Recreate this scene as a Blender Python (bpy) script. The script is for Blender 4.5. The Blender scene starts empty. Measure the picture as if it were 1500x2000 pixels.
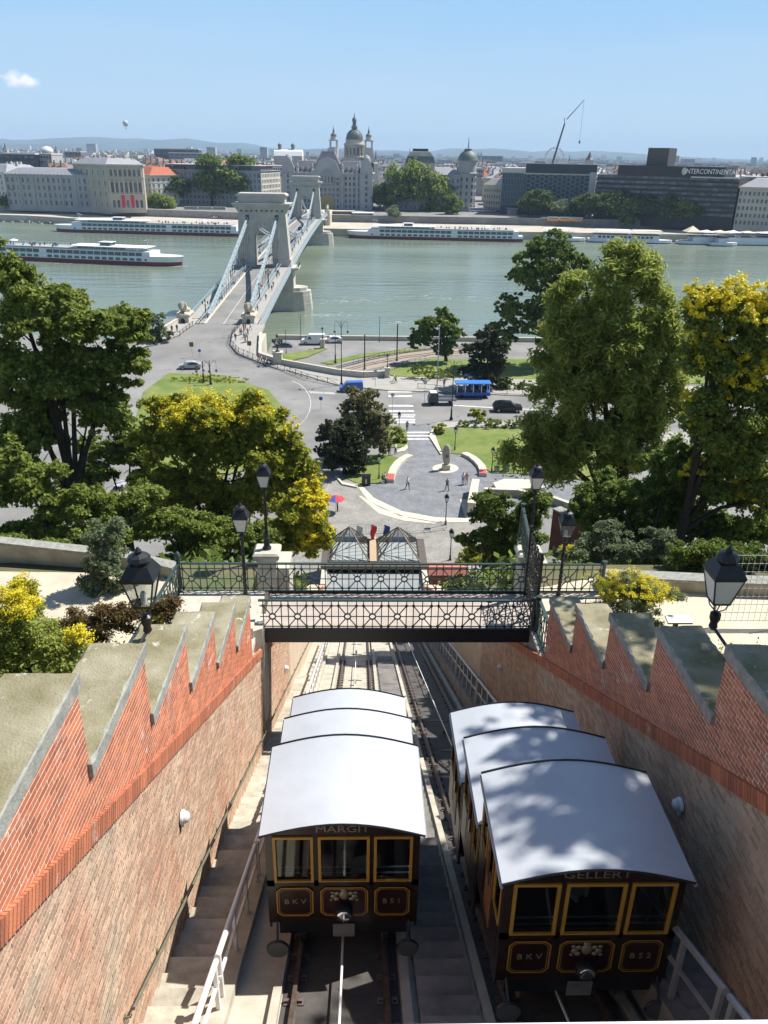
import bpy, math, random
import numpy as np
from mathutils import Vector, Matrix
random.seed(7); RNG = np.random.default_rng(11)
S = bpy.context.scene; COL = S.collection; R = math.radians
# ------------------------------------------------------------------ camera
FPX = 1560.0; TH, PS, RO = R(24.17), R(1.75), R(1.0)
CAM = Vector((0, 0, 48.0))
FW = Vector((math.sin(PS)*math.cos(TH), math.cos(PS)*math.cos(TH), -math.sin(TH)))
_r0 = Vector((math.cos(PS), -math.sin(PS), 0)); _u0 = _r0.cross(FW)
RT = _r0*math.cos(RO) + _u0*math.sin(RO); UP = RT.cross(FW)
cd = bpy.data.cameras.new('camera'); cam = bpy.data.objects.new('camera', cd); COL.objects.link(cam)
cam.matrix_world = Matrix(((RT.x, UP.x, -FW.x, CAM.x), (RT.y, UP.y, -FW.y, CAM.y), (RT.z, UP.z, -FW.z, CAM.z), (0, 0, 0, 1)))
cd.sensor_fit = 'VERTICAL'; cd.sensor_height = 36.0; cd.lens = FPX/2000*36.0
cd.clip_start = 0.1; cd.clip_end = 60000; S.camera = cam
def ray(x, y): return (FW*FPX + RT*(x-750) - UP*(y-1000)).normalized()
# ------------------------------------------------------------------ sky, sun, exposure
SUN = Vector((0.525, 0.265, 0.81)).normalized()
EL = math.asin(SUN.z); AZ = math.atan2(SUN.x, SUN.y)
w = bpy.data.worlds.new('World'); S.world = w; w.use_nodes = True
nt = w.node_tree; bg = nt.nodes['Background']
sky = nt.nodes.new('ShaderNodeTexSky'); sky.sky_type = 'NISHITA'; sky.sun_disc = False
sky.sun_elevation = EL; sky.sun_rotation = AZ; sky.altitude = 150; sky.air_density = 1.0; sky.dust_density = 0.15; sky.ozone_density = 2.2
bg.inputs['Strength'].default_value = 0.08
# one small fair-weather cloud low in the sky
tc = nt.nodes.new('ShaderNodeTexCoord'); mp = nt.nodes.new('ShaderNodeMapping'); mp.vector_type = 'POINT'
cdir = ray(42, 157)
sub = nt.nodes.new('ShaderNodeVectorMath'); sub.operation = 'SUBTRACT'; sub.inputs[1].default_value = cdir
scl = nt.nodes.new('ShaderNodeVectorMath'); scl.operation = 'MULTIPLY'; scl.inputs[1].default_value = (34, 34, 95)
ln = nt.nodes.new('ShaderNodeVectorMath'); ln.operation = 'LENGTH'
nz = nt.nodes.new('ShaderNodeTexNoise'); nz.inputs['Scale'].default_value = 95; nz.inputs['Detail'].default_value = 6
mr = nt.nodes.new('ShaderNodeMath'); mr.operation = 'SUBTRACT'
rmp = nt.nodes.new('ShaderNodeMapRange'); rmp.inputs[1].default_value = -0.05; rmp.inputs[2].default_value = 0.45; rmp.inputs[3].default_value = 0; rmp.inputs[4].default_value = 0.75
mx = nt.nodes.new('ShaderNodeMixRGB'); mx.inputs[2].default_value = (10.6, 9.9, 9.9, 1)
mul = nt.nodes.new('ShaderNodeMath'); mul.operation = 'MULTIPLY'; mul.inputs[1].default_value = 1.45
L = nt.links.new
L(tc.outputs['Generated'], sub.inputs[0]); L(sub.outputs[0], scl.inputs[0]); L(scl.outputs[0], ln.inputs[0])
L(tc.outputs['Generated'], nz.inputs['Vector']); L(nz.outputs[0], mul.inputs[0]); L(mul.outputs[0], mr.inputs[0]); L(ln.outputs['Value'], mr.inputs[1])
L(mr.outputs[0], rmp.inputs[0]); sxyz = nt.nodes.new('ShaderNodeSeparateXYZ'); L(tc.outputs['Generated'], sxyz.inputs[0])
cr = nt.nodes.new('ShaderNodeValToRGB'); e = cr.color_ramp.elements; e[0].position = 0.0; e[0].color = (0.55, 0.69, 0.80, 1); e[1].position = 0.17; e[1].color = (0.285, 0.53, 0.83, 1)
e2 = cr.color_ramp.elements.new(0.05); e2.color = (0.46, 0.645, 0.82, 1)
cs = nt.nodes.new('ShaderNodeVectorMath'); cs.operation = 'SCALE'; cs.inputs['Scale'].default_value = 9.2
zr = nt.nodes.new('ShaderNodeMapRange'); zr.inputs[1].default_value = 0.15; zr.inputs[2].default_value = 0.5
ms = nt.nodes.new('ShaderNodeMixRGB'); L(sxyz.outputs[2], cr.inputs[0]); L(cr.outputs[0], cs.inputs[0]); L(sxyz.outputs[2], zr.inputs[0]); L(zr.outputs[0], ms.inputs[0]); L(cs.outputs[0], ms.inputs[1]); L(sky.outputs[0], ms.inputs[2])
wv = nt.nodes.new('ShaderNodeVectorMath'); wv.operation = 'MULTIPLY'; wv.inputs[1].default_value = (2.2, 2.2, 13); L(tc.outputs['Generated'], wv.inputs[0])
wn = nt.nodes.new('ShaderNodeTexNoise'); wn.inputs['Scale'].default_value = 1.6; wn.inputs['Detail'].default_value = 6; L(wv.outputs[0], wn.inputs['Vector'])
wr = nt.nodes.new('ShaderNodeMapRange'); wr.inputs[1].default_value = 0.45; wr.inputs[2].default_value = 0.8; wr.inputs[4].default_value = 0.16; L(wn.outputs[0], wr.inputs[0])
wm = nt.nodes.new('ShaderNodeMixRGB'); wm.inputs[2].default_value = (6.2, 6.7, 7.2, 1); L(wr.outputs[0], wm.inputs[0]); L(ms.outputs[0], wm.inputs[1])
L(rmp.outputs[0], mx.inputs[0]); L(wm.outputs[0], mx.inputs[1]); L(mx.outputs[0], bg.inputs[0])
sl = bpy.data.lights.new('sun', 'SUN'); sl.energy = 5.0; sl.angle = R(0.55); sl.color = (1.0, 0.955, 0.88)
so = bpy.data.objects.new('sun', sl); COL.objects.link(so); so.location = (60, 20, 120)
so.rotation_euler = (-SUN).to_track_quat('-Z', 'Y').to_euler()
S.view_settings.view_transform = 'Standard'; S.view_settings.look = 'None'; S.view_settings.gamma = 1
S.view_settings.exposure = 0.66; S.view_settings.use_curve_mapping = False
S.cycles.use_denoising = True; S.cycles.max_bounces = 7; S.cycles.diffuse_bounces = 3; S.cycles.glossy_bounces = 3
S.cycles.transmission_bounces = 4; S.cycles.transparent_max_bounces = 6; S.cycles.volume_bounces = 0
S.cycles.caustics_reflective = False; S.cycles.caustics_refractive = False; S.cycles.sample_clamp_indirect = 6.0

# ------------------------------------------------------------------ helpers
def G(x, y, z):                      # the point of the photograph on the level z
    d = ray(x, y); return CAM + d*((z-CAM.z)/d.z)
def A(x, y, Y):                      # ... on the upright plane Y
    d = ray(x, y); return CAM + d*(Y/d.y)
def pix(p):
    d = Vector(p)-CAM; q = d.dot(FW); return 750+FPX*d.dot(RT)/q, 1000-FPX*d.dot(UP)/q, q
MATS = {}
def mat(name, col, rough=0.7, var=0.0, scale=4.0, col2=None, bump=0.0, bscale=None, metal=0.0, spec=0.5, rnd=0.0, stretch=None, detail=4, patch=None):
    if name in MATS: return MATS[name]
    m = bpy.data.materials.new(name); m.use_nodes = True; MATS[name] = m
    t = m.node_tree; b = t.nodes['Principled BSDF']; lk = t.links.new
    b.inputs['Roughness'].default_value = rough; b.inputs['Metallic'].default_value = metal; b.inputs['Specular IOR Level'].default_value = spec
    c = (*col, 1); b.inputs['Base Color'].default_value = c
    geo = t.nodes.new('ShaderNodeNewGeometry'); vec = geo.outputs['Position']
    if stretch:
        vm = t.nodes.new('ShaderNodeVectorMath'); vm.operation = 'MULTIPLY'; vm.inputs[1].default_value = stretch; lk(vec, vm.inputs[0]); vec = vm.outputs[0]
    out = None
    if var or col2:
        n = t.nodes.new('ShaderNodeTexNoise'); n.inputs['Scale'].default_value = scale; n.inputs['Detail'].default_value = detail; n.inputs['Roughness'].default_value = 0.62
        lk(vec, n.inputs['Vector'])
        k = t.nodes.new('ShaderNodeMapRange'); k.inputs[1].default_value = 0.32; k.inputs[2].default_value = 0.68; lk(n.outputs[0], k.inputs[0])
        mixn = t.nodes.new('ShaderNodeMixRGB'); lk(k.outputs[0], mixn.inputs[0])
        if col2: mixn.inputs[1].default_value = c; mixn.inputs[2].default_value = (*col2, 1)
        else:
            mixn.inputs[1].default_value = (*[max(0, v*(1-var)) for v in col], 1); mixn.inputs[2].default_value = (*[min(1, v*(1+var)) for v in col], 1)
        out = mixn.outputs[0]
    if patch:                                                   # a second, sharper layer of stains: (colour, scale, low, high)
        n3 = t.nodes.new('ShaderNodeTexNoise'); n3.inputs['Scale'].default_value = patch[1]; n3.inputs['Detail'].default_value = 8; n3.inputs['Roughness'].default_value = 0.7; lk(vec, n3.inputs['Vector'])
        k3 = t.nodes.new('ShaderNodeMapRange'); k3.inputs[1].default_value = patch[2]; k3.inputs[2].default_value = patch[3]; lk(n3.outputs[0], k3.inputs[0])
        x3 = t.nodes.new('ShaderNodeMixRGB'); lk(k3.outputs[0], x3.inputs[0]); x3.inputs[2].default_value = (*patch[0], 1)
        if out: lk(out, x3.inputs[1])
        else: x3.inputs[1].default_value = c
        out = x3.outputs[0]
    if rnd:
        oi = t.nodes.new('ShaderNodeObjectInfo'); ad = t.nodes.new('ShaderNodeMath'); ad.operation = 'ADD'
        lk(geo.outputs['Random Per Island'], ad.inputs[0]); lk(oi.outputs['Random'], ad.inputs[1])
        fr = t.nodes.new('ShaderNodeMath'); fr.operation = 'FRACT'; lk(ad.outputs[0], fr.inputs[0])
        mm = t.nodes.new('ShaderNodeMapRange'); mm.inputs[3].default_value = 1-rnd; mm.inputs[4].default_value = 1+rnd; lk(fr.outputs[0], mm.inputs[0])
        hs = t.nodes.new('ShaderNodeHueSaturation'); lk(mm.outputs[0], hs.inputs['Value'])
        if out: lk(out, hs.inputs['Color'])
        else: hs.inputs['Color'].default_value = c
        out = hs.outputs[0]
    if out: lk(out, b.inputs['Base Color'])
    if bump:
        n2 = t.nodes.new('ShaderNodeTexNoise'); n2.inputs['Scale'].default_value = bscale or scale*4; n2.inputs['Detail'].default_value = 5; lk(vec, n2.inputs['Vector'])
        bp = t.nodes.new('ShaderNodeBump'); bp.inputs['Strength'].default_value = bump; bp.inputs['Distance'].default_value = 0.02
        lk(n2.outputs[0], bp.inputs['Height']); lk(bp.outputs[0], b.inputs['Normal'])
    return m
def glass(name, col=(0.02, 0.03, 0.035), rough=0.06):
    return mat(name, col, rough, spec=0.8)
def clear(name, tint=(0.8, 0.9, 0.9), mixv=0.78):            # see-through pane: glossy film over a transparent sheet
    if name in MATS: return MATS[name]
    m = bpy.data.materials.new(name); m.use_nodes = True; MATS[name] = m; t = m.node_tree; t.nodes.clear()
    o = t.nodes.new('ShaderNodeOutputMaterial'); a = t.nodes.new('ShaderNodeBsdfTransparent'); a.inputs[0].default_value = (*tint, 1)
    g = t.nodes.new('ShaderNodeBsdfGlossy'); g.inputs['Roughness'].default_value = 0.05; x = t.nodes.new('ShaderNodeMixShader'); x.inputs[0].default_value = 1-mixv
    t.links.new(a.outputs[0], x.inputs[1]); t.links.new(g.outputs[0], x.inputs[2]); t.links.new(x.outputs[0], o.inputs[0]); return m

def mesh_np(name, V, F, mats, mi=None, smooth=False):        # V (n,3), F (m,k) same-size faces
    V = np.asarray(V, np.float32); F = np.asarray(F, np.int32); me = bpy.data.meshes.new(name)
    me.vertices.add(len(V)); me.vertices.foreach_set('co', V.ravel())
    k = F.shape[1]; me.loops.add(F.size); me.loops.foreach_set('vertex_index', F.ravel())
    me.polygons.add(len(F)); me.polygons.foreach_set('loop_start', np.arange(0, F.size, k, dtype=np.int32))
    if mi is not None: me.polygons.foreach_set('material_index', np.asarray(mi, np.int32))
    me.polygons.foreach_set('use_smooth', np.full(len(F), bool(smooth)))
    for m in (mats if isinstance(mats, (list, tuple)) else [mats]): me.materials.append(m)
    me.update(calc_edges=True); return me
def link(name, me, parent=None, loc=(0, 0, 0), rot=(0, 0, 0), scale=(1, 1, 1)):
    o = bpy.data.objects.new(name, me); COL.objects.link(o); o.parent = parent
    o.location = loc; o.rotation_euler = rot; o.scale = scale; return o
def tag(o, label=None, cat=None, group=None, kind=None):
    if label: o['label'] = label
    if cat: o['category'] = cat
    if group: o['group'] = group
    if kind: o['kind'] = kind
    return o
def thing(name, label, cat, loc=(0, 0, 0), rz=0, group=None):
    o = bpy.data.objects.new(name, None); COL.objects.link(o); o.location = loc; o.rotation_euler = (0, 0, rz); o.empty_display_size = 0.3
    return tag(o, label, cat, group)
def dup(src, loc, rz=None, parent=None, label=None, scale=None, top=True):
    c = src.copy(); COL.objects.link(c); c.parent = parent
    if top:
        c.location = loc
        if rz is not None: c.rotation_euler = (0, 0, rz)
        if label: c['label'] = label
        if scale: c.scale = (scale,)*3 if not isinstance(scale, tuple) else scale
    for ch in list(src.children): dup(ch, None, parent=c, top=False)
    return c
class MB:
    def __init__(s): s.v = []; s.f = []; s.m = []
    def add(s, vs, fs, mi=0):
        o = len(s.v); s.v += [tuple(p) for p in vs]; s.f += [tuple(i+o for i in f) for f in fs]; s.m += [mi]*len(fs); return s
    def box(s, x0, y0, z0, x1, y1, z1, mi=0):
        return s.add([(x0, y0, z0), (x1, y0, z0), (x1, y1, z0), (x0, y1, z0), (x0, y0, z1), (x1, y0, z1), (x1, y1, z1), (x0, y1, z1)],
              [(0, 3, 2, 1), (4, 5, 6, 7), (0, 1, 5, 4), (1, 2, 6, 5), (2, 3, 7, 6), (3, 0, 4, 7)], mi)
    def bar(s, a, b, w=0.05, h=None, mi=0, up=(0, 0, 1)):
        a, b = Vector(a), Vector(b); d = (b-a).normalized(); u = Vector(up)
        if abs(d.dot(u)) > 0.98: u = Vector((0, 1, 0))
        x = d.cross(u).normalized()*(w/2); y = x.cross(d).normalized()*((h or w)/2)
        return s.add([a-x-y, a+x-y, a+x+y, a-x+y, b-x-y, b+x-y, b+x+y, b-x+y], [(0, 1, 2, 3), (7, 6, 5, 4), (4, 5, 1, 0), (5, 6, 2, 1), (6, 7, 3, 2), (7, 4, 0, 3)], mi)
    def tube(s, pts, r, n=6, mi=0, cap=True):
        pts = [Vector(p) for p in pts]; rs = r if isinstance(r, (list, tuple)) else [r]*len(pts); o = len(s.v); fs = []
        for i, p in enumerate(pts):
            d = (pts[min(i+1, len(pts)-1)]-pts[max(i-1, 0)]).normalized(); u = Vector((0, 0, 1)) if abs(d.z) < 0.95 else Vector((1, 0, 0))
            x = d.cross(u).normalized(); y = d.cross(x)
            for k in range(n):
                a = 2*math.pi*k/n; s.v.append(tuple(p + (x*math.cos(a)+y*math.sin(a))*rs[i]))
        for i in range(len(pts)-1):
            for k in range(n): a, b = o+i*n+k, o+i*n+(k+1) % n; fs.append((a, b, b+n, a+n))
        if cap: fs.append(tuple(o+k for k in range(n))[::-1]); fs.append(tuple(o+(len(pts)-1)*n+k for k in range(n)))
        s.f += fs; s.m += [mi]*len(fs); return s
    def lathe(s, prof, n=12, c=(0, 0, 0), mi=0, ph=0.0):
        o = len(s.v); fs = []
        for r, z in prof:
            for k in range(n): a = ph+2*math.pi*k/n; s.v.append((c[0]+r*math.cos(a), c[1]+r*math.sin(a), c[2]+z))
        for i in range(len(prof)-1):
            for k in range(n): a, b = o+i*n+k, o+i*n+(k+1) % n; fs.append((a, b, b+n, a+n))
        fs.append(tuple(o+k for k in range(n))[::-1]); fs.append(tuple(o+(len(prof)-1)*n+k for k in range(n)))
        s.f += fs; s.m += [mi]*len(fs); return s
    def ell(s, c, r, n=10, k=7, mi=0):
        pr = []
        for i in range(k): t = -math.pi/2+math.pi*(i+0.02)/(k-1) if i else -math.pi/2+0.05; t = min(t, math.pi/2-0.05); pr.append((math.cos(t), math.sin(t)))
        o = len(s.v); s.lathe(pr, n, (0, 0, 0), mi)
        for i in range(o, len(s.v)): x, y, z = s.v[i]; s.v[i] = (c[0]+x*r[0], c[1]+y*r[1], c[2]+z*r[2])
        return s
    def prism(s, poly, a, b, axis='z', mi=0):                 # extrude a 2-D outline along an axis
        f = {'z': lambda p, t: (p[0], p[1], t), 'y': lambda p, t: (p[0], t, p[1]), 'x': lambda p, t: (t, p[0], p[1])}[axis]
        n = len(poly); vs = [f(p, a) for p in poly]+[f(p, b) for p in poly]
        fs = [tuple(range(n))[::-1], tuple(range(n, 2*n))]+[(i, (i+1) % n, (i+1) % n+n, i+n) for i in range(n)]
        return s.add(vs, fs, mi)
    def mesh(s, name, mats, smooth=False):
        me = bpy.data.meshes.new(name); me.from_pydata(s.v, [], s.f)
        for m in (mats if isinstance(mats, (list, tuple)) else [mats]): me.materials.append(m)
        if any(s.m): me.polygons.foreach_set('material_index', s.m)
        if smooth:
            me.polygons.foreach_set('use_smooth', [True]*len(s.f)); me.update(); me.set_sharp_from_angle(angle=R(38))
        me.update(); return me
    def build(s, name, mats, parent=None, loc=(0, 0, 0), rot=(0, 0, 0), smooth=False):
        return link(name, s.mesh(name, mats, smooth), parent, loc, rot)
def boxes_np(C, H):                                           # many boxes: centres (n,3), half sizes (n,3)
    C = np.asarray(C, float); H = np.asarray(H, float); n = len(C)
    sg = np.array([(-1, -1, -1), (1, -1, -1), (1, 1, -1), (-1, 1, -1), (-1, -1, 1), (1, -1, 1), (1, 1, 1), (-1, 1, 1)], float)
    V = (C[:, None, :]+sg[None]*H[:, None, :]).reshape(-1, 3)
    q = np.array([(0, 3, 2, 1), (4, 5, 6, 7), (0, 1, 5, 4), (1, 2, 6, 5), (2, 3, 7, 6), (3, 0, 4, 7)])
    F = (q[None]+8*np.arange(n)[:, None, None]).reshape(-1, 4); return V, F
def text_mesh(txt, size, depth, m, name='lettering', sx=1.0):
    cu = bpy.data.curves.new('t', 'FONT'); cu.body = txt; cu.size = size; cu.extrude = depth; cu.align_x = 'CENTER'; cu.resolution_u = 2
    o = bpy.data.objects.new('t', cu); COL.objects.link(o); dg = bpy.context.evaluated_depsgraph_get()
    me = bpy.data.meshes.new_from_object(o.evaluated_get(dg)); bpy.data.objects.remove(o); me.materials.clear(); me.materials.append(m); me.name = name
    if sx != 1.0: me.transform(Matrix.Diagonal((sx, 1, 1, 1)))
    return me
# ------------------------------------------------------------------ the cutting of the funicular
def T(Y): return 39.5-0.48*Y                                  # level of the track bed
def ZS(Y): return 44.06-0.5015*Y                              # line of the string course on the side walls
m_brick = mat('red_brick', (0.50, 0.175, 0.085), 0.85, col2=(0.36, 0.115, 0.06), scale=1.3, rnd=0.25, bump=0.4, bscale=40, patch=((0.64, 0.50, 0.40), 1.3, 0.57, 0.72))
m_brickold = mat('weathered_brick', (0.42, 0.235, 0.155), 0.9, col2=(0.48, 0.36, 0.255), scale=0.8, rnd=0.28, bump=0.9, bscale=25, detail=7, patch=((0.24, 0.205, 0.165), 0.8, 0.56, 0.74))
m_mortar = mat('pale_mortar', (0.76, 0.67, 0.56), 0.95, var=0.15, scale=3, bump=0.5, bscale=30)
m_mortarold = mat('smeared_mortar', (0.60, 0.50, 0.38), 0.95, col2=(0.52, 0.38, 0.27), scale=0.9, bump=0.8, bscale=18, detail=7)
m_cap = mat('lichen_coping_stone', (0.34, 0.31, 0.22), 0.95, col2=(0.15, 0.13, 0.055), scale=1.1, bump=0.9, bscale=30, detail=9, patch=((0.58, 0.57, 0.48), 3.4, 0.60, 0.70))
m_capedge = mat('coping_edge', (0.27, 0.27, 0.24), 0.95, var=0.25, scale=6, bump=0.6, bscale=40)
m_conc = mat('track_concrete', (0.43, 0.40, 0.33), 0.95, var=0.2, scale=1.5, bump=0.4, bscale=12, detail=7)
m_concdark = mat('dark_concrete', (0.18, 0.17, 0.16), 0.9, var=0.35, scale=1.2, bump=0.4, bscale=12)  # darker concrete, used for the middle and right-hand steps and kerb
m_shadebed = mat('shade_black_bed', (0.05, 0.047, 0.045), 0.8, col2=(0.11, 0.10, 0.09), scale=1.4, bump=0.5, bscale=15, detail=7)  # near-black tone standing in for deep shade on the bed
m_stone = mat('pale_limestone', (0.50, 0.46, 0.38), 0.9, var=0.14, scale=2.5, bump=0.3, bscale=20)
m_rail = mat('worn_rail_steel', (0.16, 0.12, 0.10), 0.55, var=0.3, scale=6, metal=0.6)
m_whitemetal = mat('white_painted_rail', (0.72, 0.72, 0.71), 0.45, var=0.06, scale=5)
m_black = mat('black_iron', (0.012, 0.013, 0.016), 0.42, var=0.4, scale=8)
m_green = mat('dark_green_iron', (0.028, 0.055, 0.05), 0.45, var=0.3, scale=7)
m_oldgreen = mat('olive_painted_pipe', (0.13, 0.13, 0.09), 0.6, var=0.2, scale=8)
m_frost = mat('frosted_lamp_glass', (0.62, 0.64, 0.64), 0.25)
m_white = mat('white_paint', (0.78, 0.79, 0.80), 0.5, var=0.05, scale=3)
m_dirt = mat('hill_soil', (0.15, 0.12, 0.07), 1.0, col2=(0.07, 0.10, 0.03), scale=0.6, bump=0.8, bscale=6)
m_path = mat('sandy_path', (0.52, 0.45, 0.34), 0.95, var=0.16, scale=0.8, bump=0.3, bscale=14)

bed = MB()
bed.prism([(-2, T(-2)), (66, T(66)), (66, T(66)-1.5), (-2, T(-2)-1.5)], -3.6, 6.0, 'x')
tag(bed.build('track_bed', m_conc), kind='structure')
def track(xc, label):
    t = thing('railway_track', label, 'track', (xc, 0, 0))
    for sx in (-0.76, 0.76):
        m = MB()
        m.prism([(sx-0.06, 0), (sx+0.06, 0), (sx+0.012, 0.03), (sx+0.012, 0.10), (sx+0.034, 0.11), (sx+0.034, 0.145), (sx-0.034, 0.145), (sx-0.034, 0.11), (sx-0.012, 0.10), (sx-0.012, 0.03)], -1.5, 65, 'y')
        m.v = [(x, y, z+T(y)+0.03) for x, y, z in m.v]; m.build('rail', m_rail, t)
    cl = MB(); y = 3.0
    while y < 40:
        for sx in (-0.76, 0.76):
            for s in (-1, 1):
                x = sx+s*0.115; cl.box(x-0.05, y-0.06, T(y)-0.02, x+0.05, y+0.06, T(y)+0.065)
                cl.box(x-0.02, y-0.02, T(y)+0.06, x+0.02, y+0.02, T(y)+0.11)
        y += 0.62
    tag(cl.build('rail_clip', m_rail, t), kind='stuff')
    r = MB()
    for yy in range(22, 60, 4): r.prism([(-0.34, yy), (0.34, yy), (0.34, yy+0.1), (0, yy+0.28), (-0.34, yy+0.1)], 0, 0.02)
    r.v = [(x, y, z+T(y)+0.012) for x, y, z in r.v]; tag(r.build('drain_grate', m_concdark, t), kind='stuff')
    c = MB(); c.tube([(0, y, T(y)+0.35) for y in range(0, 66, 3)], 0.022, 6); c.build('haulage_cable', m_white, t)
    g = MB()
    for yy in range(6, 60, 9): g.box(-0.12, yy-0.1, T(yy)-0.05, 0.12, yy+0.1, T(yy)+0.3)
    for k in range(6): yy = 6+9*k; MB().lathe([(0.05, -0.06), (0.15, -0.05), (0.11, 0), (0.15, 0.05), (0.05, 0.06)], 12).build('cable_roller', m_rail, t, (0, yy, T(yy)+0.22), (0, R(90), 0))
    return t
ob = MB(); ob.prism([(-2, T(-2)), (12.5, T(12.5)), (12.5, T(12.5)+0.012), (-2, T(-2)+0.012)], -1.26, 0.66, 'x'); tag(ob.build('painted_shade_bed', m_shadebed), kind='structure')  # dark sheet painted in for the shade before the left car
ob = MB(); ob.prism([(-2, T(-2)), (60, T(60)), (60, T(60)+0.012), (-2, T(-2)+0.012)], 2.12, 4.18, 'x'); tag(ob.build('painted_shade_bed', m_shadebed), kind='structure')  # dark sheet painted in for the shade along the right track
track(-0.3, 'rails of the funicular track under the sunlit car'); track(3.15, 'rails of the funicular track under the dappled car')
for x0, x1 in ((-1.42, -1.28), (0.68, 0.84), (1.95, 2.1), (4.2, 4.34)):
    k = MB(); k.prism([(-2, T(-2)), (64, T(64)), (64, T(64)+0.16), (-2, T(-2)+0.16)], x0, x1, 'x'); tag(k.build('track_kerb', m_conc), kind='structure')
def stairs(name, label, x0, x1, lift, ya, yb, m, run=0.42):
    t = thing(name, label, 'stairs', ((x0+x1)/2, ya, T(ya)))
    y = ya; w = (x1-x0)/2; b = MB().box(-w, 0, -0.45, w, run-0.012, 0).mesh('step', m); b2 = MB().box(-w, 0, -0.45, w, run-0.022, -0.012).mesh('step', m); i = 0
    while y < yb:
        link('step', b if i % 2 else b2, t, (0, y-ya, T(y)+lift-T(ya)+random.uniform(-0.008, 0.008))); y += run; i += 1
    return t
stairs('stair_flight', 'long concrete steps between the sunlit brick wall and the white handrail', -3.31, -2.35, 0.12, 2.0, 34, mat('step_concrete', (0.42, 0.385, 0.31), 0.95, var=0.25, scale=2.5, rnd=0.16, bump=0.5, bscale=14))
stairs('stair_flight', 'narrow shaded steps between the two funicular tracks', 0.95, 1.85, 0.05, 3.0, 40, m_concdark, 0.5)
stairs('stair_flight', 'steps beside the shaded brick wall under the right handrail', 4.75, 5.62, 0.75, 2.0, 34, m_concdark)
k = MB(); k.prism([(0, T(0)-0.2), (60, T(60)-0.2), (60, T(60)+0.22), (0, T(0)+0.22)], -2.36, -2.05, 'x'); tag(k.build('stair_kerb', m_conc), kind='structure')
k = MB(); k.prism([(0, T(0)-0.2), (60, T(60)-0.2), (60, T(60)+0.85), (0, T(0)+0.85)], 4.48, 4.76, 'x'); tag(k.build('stair_kerb', m_concdark), kind='structure')

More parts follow.
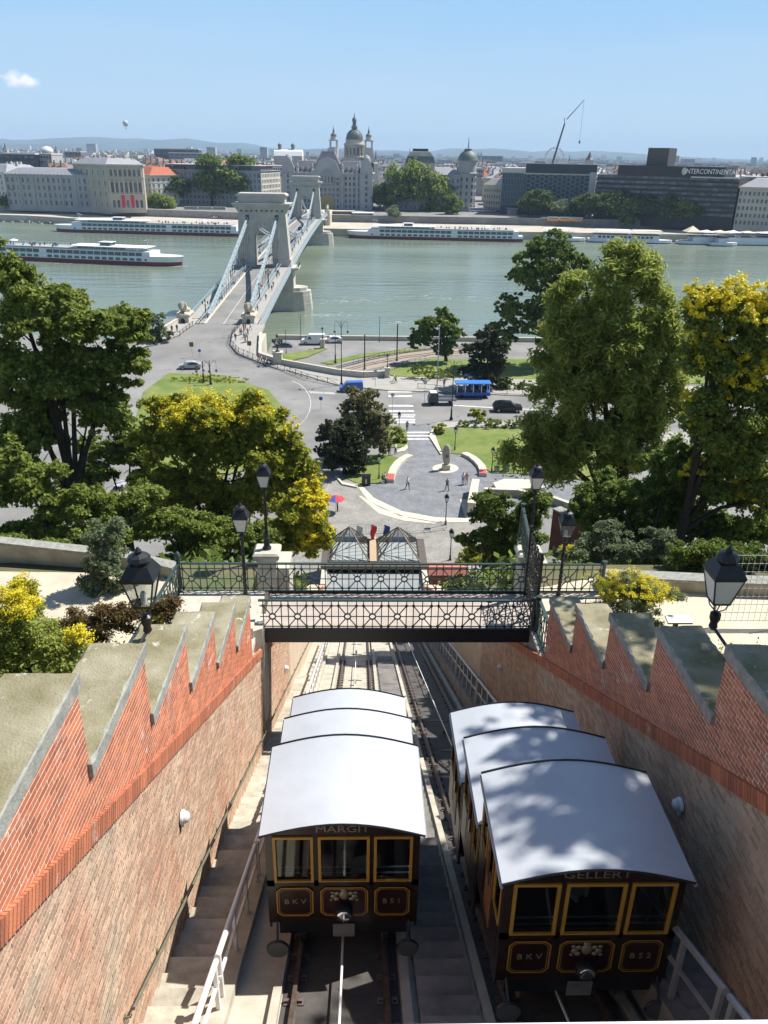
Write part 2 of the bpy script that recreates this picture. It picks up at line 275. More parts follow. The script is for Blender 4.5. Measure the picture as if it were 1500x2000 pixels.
# side walls: stepped parapet above a slanting string course, every brick laid
def step_z(k): return 42.5-1.275*k
def step_y(k): return 7.7+2.55*k
def side_wall(xf, s, label, y0, koff):
    # xf: the face towards the tracks, s: +1 when that face looks to +x
    t = thing('retaining_wall', label, 'wall', (xf, 12, T(12))); O = Vector((xf, 12, T(12))); bx = lambda m, a, b, *r: m.box(min(a, b)-xf, r[0]-12, r[1]-O.z, max(a, b)-xf, r[2]-12, r[3]-O.z)
    core = MB(); inn = xf; outx = xf-s*0.75; last = 5
    for k in range(-2, last+1):
        ya, yb = step_y(k-1)+koff, step_y(k)+koff; z = step_z(k)-0.2-koff*0.5
        bx(core, inn-s*0.0015, outx, ya, ZS(yb)-0.5, yb, z)
    core.build('wall_core', m_mortar, t)
    low = MB(); low.prism([(y-12, z-O.z) for y, z in ((0, ZS(0)), (64, ZS(64)), (64, T(64)-1), (0, T(0)-1))], inn-xf, inn-s*1.4-xf, 'x'); low.build('lower_wall_core', m_mortarold, t)
    for k in range(-2, last+1):                               # coping slabs
        ya, yb = step_y(k-1)+koff-0.07, step_y(k)+koff; z = step_z(k)-koff*0.5; m = MB()
        xa, xb = sorted((xf+s*0.06-xf, xf-s*0.8-xf)); c = 0.025
        za, zb = z-0.21-O.z, z-O.z
        rg = random.Random(k*7+int(s*3)); lo, to, ti = [], [], []
        def edge(x0, y0, x1, y1, n):
            for i in range(n):
                f = i/n; j = lambda q: rg.uniform(-q, q); x, y = x0+(x1-x0)*f, y0+(y1-y0)*f; cxm, cym = (xa+xb)/2, (ya+yb)/2-12; ix, iy = (1 if x < cxm else -1), (1 if y < cym else -1)
                lo.append((x+j(0.004), y+j(0.004), za)); ch_ = 0.012+rg.random()**4*0.05; to.append((x+j(0.006), y+j(0.006), zb-ch_+j(0.004))); ti.append((x+ix*(ch_ if abs(x-xa) < 0.01 or abs(x-xb) < 0.01 else 0), y+iy*(ch_ if abs(y-ya+12) < 0.01 or abs(y-yb+12) < 0.01 else 0), zb+j(0.003)))
        edge(xa, ya-12, xb, ya-12, 7); edge(xb, ya-12, xb, yb-12, 20); edge(xb, yb-12, xa, yb-12, 7); edge(xa, yb-12, xa, ya-12, 20)
        n = len(lo); m.add(lo+to+ti, [tuple(range(n))[::-1]]+[(i, (i+1) % n, n+(i+1) % n, n+i) for i in range(n)]+[(n+i, n+(i+1) % n, 2*n+(i+1) % n, 2*n+i) for i in range(n)], 1); m.add(ti, [tuple(range(n))], 0)
        m.build('coping_stone', [m_cap, m_capedge], t)
    cu, cl = [], []; H = 0.081
    for n in range(int(30/H), int(46/H)):                     # upper bricks
        z = n*H; y = 1.5-(0.13 if n % 2 else 0)
        while y < step_y(last)+koff:
            Lb = 0.25 if (n+int(y*7)) % 3 else 0.245
            k0 = math.floor((y-koff-7.7)/2.55)+1; k1 = math.floor((y+Lb-koff-7.7)/2.55)+1
            for k in range(max(-2, k0), min(last, k1)+1):
                a = max(y, step_y(k-1)+koff); b = min(y+Lb, step_y(k)+koff)
                if b-a > 0.015 and z+0.033 < step_z(k)-0.2-koff*0.5 and z > ZS((a+b)/2)-0.08: cu.append(((a+b)/2, z, (b-a)/2))
            y += 0.262
    for n in range(int(18/H), int(46/H)):                     # lower bricks
        z = n*H+0.02; y = 1.5-(0.13 if n % 2 else 0)
        while y < 31:
            if T(y)-0.1 < z < ZS(y)+0.03 and y > 3.5: cl.append((y+0.125, z, 0.124))
            y += 0.262
    def lay(lst, m, old, count):
        inside, rest = [], []
        for y, z, h in lst:
            px, py, q = pix((xf, y, z)); (inside if (-20 < px < 1520 and -20 < py < 2020 and q > 1) else rest).append((q, y, z, h))
        inside.sort(); near = inside[:count]; far = inside[count:]+[r for r in rest if r[1] > 3]
        cache = {}
        for q, y, z, h in near:
            key = round(h, 2)
            if key not in cache:
                cache[key] = MB().box(-0.03, -h+0.002, -0.0325, 0.003, h-0.002, 0.0325).mesh('brick', m) if s > 0 else MB().box(-0.003, -h+0.002, -0.0325, 0.03, h-0.002, 0.0325).mesh('brick', m)
            d = random.uniform(-0.002, 0.004) if old else random.uniform(-0.001, 0.001)
            link('brick', cache[key], t, (s*d, y-12, z-O.z), (random.uniform(-.008, .008) if old else 0, 0, 0))
        n = len(far); Cn = np.zeros((n, 3)); Hn = np.zeros((n, 3))
        for i, (q, y, z, h) in enumerate(far):
            d = random.uniform(-0.002, 0.004) if old else random.uniform(-0.001, 0.001)
            Cn[i] = (s*(d-0.015), y-12, z-O.z); Hn[i] = (0.018, h-0.002, 0.0325)
        V, F = boxes_np(Cn, Hn); tag(link('brickwork', mesh_np('brickwork', V, F, m), t), kind='stuff')
    lay(cu, m_brick, False, 170); lay(cl, m_brickold, True, 130)
    sc = []                                                   # string course: a row of bricks on end, following the slope
    y = 3.2; sm = MB().box(-0.05, -0.036, -0.13, 0.055, 0.036, 0.13).mesh('string_course_brick', m_brick); cnt = 0
    ang = -math.atan(0.5015); far = []
    while y < 60:
        if y < 21 and cnt < 290: link('string_course_brick', sm, t, (0, y-12, ZS(y)-O.z), (ang, 0, 0)); cnt += 1
        else: far.append(y)
        y += 0.0775
    ff = MB(); ff.prism([(far[0]-12, ZS(far[0])-O.z-0.14), (far[-1]-12, ZS(far[-1])-O.z-0.14), (far[-1]-12, ZS(far[-1])-O.z+0.14), (far[0]-12, ZS(far[0])-O.z+0.14)], -0.05, 0.055, 'x'); ff.build('string_course', m_brick, t)
    return t
wl = side_wall(-3.3, 1, 'sunlit orange brick retaining wall with stepped stone copings beside the stairs', 0, 0.0)
wr = side_wall(5.6, -1, 'shaded red brick retaining wall with stepped stone copings beside the dappled car', 0, -0.12)
# handrails
def handrail(label, x, lift, segs, m, hgt=1.0, mid=True, postw=0.06):
    t = thing('handrail', label, 'handrail', (x, segs[0][0], T(segs[0][0])+lift)); oy, oz = segs[0][0], T(segs[0][0])+lift
    for ya, yb in segs:
        a = Vector((0, ya-oy, T(ya)+lift+hgt-oz)); b = Vector((0, yb-oy, T(yb)+lift+hgt-oz))
        MB().tube([a, b], 0.05, 10).build('top_rail', m, t, smooth=True)
        if mid: MB().bar(a-Vector((0, 0, hgt*0.48)), b-Vector((0, 0, hgt*0.48)), 0.05, 0.05).build('middle_rail', m, t)
        n = max(2, round((yb-ya)/1.25))
        for i in range(n+1):
            y = ya+(yb-ya)*(i+0.08)/(n+0.16); MB().box(-postw/2, y-oy-0.045, T(y)+lift-oz-0.05, postw/2, y-oy+0.045, T(y)+lift+hgt-oz).build('post', m, t)
    return t
handrail('white tubular handrail along the sunlit concrete steps', -2.2, 0.2, [(2.6, 5.3), (5.42, 8.4), (8.5, 12.5), (12.6, 17.6), (17.7, 23), (23.1, 28), (28.1, 33), (33.1, 38), (38.1, 46)], m_whitemetal)
m_greymetal = mat('galvanised_rail', (0.40, 0.41, 0.42), 0.45, var=0.1, metal=0.5)
handrail('grey tubular handrail beside the dappled funicular car', 4.62, 0.85, [(1.6, 3.9), (4.0, 6.5), (6.6, 10), (10.1, 15), (15.1, 20), (20.1, 26), (26.1, 32), (32.1, 40)], m_greymetal, 1.25)
t = thing('wall_handrail', 'olive pipe handrail bracketed to the sunlit brick wall', 'handrail', (-3.3, 9, T(9)+0.8)); o = Vector((-3.3, 9, T(9)+0.8))
def HR(y): return T(y)+1.02
for ya, yb in ((3.5, 7.25), (7.5, 20.3), (20.5, 44)):
    MB().tube([Vector((-3.19, ya, HR(ya)))-o, Vector((-3.19, yb, HR(yb)))-o], 0.026, 8).build('pipe', m_oldgreen, t, smooth=True)
y = 4.2
while y < 40:
    b = MB(); b.tube([Vector((-3.30, y, HR(y)-0.08))-o, Vector((-3.2, y, HR(y)-0.08))-o, Vector((-3.19, y, HR(y)))-o], 0.014, 6)
    b.lathe([(0.045, 0), (0.045, 0.012)], 8); n0 = len(b.v)-16
    for i in range(n0, len(b.v)): x_, y_, z_ = b.v[i]; b.v[i] = (-3.292-o.x+z_, y-o.y+x_, HR(y)-0.08-o.z+y_)
    b.build('bracket', m_oldgreen, t); y += 1.6
def bulkhead(loc, s, label):
    t = thing('bulkhead_lamp', label, 'wall lamp', loc)
    b = MB(); b.lathe([(0.13, 0), (0.135, 0.03), (0.12, 0.06)], 16); b.build('housing', m_white, t, rot=(0, s*R(90), 0), smooth=True)
    d = MB(); d.ell((0, 0, 0), (0.115, 0.115, 0.09), 14, 8); d.build('diffuser', m_frost, t, (s*0.07, 0, 0), (0, s*R(90), 0), smooth=True)
    MB().box(-0.02, -0.03, -0.22, 0.03, 0.03, -0.12).build('junction_box', m_white, t)
p = None
def on_x(px, py, X): d = ray(px, py); return CAM+d*(X/d.x)
q = on_x(354, 1596, -3.28); bulkhead(q, 1, 'white round lamp on the sunlit lower brick wall')
q = on_x(1330, 1572, 5.58); bulkhead(q, -1, 'round lamp on the shaded brick wall above the dappled car')
q = on_x(557, 1305, -3.28); bulkhead(q, 1, 'white round lamp on the sunlit brick wall under the footbridge')
q = on_x(979, 1303, 5.58); bulkhead(q, -1, 'round lamp on the shaded brick wall near the footbridge')

# ------------------------------------------------------------------ funicular cars
m_roof = mat('white_car_roof', (0.445, 0.47, 0.505), 0.45, var=0.07, scale=0.9, detail=8, patch=((0.42, 0.43, 0.43), 2.2, 0.66, 0.80), bump=0.25, bscale=5)
m_brown = mat('dark_brown_lacquer', (0.022, 0.011, 0.007), 0.3, var=0.3, scale=5)
m_maroon = mat('maroon_panel', (0.020, 0.005, 0.005), 0.3, var=0.2, scale=5)
m_gold = mat('ochre_frame_paint', (0.40, 0.215, 0.03), 0.45, var=0.1, scale=8)
m_goldd = mat('dull_gold_letters', (0.26, 0.22, 0.14), 0.4, metal=0.4)
m_wood = mat('varnished_wood', (0.20, 0.09, 0.035), 0.4, var=0.25, scale=6)
m_inside = mat('car_interior', (0.03, 0.022, 0.016), 0.7)
m_chrome = mat('polished_reflector', (0.8, 0.8, 0.8), 0.12, metal=1.0)
m_pane = clear('window_pane', (0.5, 0.55, 0.55), 0.93)
def arch(y, w, e, rise, n=12): return [(-w+2*w*i/n, e+rise*math.cos(math.pi*(-1+2*i/n)/2*0.93)) for i in range(n+1)]
def frame(parent, x0, x1, z0, z1, yy, m, wd=0.045, pr=0.03, name='window_frame'):
    b = MB(); b.box(x0, yy-pr, z0, x0+wd, yy+0.01, z1); b.box(x1-wd, yy-pr, z0, x1, yy+0.01, z1); b.box(x0+wd, yy-pr, z0, x1-wd, yy+0.01, z0+wd*0.5); b.box(x0+wd, yy-pr, z1-wd, x1-wd, yy+0.01, z1)
    return b.build(name, m, parent)
def octline(x0, x1, z0, z1, c, wd):                           # double-notched gilt line of a panel
    o = [(x0+c, z0), (x1-c, z0), (x1, z0+c), (x1, z1-c), (x1-c, z1), (x0+c, z1), (x0, z1-c), (x0, z0+c)]; d = wd
    i = [(x0+c+d*.4, z0+d), (x1-c-d*.4, z0+d), (x1-d, z0+c+d*.4), (x1-d, z1-c-d*.4), (x1-c-d*.4, z1-d), (x0+c+d*.4, z1-d), (x0+d, z1-c-d*.4), (x0+d, z0+c+d*.4)]
    return o, i
def fcar(xc, yf, ze, name, code, label):
    Lc, st, hw, hb = 2.03, 0.985, 1.29, 2.08
    t = thing('funicular_car', label, 'funicular', (xc, yf, ze-hb)); E = hb   # local: front at y=0, eave at z=hb
    for k in range(3):
        y0, z0 = k*Lc, -k*st
        rf = MB(); pr = arch(0, 1.36, E, 0.30); n = len(pr)
        vs = [(x, y0-0.10, z+z0) for x, z in pr]+[(x, y0+Lc+0.02, z+z0) for x, z in pr]+[(x, y0-0.10, z+z0-0.035) for x, z in pr]+[(x, y0+Lc+0.02, z+z0-0.035) for x, z in pr]
        fs = []
        for i in range(n-1): fs += [(i, i+1, n+i+1, n+i), (2*n+i, 3*n+i, 3*n+i+1, 2*n+i+1), (i, 2*n+i, 2*n+i+1, i+1), (n+i, n+i+1, 3*n+i+1, 3*n+i)]
        fs += [(0, n, 3*n, 2*n), (n-1, 3*n-1, 4*n-1, 2*n-1)]
        rf.add(vs, fs); ro = rf.build('roof', m_roof, t, smooth=True)
        for yy_, dz_, hh_ in ((y0-0.105, -0.02, 0.035), (y0+Lc+0.03, 0.005, 0.035)): lp = MB(); lp.tube([(xa, yy_, za+z0+dz_) for xa, za in pr], 0.02, 5); lp.build('roof_trim', m_black, ro)
        for sx in (-1, 1): MB().box(sx*1.365-0.02, y0-0.12, E+z0-0.05, sx*1.365+0.02, y0+Lc+0.03, E+z0-0.005).build('gutter', m_greymetal, ro)
        fl = MB(); fl.box(-hw+0.05, y0+0.04, z0, hw-0.05, y0+Lc-0.02, z0+0.06); fl.build('floor', m_inside, t)
        for sx in (-1, 1):                                    # side walls with door and windows
            X = sx*hw; b = MB(); bw = 0.05
            def sb(ya, yb, za, zb, th=0.04): b.box(min(X, X-sx*th), y0+ya, z0+za, max(X, X-sx*th), y0+yb, z0+zb)
            sb(0.06, Lc-0.02, -0.2, 0.12); sb(0.06, Lc-0.02, E-0.16, E+0.02)
            for ya, yb in ((0.06, 0.15), (0.66, 0.76), (1.28, 1.38), (Lc-0.11, Lc-0.02)): sb(ya, yb, 0.12, E-0.16)
            sb(0.15, 0.66, 0.12, 0.92); sb(1.38, Lc-0.11, 0.12, 0.92)
            b.build('side_wall', m_brown, t)
            d = MB(); sg = lambda ya, yb, za, zb: d.box(min(X+sx*0.012, X-sx*0.03), y0+ya, z0+za, max(X+sx*0.012, X-sx*0.03), y0+yb, z0+zb)
            sg(0.77, 1.27, 0.13, 0.9); sg(0.77, 0.83, 0.9, E-0.17); sg(1.21, 1.27, 0.9, E-0.17); sg(0.83, 1.21, E-0.24, E-0.17)
            do = d.build('door', m_wood, t); MB().box(min(X+sx*0.012, X+sx*0.05), y0+0.86, z0+0.95, max(X+sx*0.012, X+sx*0.05), y0+0.89, z0+1.25).build('handle', m_chrome, do)
            for ya, yb in ((0.15, 0.66), (1.38, Lc-0.11)):
                g = MB(); xx = X+sx*0.01
                for a_, b_, c_, d_ in ((ya, ya+0.04, 0.92, E-0.16), (yb-0.04, yb, 0.92, E-0.16), (ya, yb, E-0.2, E-0.16), (ya, yb, 0.92, 0.95)): g.box(min(xx, xx-sx*0.05), y0+a_, z0+c_, max(xx, xx-sx*0.05), y0+b_, z0+d_)
                wf = g.build('window_frame', m_gold, t); MB().box(X-sx*0.02-0.003, y0+ya+0.04, z0+0.95, X-sx*0.02+0.003, y0+yb-0.04, z0+E-0.2).build('pane', m_pane, wf)
                MB().box(min(X+sx*0.008, X), y0+ya+0.05, z0+0.2, max(X+sx*0.008, X), y0+yb-0.05, z0+0.85).build('side_panel', m_maroon, t)
        bw_ = MB(); bw_.box(-hw+0.04, y0+Lc-0.06, z0, hw-0.04, y0+Lc-0.02, z0+E-0.09)   # bulkhead with a bench, upper part filled solid to keep sunlight out
        bw_.prism([(-hw+0.04, E-0.1)]+[(x*0.93, z-0.04) for x, z in arch(0, hw, E, 0.28)]+[(hw-0.04, E-0.1)], y0+Lc-0.06, y0+Lc-0.02, 'y')
        bw_.v = [(x, y, z+(z0 if i >= 8 else 0)) for i, (x, y, z) in enumerate(bw_.v)]; bw_.build('bulkhead', m_brown, t)
        be = MB(); be.box(-hw+0.1, y0+Lc-0.5, z0+0.42, hw-0.1, y0+Lc-0.07, z0+0.48); be.box(-hw+0.1, y0+Lc-0.12, z0+0.48, hw-0.1, y0+Lc-0.07, z0+0.9); be.build('bench', m_wood, t)
        for zz in (0.98, 1.12): MB().tube([(-hw+0.05, y0+0.16, z0+zz), (hw-0.05, y0+0.16, z0+zz)], 0.016, 6).build('grab_rail', m_greymetal, t)
    f = MB()                                                  # uphill front
    f.box(-hw, 0, -0.02, hw, 0.05, 0.14); f.box(-hw, 0, 0.86, hw, 0.05, 1.0)
    for a, b in ((-hw, -1.16), (-0.49, -0.41), (0.45, 0.52), (1.17, hw)): f.box(a, 0, 0.14, b, 0.05, E-0.1); 
    f.box(-1.16, 0.006, 0.14, 1.17, 0.046, 0.86)
    f.prism([(-hw, E-0.1)]+[(x*0.95, z-0.03) for x, z in arch(0, 1.36, E, 0.30)]+[(hw, E-0.1)], 0, 0.05, 'y'); f.build('front_wall', m_brown, t)
    for a, b in ((-1.16, -0.49), (-0.41, 0.45), (0.52, 1.17)):
        wf = frame(t, a, b, 0.98, E-0.08, 0.0, m_gold, 0.048); MB().box(a+0.06, 0.02, 1.0, b-0.06, 0.026, E-0.14).build('pane', m_pane, wf)
        a2, b2 = a+0.02, b-0.02; pn = MB(); pn.prism([p for p in octline(a2, b2, 0.16, 0.84, 0.09, 0.02)[0]], -0.012, 0.006, 'y'); pn = pn.build('front_panel', m_maroon, t)
        for ins, wd in ((0.0, 0.020), (0.04, 0.009)):
            o_, i_ = octline(a2+ins, b2-ins, 0.16+ins, 0.84-ins, 0.09-ins*0.4, wd); g = MB(); n = 8
            g.add([(x, -0.02, z) for x, z in o_]+[(x, -0.02, z) for x, z in i_], [(k, (k+1) % n, n+(k+1) % n, n+k) for k in range(n)]); g.build('gilt_line', m_gold, pn)
    link('lettering', text_mesh(name, 0.20, 0.004, m_goldd, sx=1.25), t, (0.0, -0.012, E+0.02), (R(90), 0, 0))
    link('lettering', text_mesh('B K V', 0.16, 0.004, m_goldd), t, (-0.82, -0.02, 0.46), (R(90), 0, 0))
    link('lettering', text_mesh(code, 0.16, 0.004, m_goldd), t, (0.84, -0.02, 0.46), (R(90), 0, 0))
    cr = MB(); cr.ell((0.02, -0.02, 0.66), (0.085, 0.03, 0.10), 12, 7); cr.ell((0.02, -0.02, 0.78), (0.06, 0.025, 0.03), 10, 5)
    for sx in (-1, 1):
        for dx, dz, r in ((0.12, 0.70, 0.05), (0.18, 0.63, 0.055), (0.13, 0.57, 0.05), (0.2, 0.72, 0.035), (0.22, 0.55, 0.03)): cr.ell((0.02+sx*dx, -0.02, dz), (r, 0.02, r*0.8), 8, 5)
    cr.build('crest', m_goldd, t, smooth=True)
    hl = MB(); hl.lathe([(0.13, 0), (0.15, 0.06), (0.155, 0.14), (0.14, 0.17)], 16); ho = hl.build('headlamp', m_black, t, (0.02, -0.02, 0.33), (R(90), 0, 0), smooth=True)
    MB().ell((0, 0, 0.165), (0.13, 0.13, 0.035), 16, 7).build('lens', m_chrome, ho, smooth=True)
    MB().box(-0.18, -0.02, -0.36, 0.2, 0.0, -0.06).build('number_plate', m_concdark, t)
    un = MB(); un.prism([(0.05, -0.35), (3*Lc, -0.35-2*st), (3*Lc, -0.02-2*st), (2*Lc, -0.02-2*st), (2*Lc, -0.02-st), (Lc, -0.02-st), (Lc, -0.02), (0.05, -0.02)], -1.12, 1.12, 'x'); un.build('underframe', m_black, t)
    for yy in (0.6, 3*Lc-0.6):
        for sx in (-0.76, 0.76):
            MB().lathe([(0.30, -0.05), (0.34, -0.05), (0.34, -0.03), (0.30, -0.03), (0.30, 0.05), (0.06, 0.06)], 16).build('wheel', m_rail, t, (sx, yy, -0.42-yy*0.485), (0, R(90), 0))
    for sx in (-1, 1):
        mi = MB(); mi.lathe([(0.19, 0), (0.2, 0.02), (0.19, 0.05)], 20); mo = mi.build('mirror', m_black, t, (sx*1.12, -0.28, -0.28), (R(90), 0, 0), smooth=True)
        MB().lathe([(0.185, -0.004), (0.185, 0.0)], 20).build('mirror_glass', mat('mirror_back', (0.09, 0.10, 0.10), 0.4), mo, (0, 0, 0.058)); MB().tube([(sx*1.12, -0.3, -0.1), (sx*1.14, -0.05, 0.1)], 0.02, 6).build('bracket', m_black, t)
    return t
fcar(-0.29, 9.85, 37.79, 'MARGIT', 'B S 1', 'funicular car with plain sunlit white roofs and MARGIT on its front')
fcar(3.33, 8.05, 38.76, 'GELLÉRT', 'B S 2', 'funicular car with tree shade dappling its white roofs and a passenger inside')
# ------------------------------------------------------------------ hillside and paths
def hill_z(X, Y):
    pts = [(-6, 47.9), (19, 34.6), (20.6, 33.42), (27.6, 33.38), (28.0, 32.2), (40, 25.5), (64, 10.6), (69, 9.3), (90, 9.3)]
    for (a, za), (b, zb) in zip(pts, pts[1:]):
        if Y <= b: return za+(zb-za)*(Y-a)/(b-a)
    return 9.3
def hill(xs, name):
    ys = [-6, -2, 2, 6, 10, 14, 17, 19, 20.6, 23, 27.6, 28.0, 31, 34, 37, 40, 45, 50, 55, 60, 64, 69, 72]
    V = [(x, y, hill_z(x, y)+(0.25*math.sin(x*1.3+y)+0.2*math.sin(y*1.7-x*0.6) if not 20 < y < 28 and y < 66 else 0)) for y in ys for x in xs]; n = len(xs)
    F = [(j*n+i, j*n+i+1, (j+1)*n+i+1, (j+1)*n+i) for j in range(len(ys)-1) for i in range(n-1)]
    tag(link(name, mesh_np(name, V, F, m_dirt, smooth=True)), kind='structure')
hill([-75, -60, -45, -35, -28, -22, -17, -13, -10, -8, -6.5, -5.2, -4.0], 'hillside'); hill([6.3, 7.6, 9, 11, 13, 16, 20, 25, 30, 36, 45, 60, 80], 'hillside')
def sheet(name, poly, z, m, kind='structure', th=None):
    b = MB(); n = len(poly)
    if th: b.prism([(p[0], p[1]) for p in poly], z-th, z)
    else: b.add([(p[0], p[1], z) for p in poly], [tuple(range(n))])
    o = b.build(name, m)
    if th is None and o.data.polygons[0].normal.z < 0: o.data.flip_normals()
    return tag(o, kind=kind)
def gpoly(pts, z): return [G(x, y, z) for x, y in pts]
sheet('path', [(-40, 20.8), (-6.4, 21.2), (-3.5, 20.6), (-3.5, 25.2), (-6.6, 25.4), (-7.6, 26.6), (-40, 27.4)], 33.47, m_path)
m_slabs = mat('pale_paving_slabs', (0.56, 0.48, 0.36), 0.95, var=0.12, scale=1.0, bump=0.2)
sheet('path', [(5.75, 20.9), (40, 20.0), (40, 27.3), (8.6, 26.3), (6.0, 25.4)], 33.47, m_slabs)
def low_wall(label, pts, h, th, m, mc, name='garden_wall'):
    c = Vector((*pts[0][:2], pts[0][2])); t = thing(name, label, 'wall', c); b = MB(); k = MB()
    for a, e in zip(pts, pts[1:]):
        a, e = Vector(a)-c, Vector(e)-c; b.bar(a+Vector((0, 0, h/2)), e+Vector((0, 0, h/2)), th, h); k.bar(a+Vector((0, 0, h+0.05)), e+Vector((0, 0, h+0.05)), th+0.12, 0.1)
    b.build('wall_body', m, t); k.build('coping', mc, t); return t
m_render = mat('stained_render', (0.36, 0.325, 0.255), 0.95, var=0.25, scale=1.2, bump=0.4, bscale=10, patch=((0.17, 0.15, 0.115), 0.9, 0.52, 0.72))
low_wall('long rendered wall behind the path left of the footbridge', [(-30, 28.2, 33.3), (-14, 27.9, 33.2), (-9.2, 27.2, 33.0), (-6.9, 26.4, 32.9)], 0.95, 0.4, m_render, m_capedge)
low_wall('low stone wall along the paved path right of the footbridge', [(8.9, 25.8, 33.3), (14, 25.3, 33.3), (30, 24.4, 33.3)], 0.62, 0.5, m_render, m_capedge)
# left landing
t = thing('stone_landing', 'pale stone landing slab at the sunlit end of the footbridge', 'landing', (-5, 23, 33.3))
MB().box(-1.7, -2.2, 0.02, 1.55, 2.2, 0.24).build('slab', m_stone, t); MB().box(0.62, -0.9, 0.24, 1.5, 0.4, 0.62).build('end_block', m_stone, t)
bb = MB(); bb.prism([(1.45, -0.9), (1.45, 0.25), (1.78, 0.2), (1.78, -0.7)], -3.2, 0.5); bb.build('corner_buttress', m_stone, t)
MB().lathe([(0.12, 0), (0.13, 0.03), (0.08, 0.05)], 14).build('drain_cover', m_black, t, (1.1, -0.25, 0.625))
t = thing('stone_landing', 'dark stone abutment at the shaded end of the footbridge', 'landing', (6.3, 22.5, 33.2))
MB().box(-0.62, -2.6, -3.0, -0.35, 0.5, 0.3).build('abutment', m_capedge, t); MB().box(-0.35, -2.0, 0.02, 1.8, 2.6, 0.24).build('slab', m_stone, t)
# ------------------------------------------------------------------ footbridge and its ironwork
t = thing('footbridge', 'green iron footbridge crossing above the funicular tracks', 'bridge', (1.2, 24, 33.3))
MB().box(-4.5, -1.25, 0.02, 4.75, 1.25, 0.14).build('deck', mat('pinkish_deck', (0.42, 0.36, 0.31), 0.9, var=0.12, scale=2), t)
for y in (-1.27, 1.2): MB().box(-4.55, y, -0.32, 4.75, y+0.1, 0.2).build('girder', m_black, t)
for x in range(-4, 5): MB().box(x-0.06, -1.16, -0.22, x+0.06, 1.18, 0.01).build('cross_beam', m_black, t)
def rail_panel(w, h, m):
    b = MB(); r = 0.105; cz = h*0.47; n = 14; ro, ri = r+0.022, r-0.022; d = 0.022
    vs = []; fs = []
    for i in range(n):
        a = 2*math.pi*i/n; c, s = math.cos(a), math.sin(a)
        vs += [(ro*c, -d, cz+ro*s), (ri*c, -d, cz+ri*s), (ri*c, d, cz+ri*s), (ro*c, d, cz+ro*s)]
    for i in range(n):
        a, e = i*4, (i+1) % n*4; fs += [(a, a+1, e+1, e), (a+1, a+2, e+2, e+1), (a+2, a+3, e+3, e+2), (a+3, a, e, e+3)]
    b.add(vs, fs)
    hx = w*0.36; zl, zh = h*0.14, h*0.82
    for x in (-hx, hx): b.bar((x, 0, 0.03), (x, 0, h-0.03), 0.032, 0.03)
    b.bar((0, 0, 0.03), (0, 0, cz-r), 0.028); b.bar((0, 0, cz+r), (0, 0, h-0.03), 0.028)
    for z in (zl, zh): b.bar((-w/2, 0, z), (w/2, 0, z), 0.03, 0.028)
    for s in (-1, 1):
        b.bar((s*r, 0, cz), (s*w/2, 0, cz), 0.026)
        for zz in (zl, zh):
            dv = Vector((s*hx, 0, zz-cz)).normalized(); b.bar((dv.x*r, 0, cz+dv.z*r), (s*hx, 0, zz), 0.036, 0.03); b.lathe([(0.05, -0.022), (0.05, 0.022)], 8, (0, 0, 0)); k = len(b.v)-16
            for i in range(k, len(b.v)): x_, y_, z_ = b.v[i]; b.v[i] = (s*hx+x_, z_, zz+y_)
    return b.mesh('rail_panel', m)
PANELS = {}
def iron_railing(label, a, e, h=1.16, w=0.86, m=None, post=(True, True), finial=(False, False), group=None):
    m = m or m_green; a, e = Vector(a), Vector(e); d = e-a; Ln = math.hypot(d.x, d.y); n = max(1, round(Ln/w)); ww = Ln/n; rz = math.atan2(d.y, d.x); sl = d.z/Ln
    t = thing('iron_railing', label, 'railing', a, rz, group)
    key = (round(ww, 2), h, m.name)
    if key not in PANELS: PANELS[key] = rail_panel(ww, h, m)
    for i in range(n):
        o = link('rail_panel', PANELS[key], t, ((i+0.5)*ww, 0, sl*(i+0.5)*ww), (0, -math.atan(sl), 0))
    tr = MB(); tr.bar((-0.03, 0, h), (Ln+0.03, 0, h+d.z), 0.10, 0.05); tr.build('top_rail', m, t); br = MB(); br.bar((0, 0, 0.05), (Ln, 0, 0.05+d.z), 0.06, 0.04); br.build('bottom_rail', m, t)
    for i, x in enumerate((0, Ln)):
        if post[i]:
            p = MB(); p.lathe([(0.13, 0), (0.13, 0.1), (0.09, 0.14), (0.075, 0.5), (0.095, 0.56), (0.07, 0.62), (0.065, h+0.05), (0.1, h+0.1), (0.1, h+0.14)], 10)
            if finial[i]: p.lathe([(0.06, h+0.14), (0.11, h+0.22), (0.12, h+0.30), (0.07, h+0.42), (0.015, h+0.47)], 10)
            p.build('post', m, t, (x, 0, d.z*x/Ln), smooth=True)
    return t
iron_railing('front ironwork railing of the footbridge above the parked cars', (-3.35, 22.78, 33.42), (5.75, 22.78, 33.42), post=(False, True))
iron_railing('rear ironwork railing of the footbridge reaching both landings', (-6.5, 25.25, 33.47), (8.75, 25.25, 33.47), post=(True, True), finial=(True, False))
iron_railing('short ironwork railing beside the hedge at the sunlit landing', (-6.5, 25.2, 33.47), (-6.75, 21.6, 33.47), post=(False, False))
iron_railing('ironwork railing end on beside the shaded brick wall', (5.88, 22.7, 33.5), (5.88, 20.7, 33.5))
iron_railing('short ironwork railing by the yellow bush near the stone coping', (7.0, 22.9, 33.47), (8.9, 22.9, 33.47), post=(False, True), finial=(False, True))
iron_railing('tall ironwork railing climbing edge on behind the footbridge', (6.0, 25.35, 34.2), (6.3, 28.4, 34.2), h=1.3)
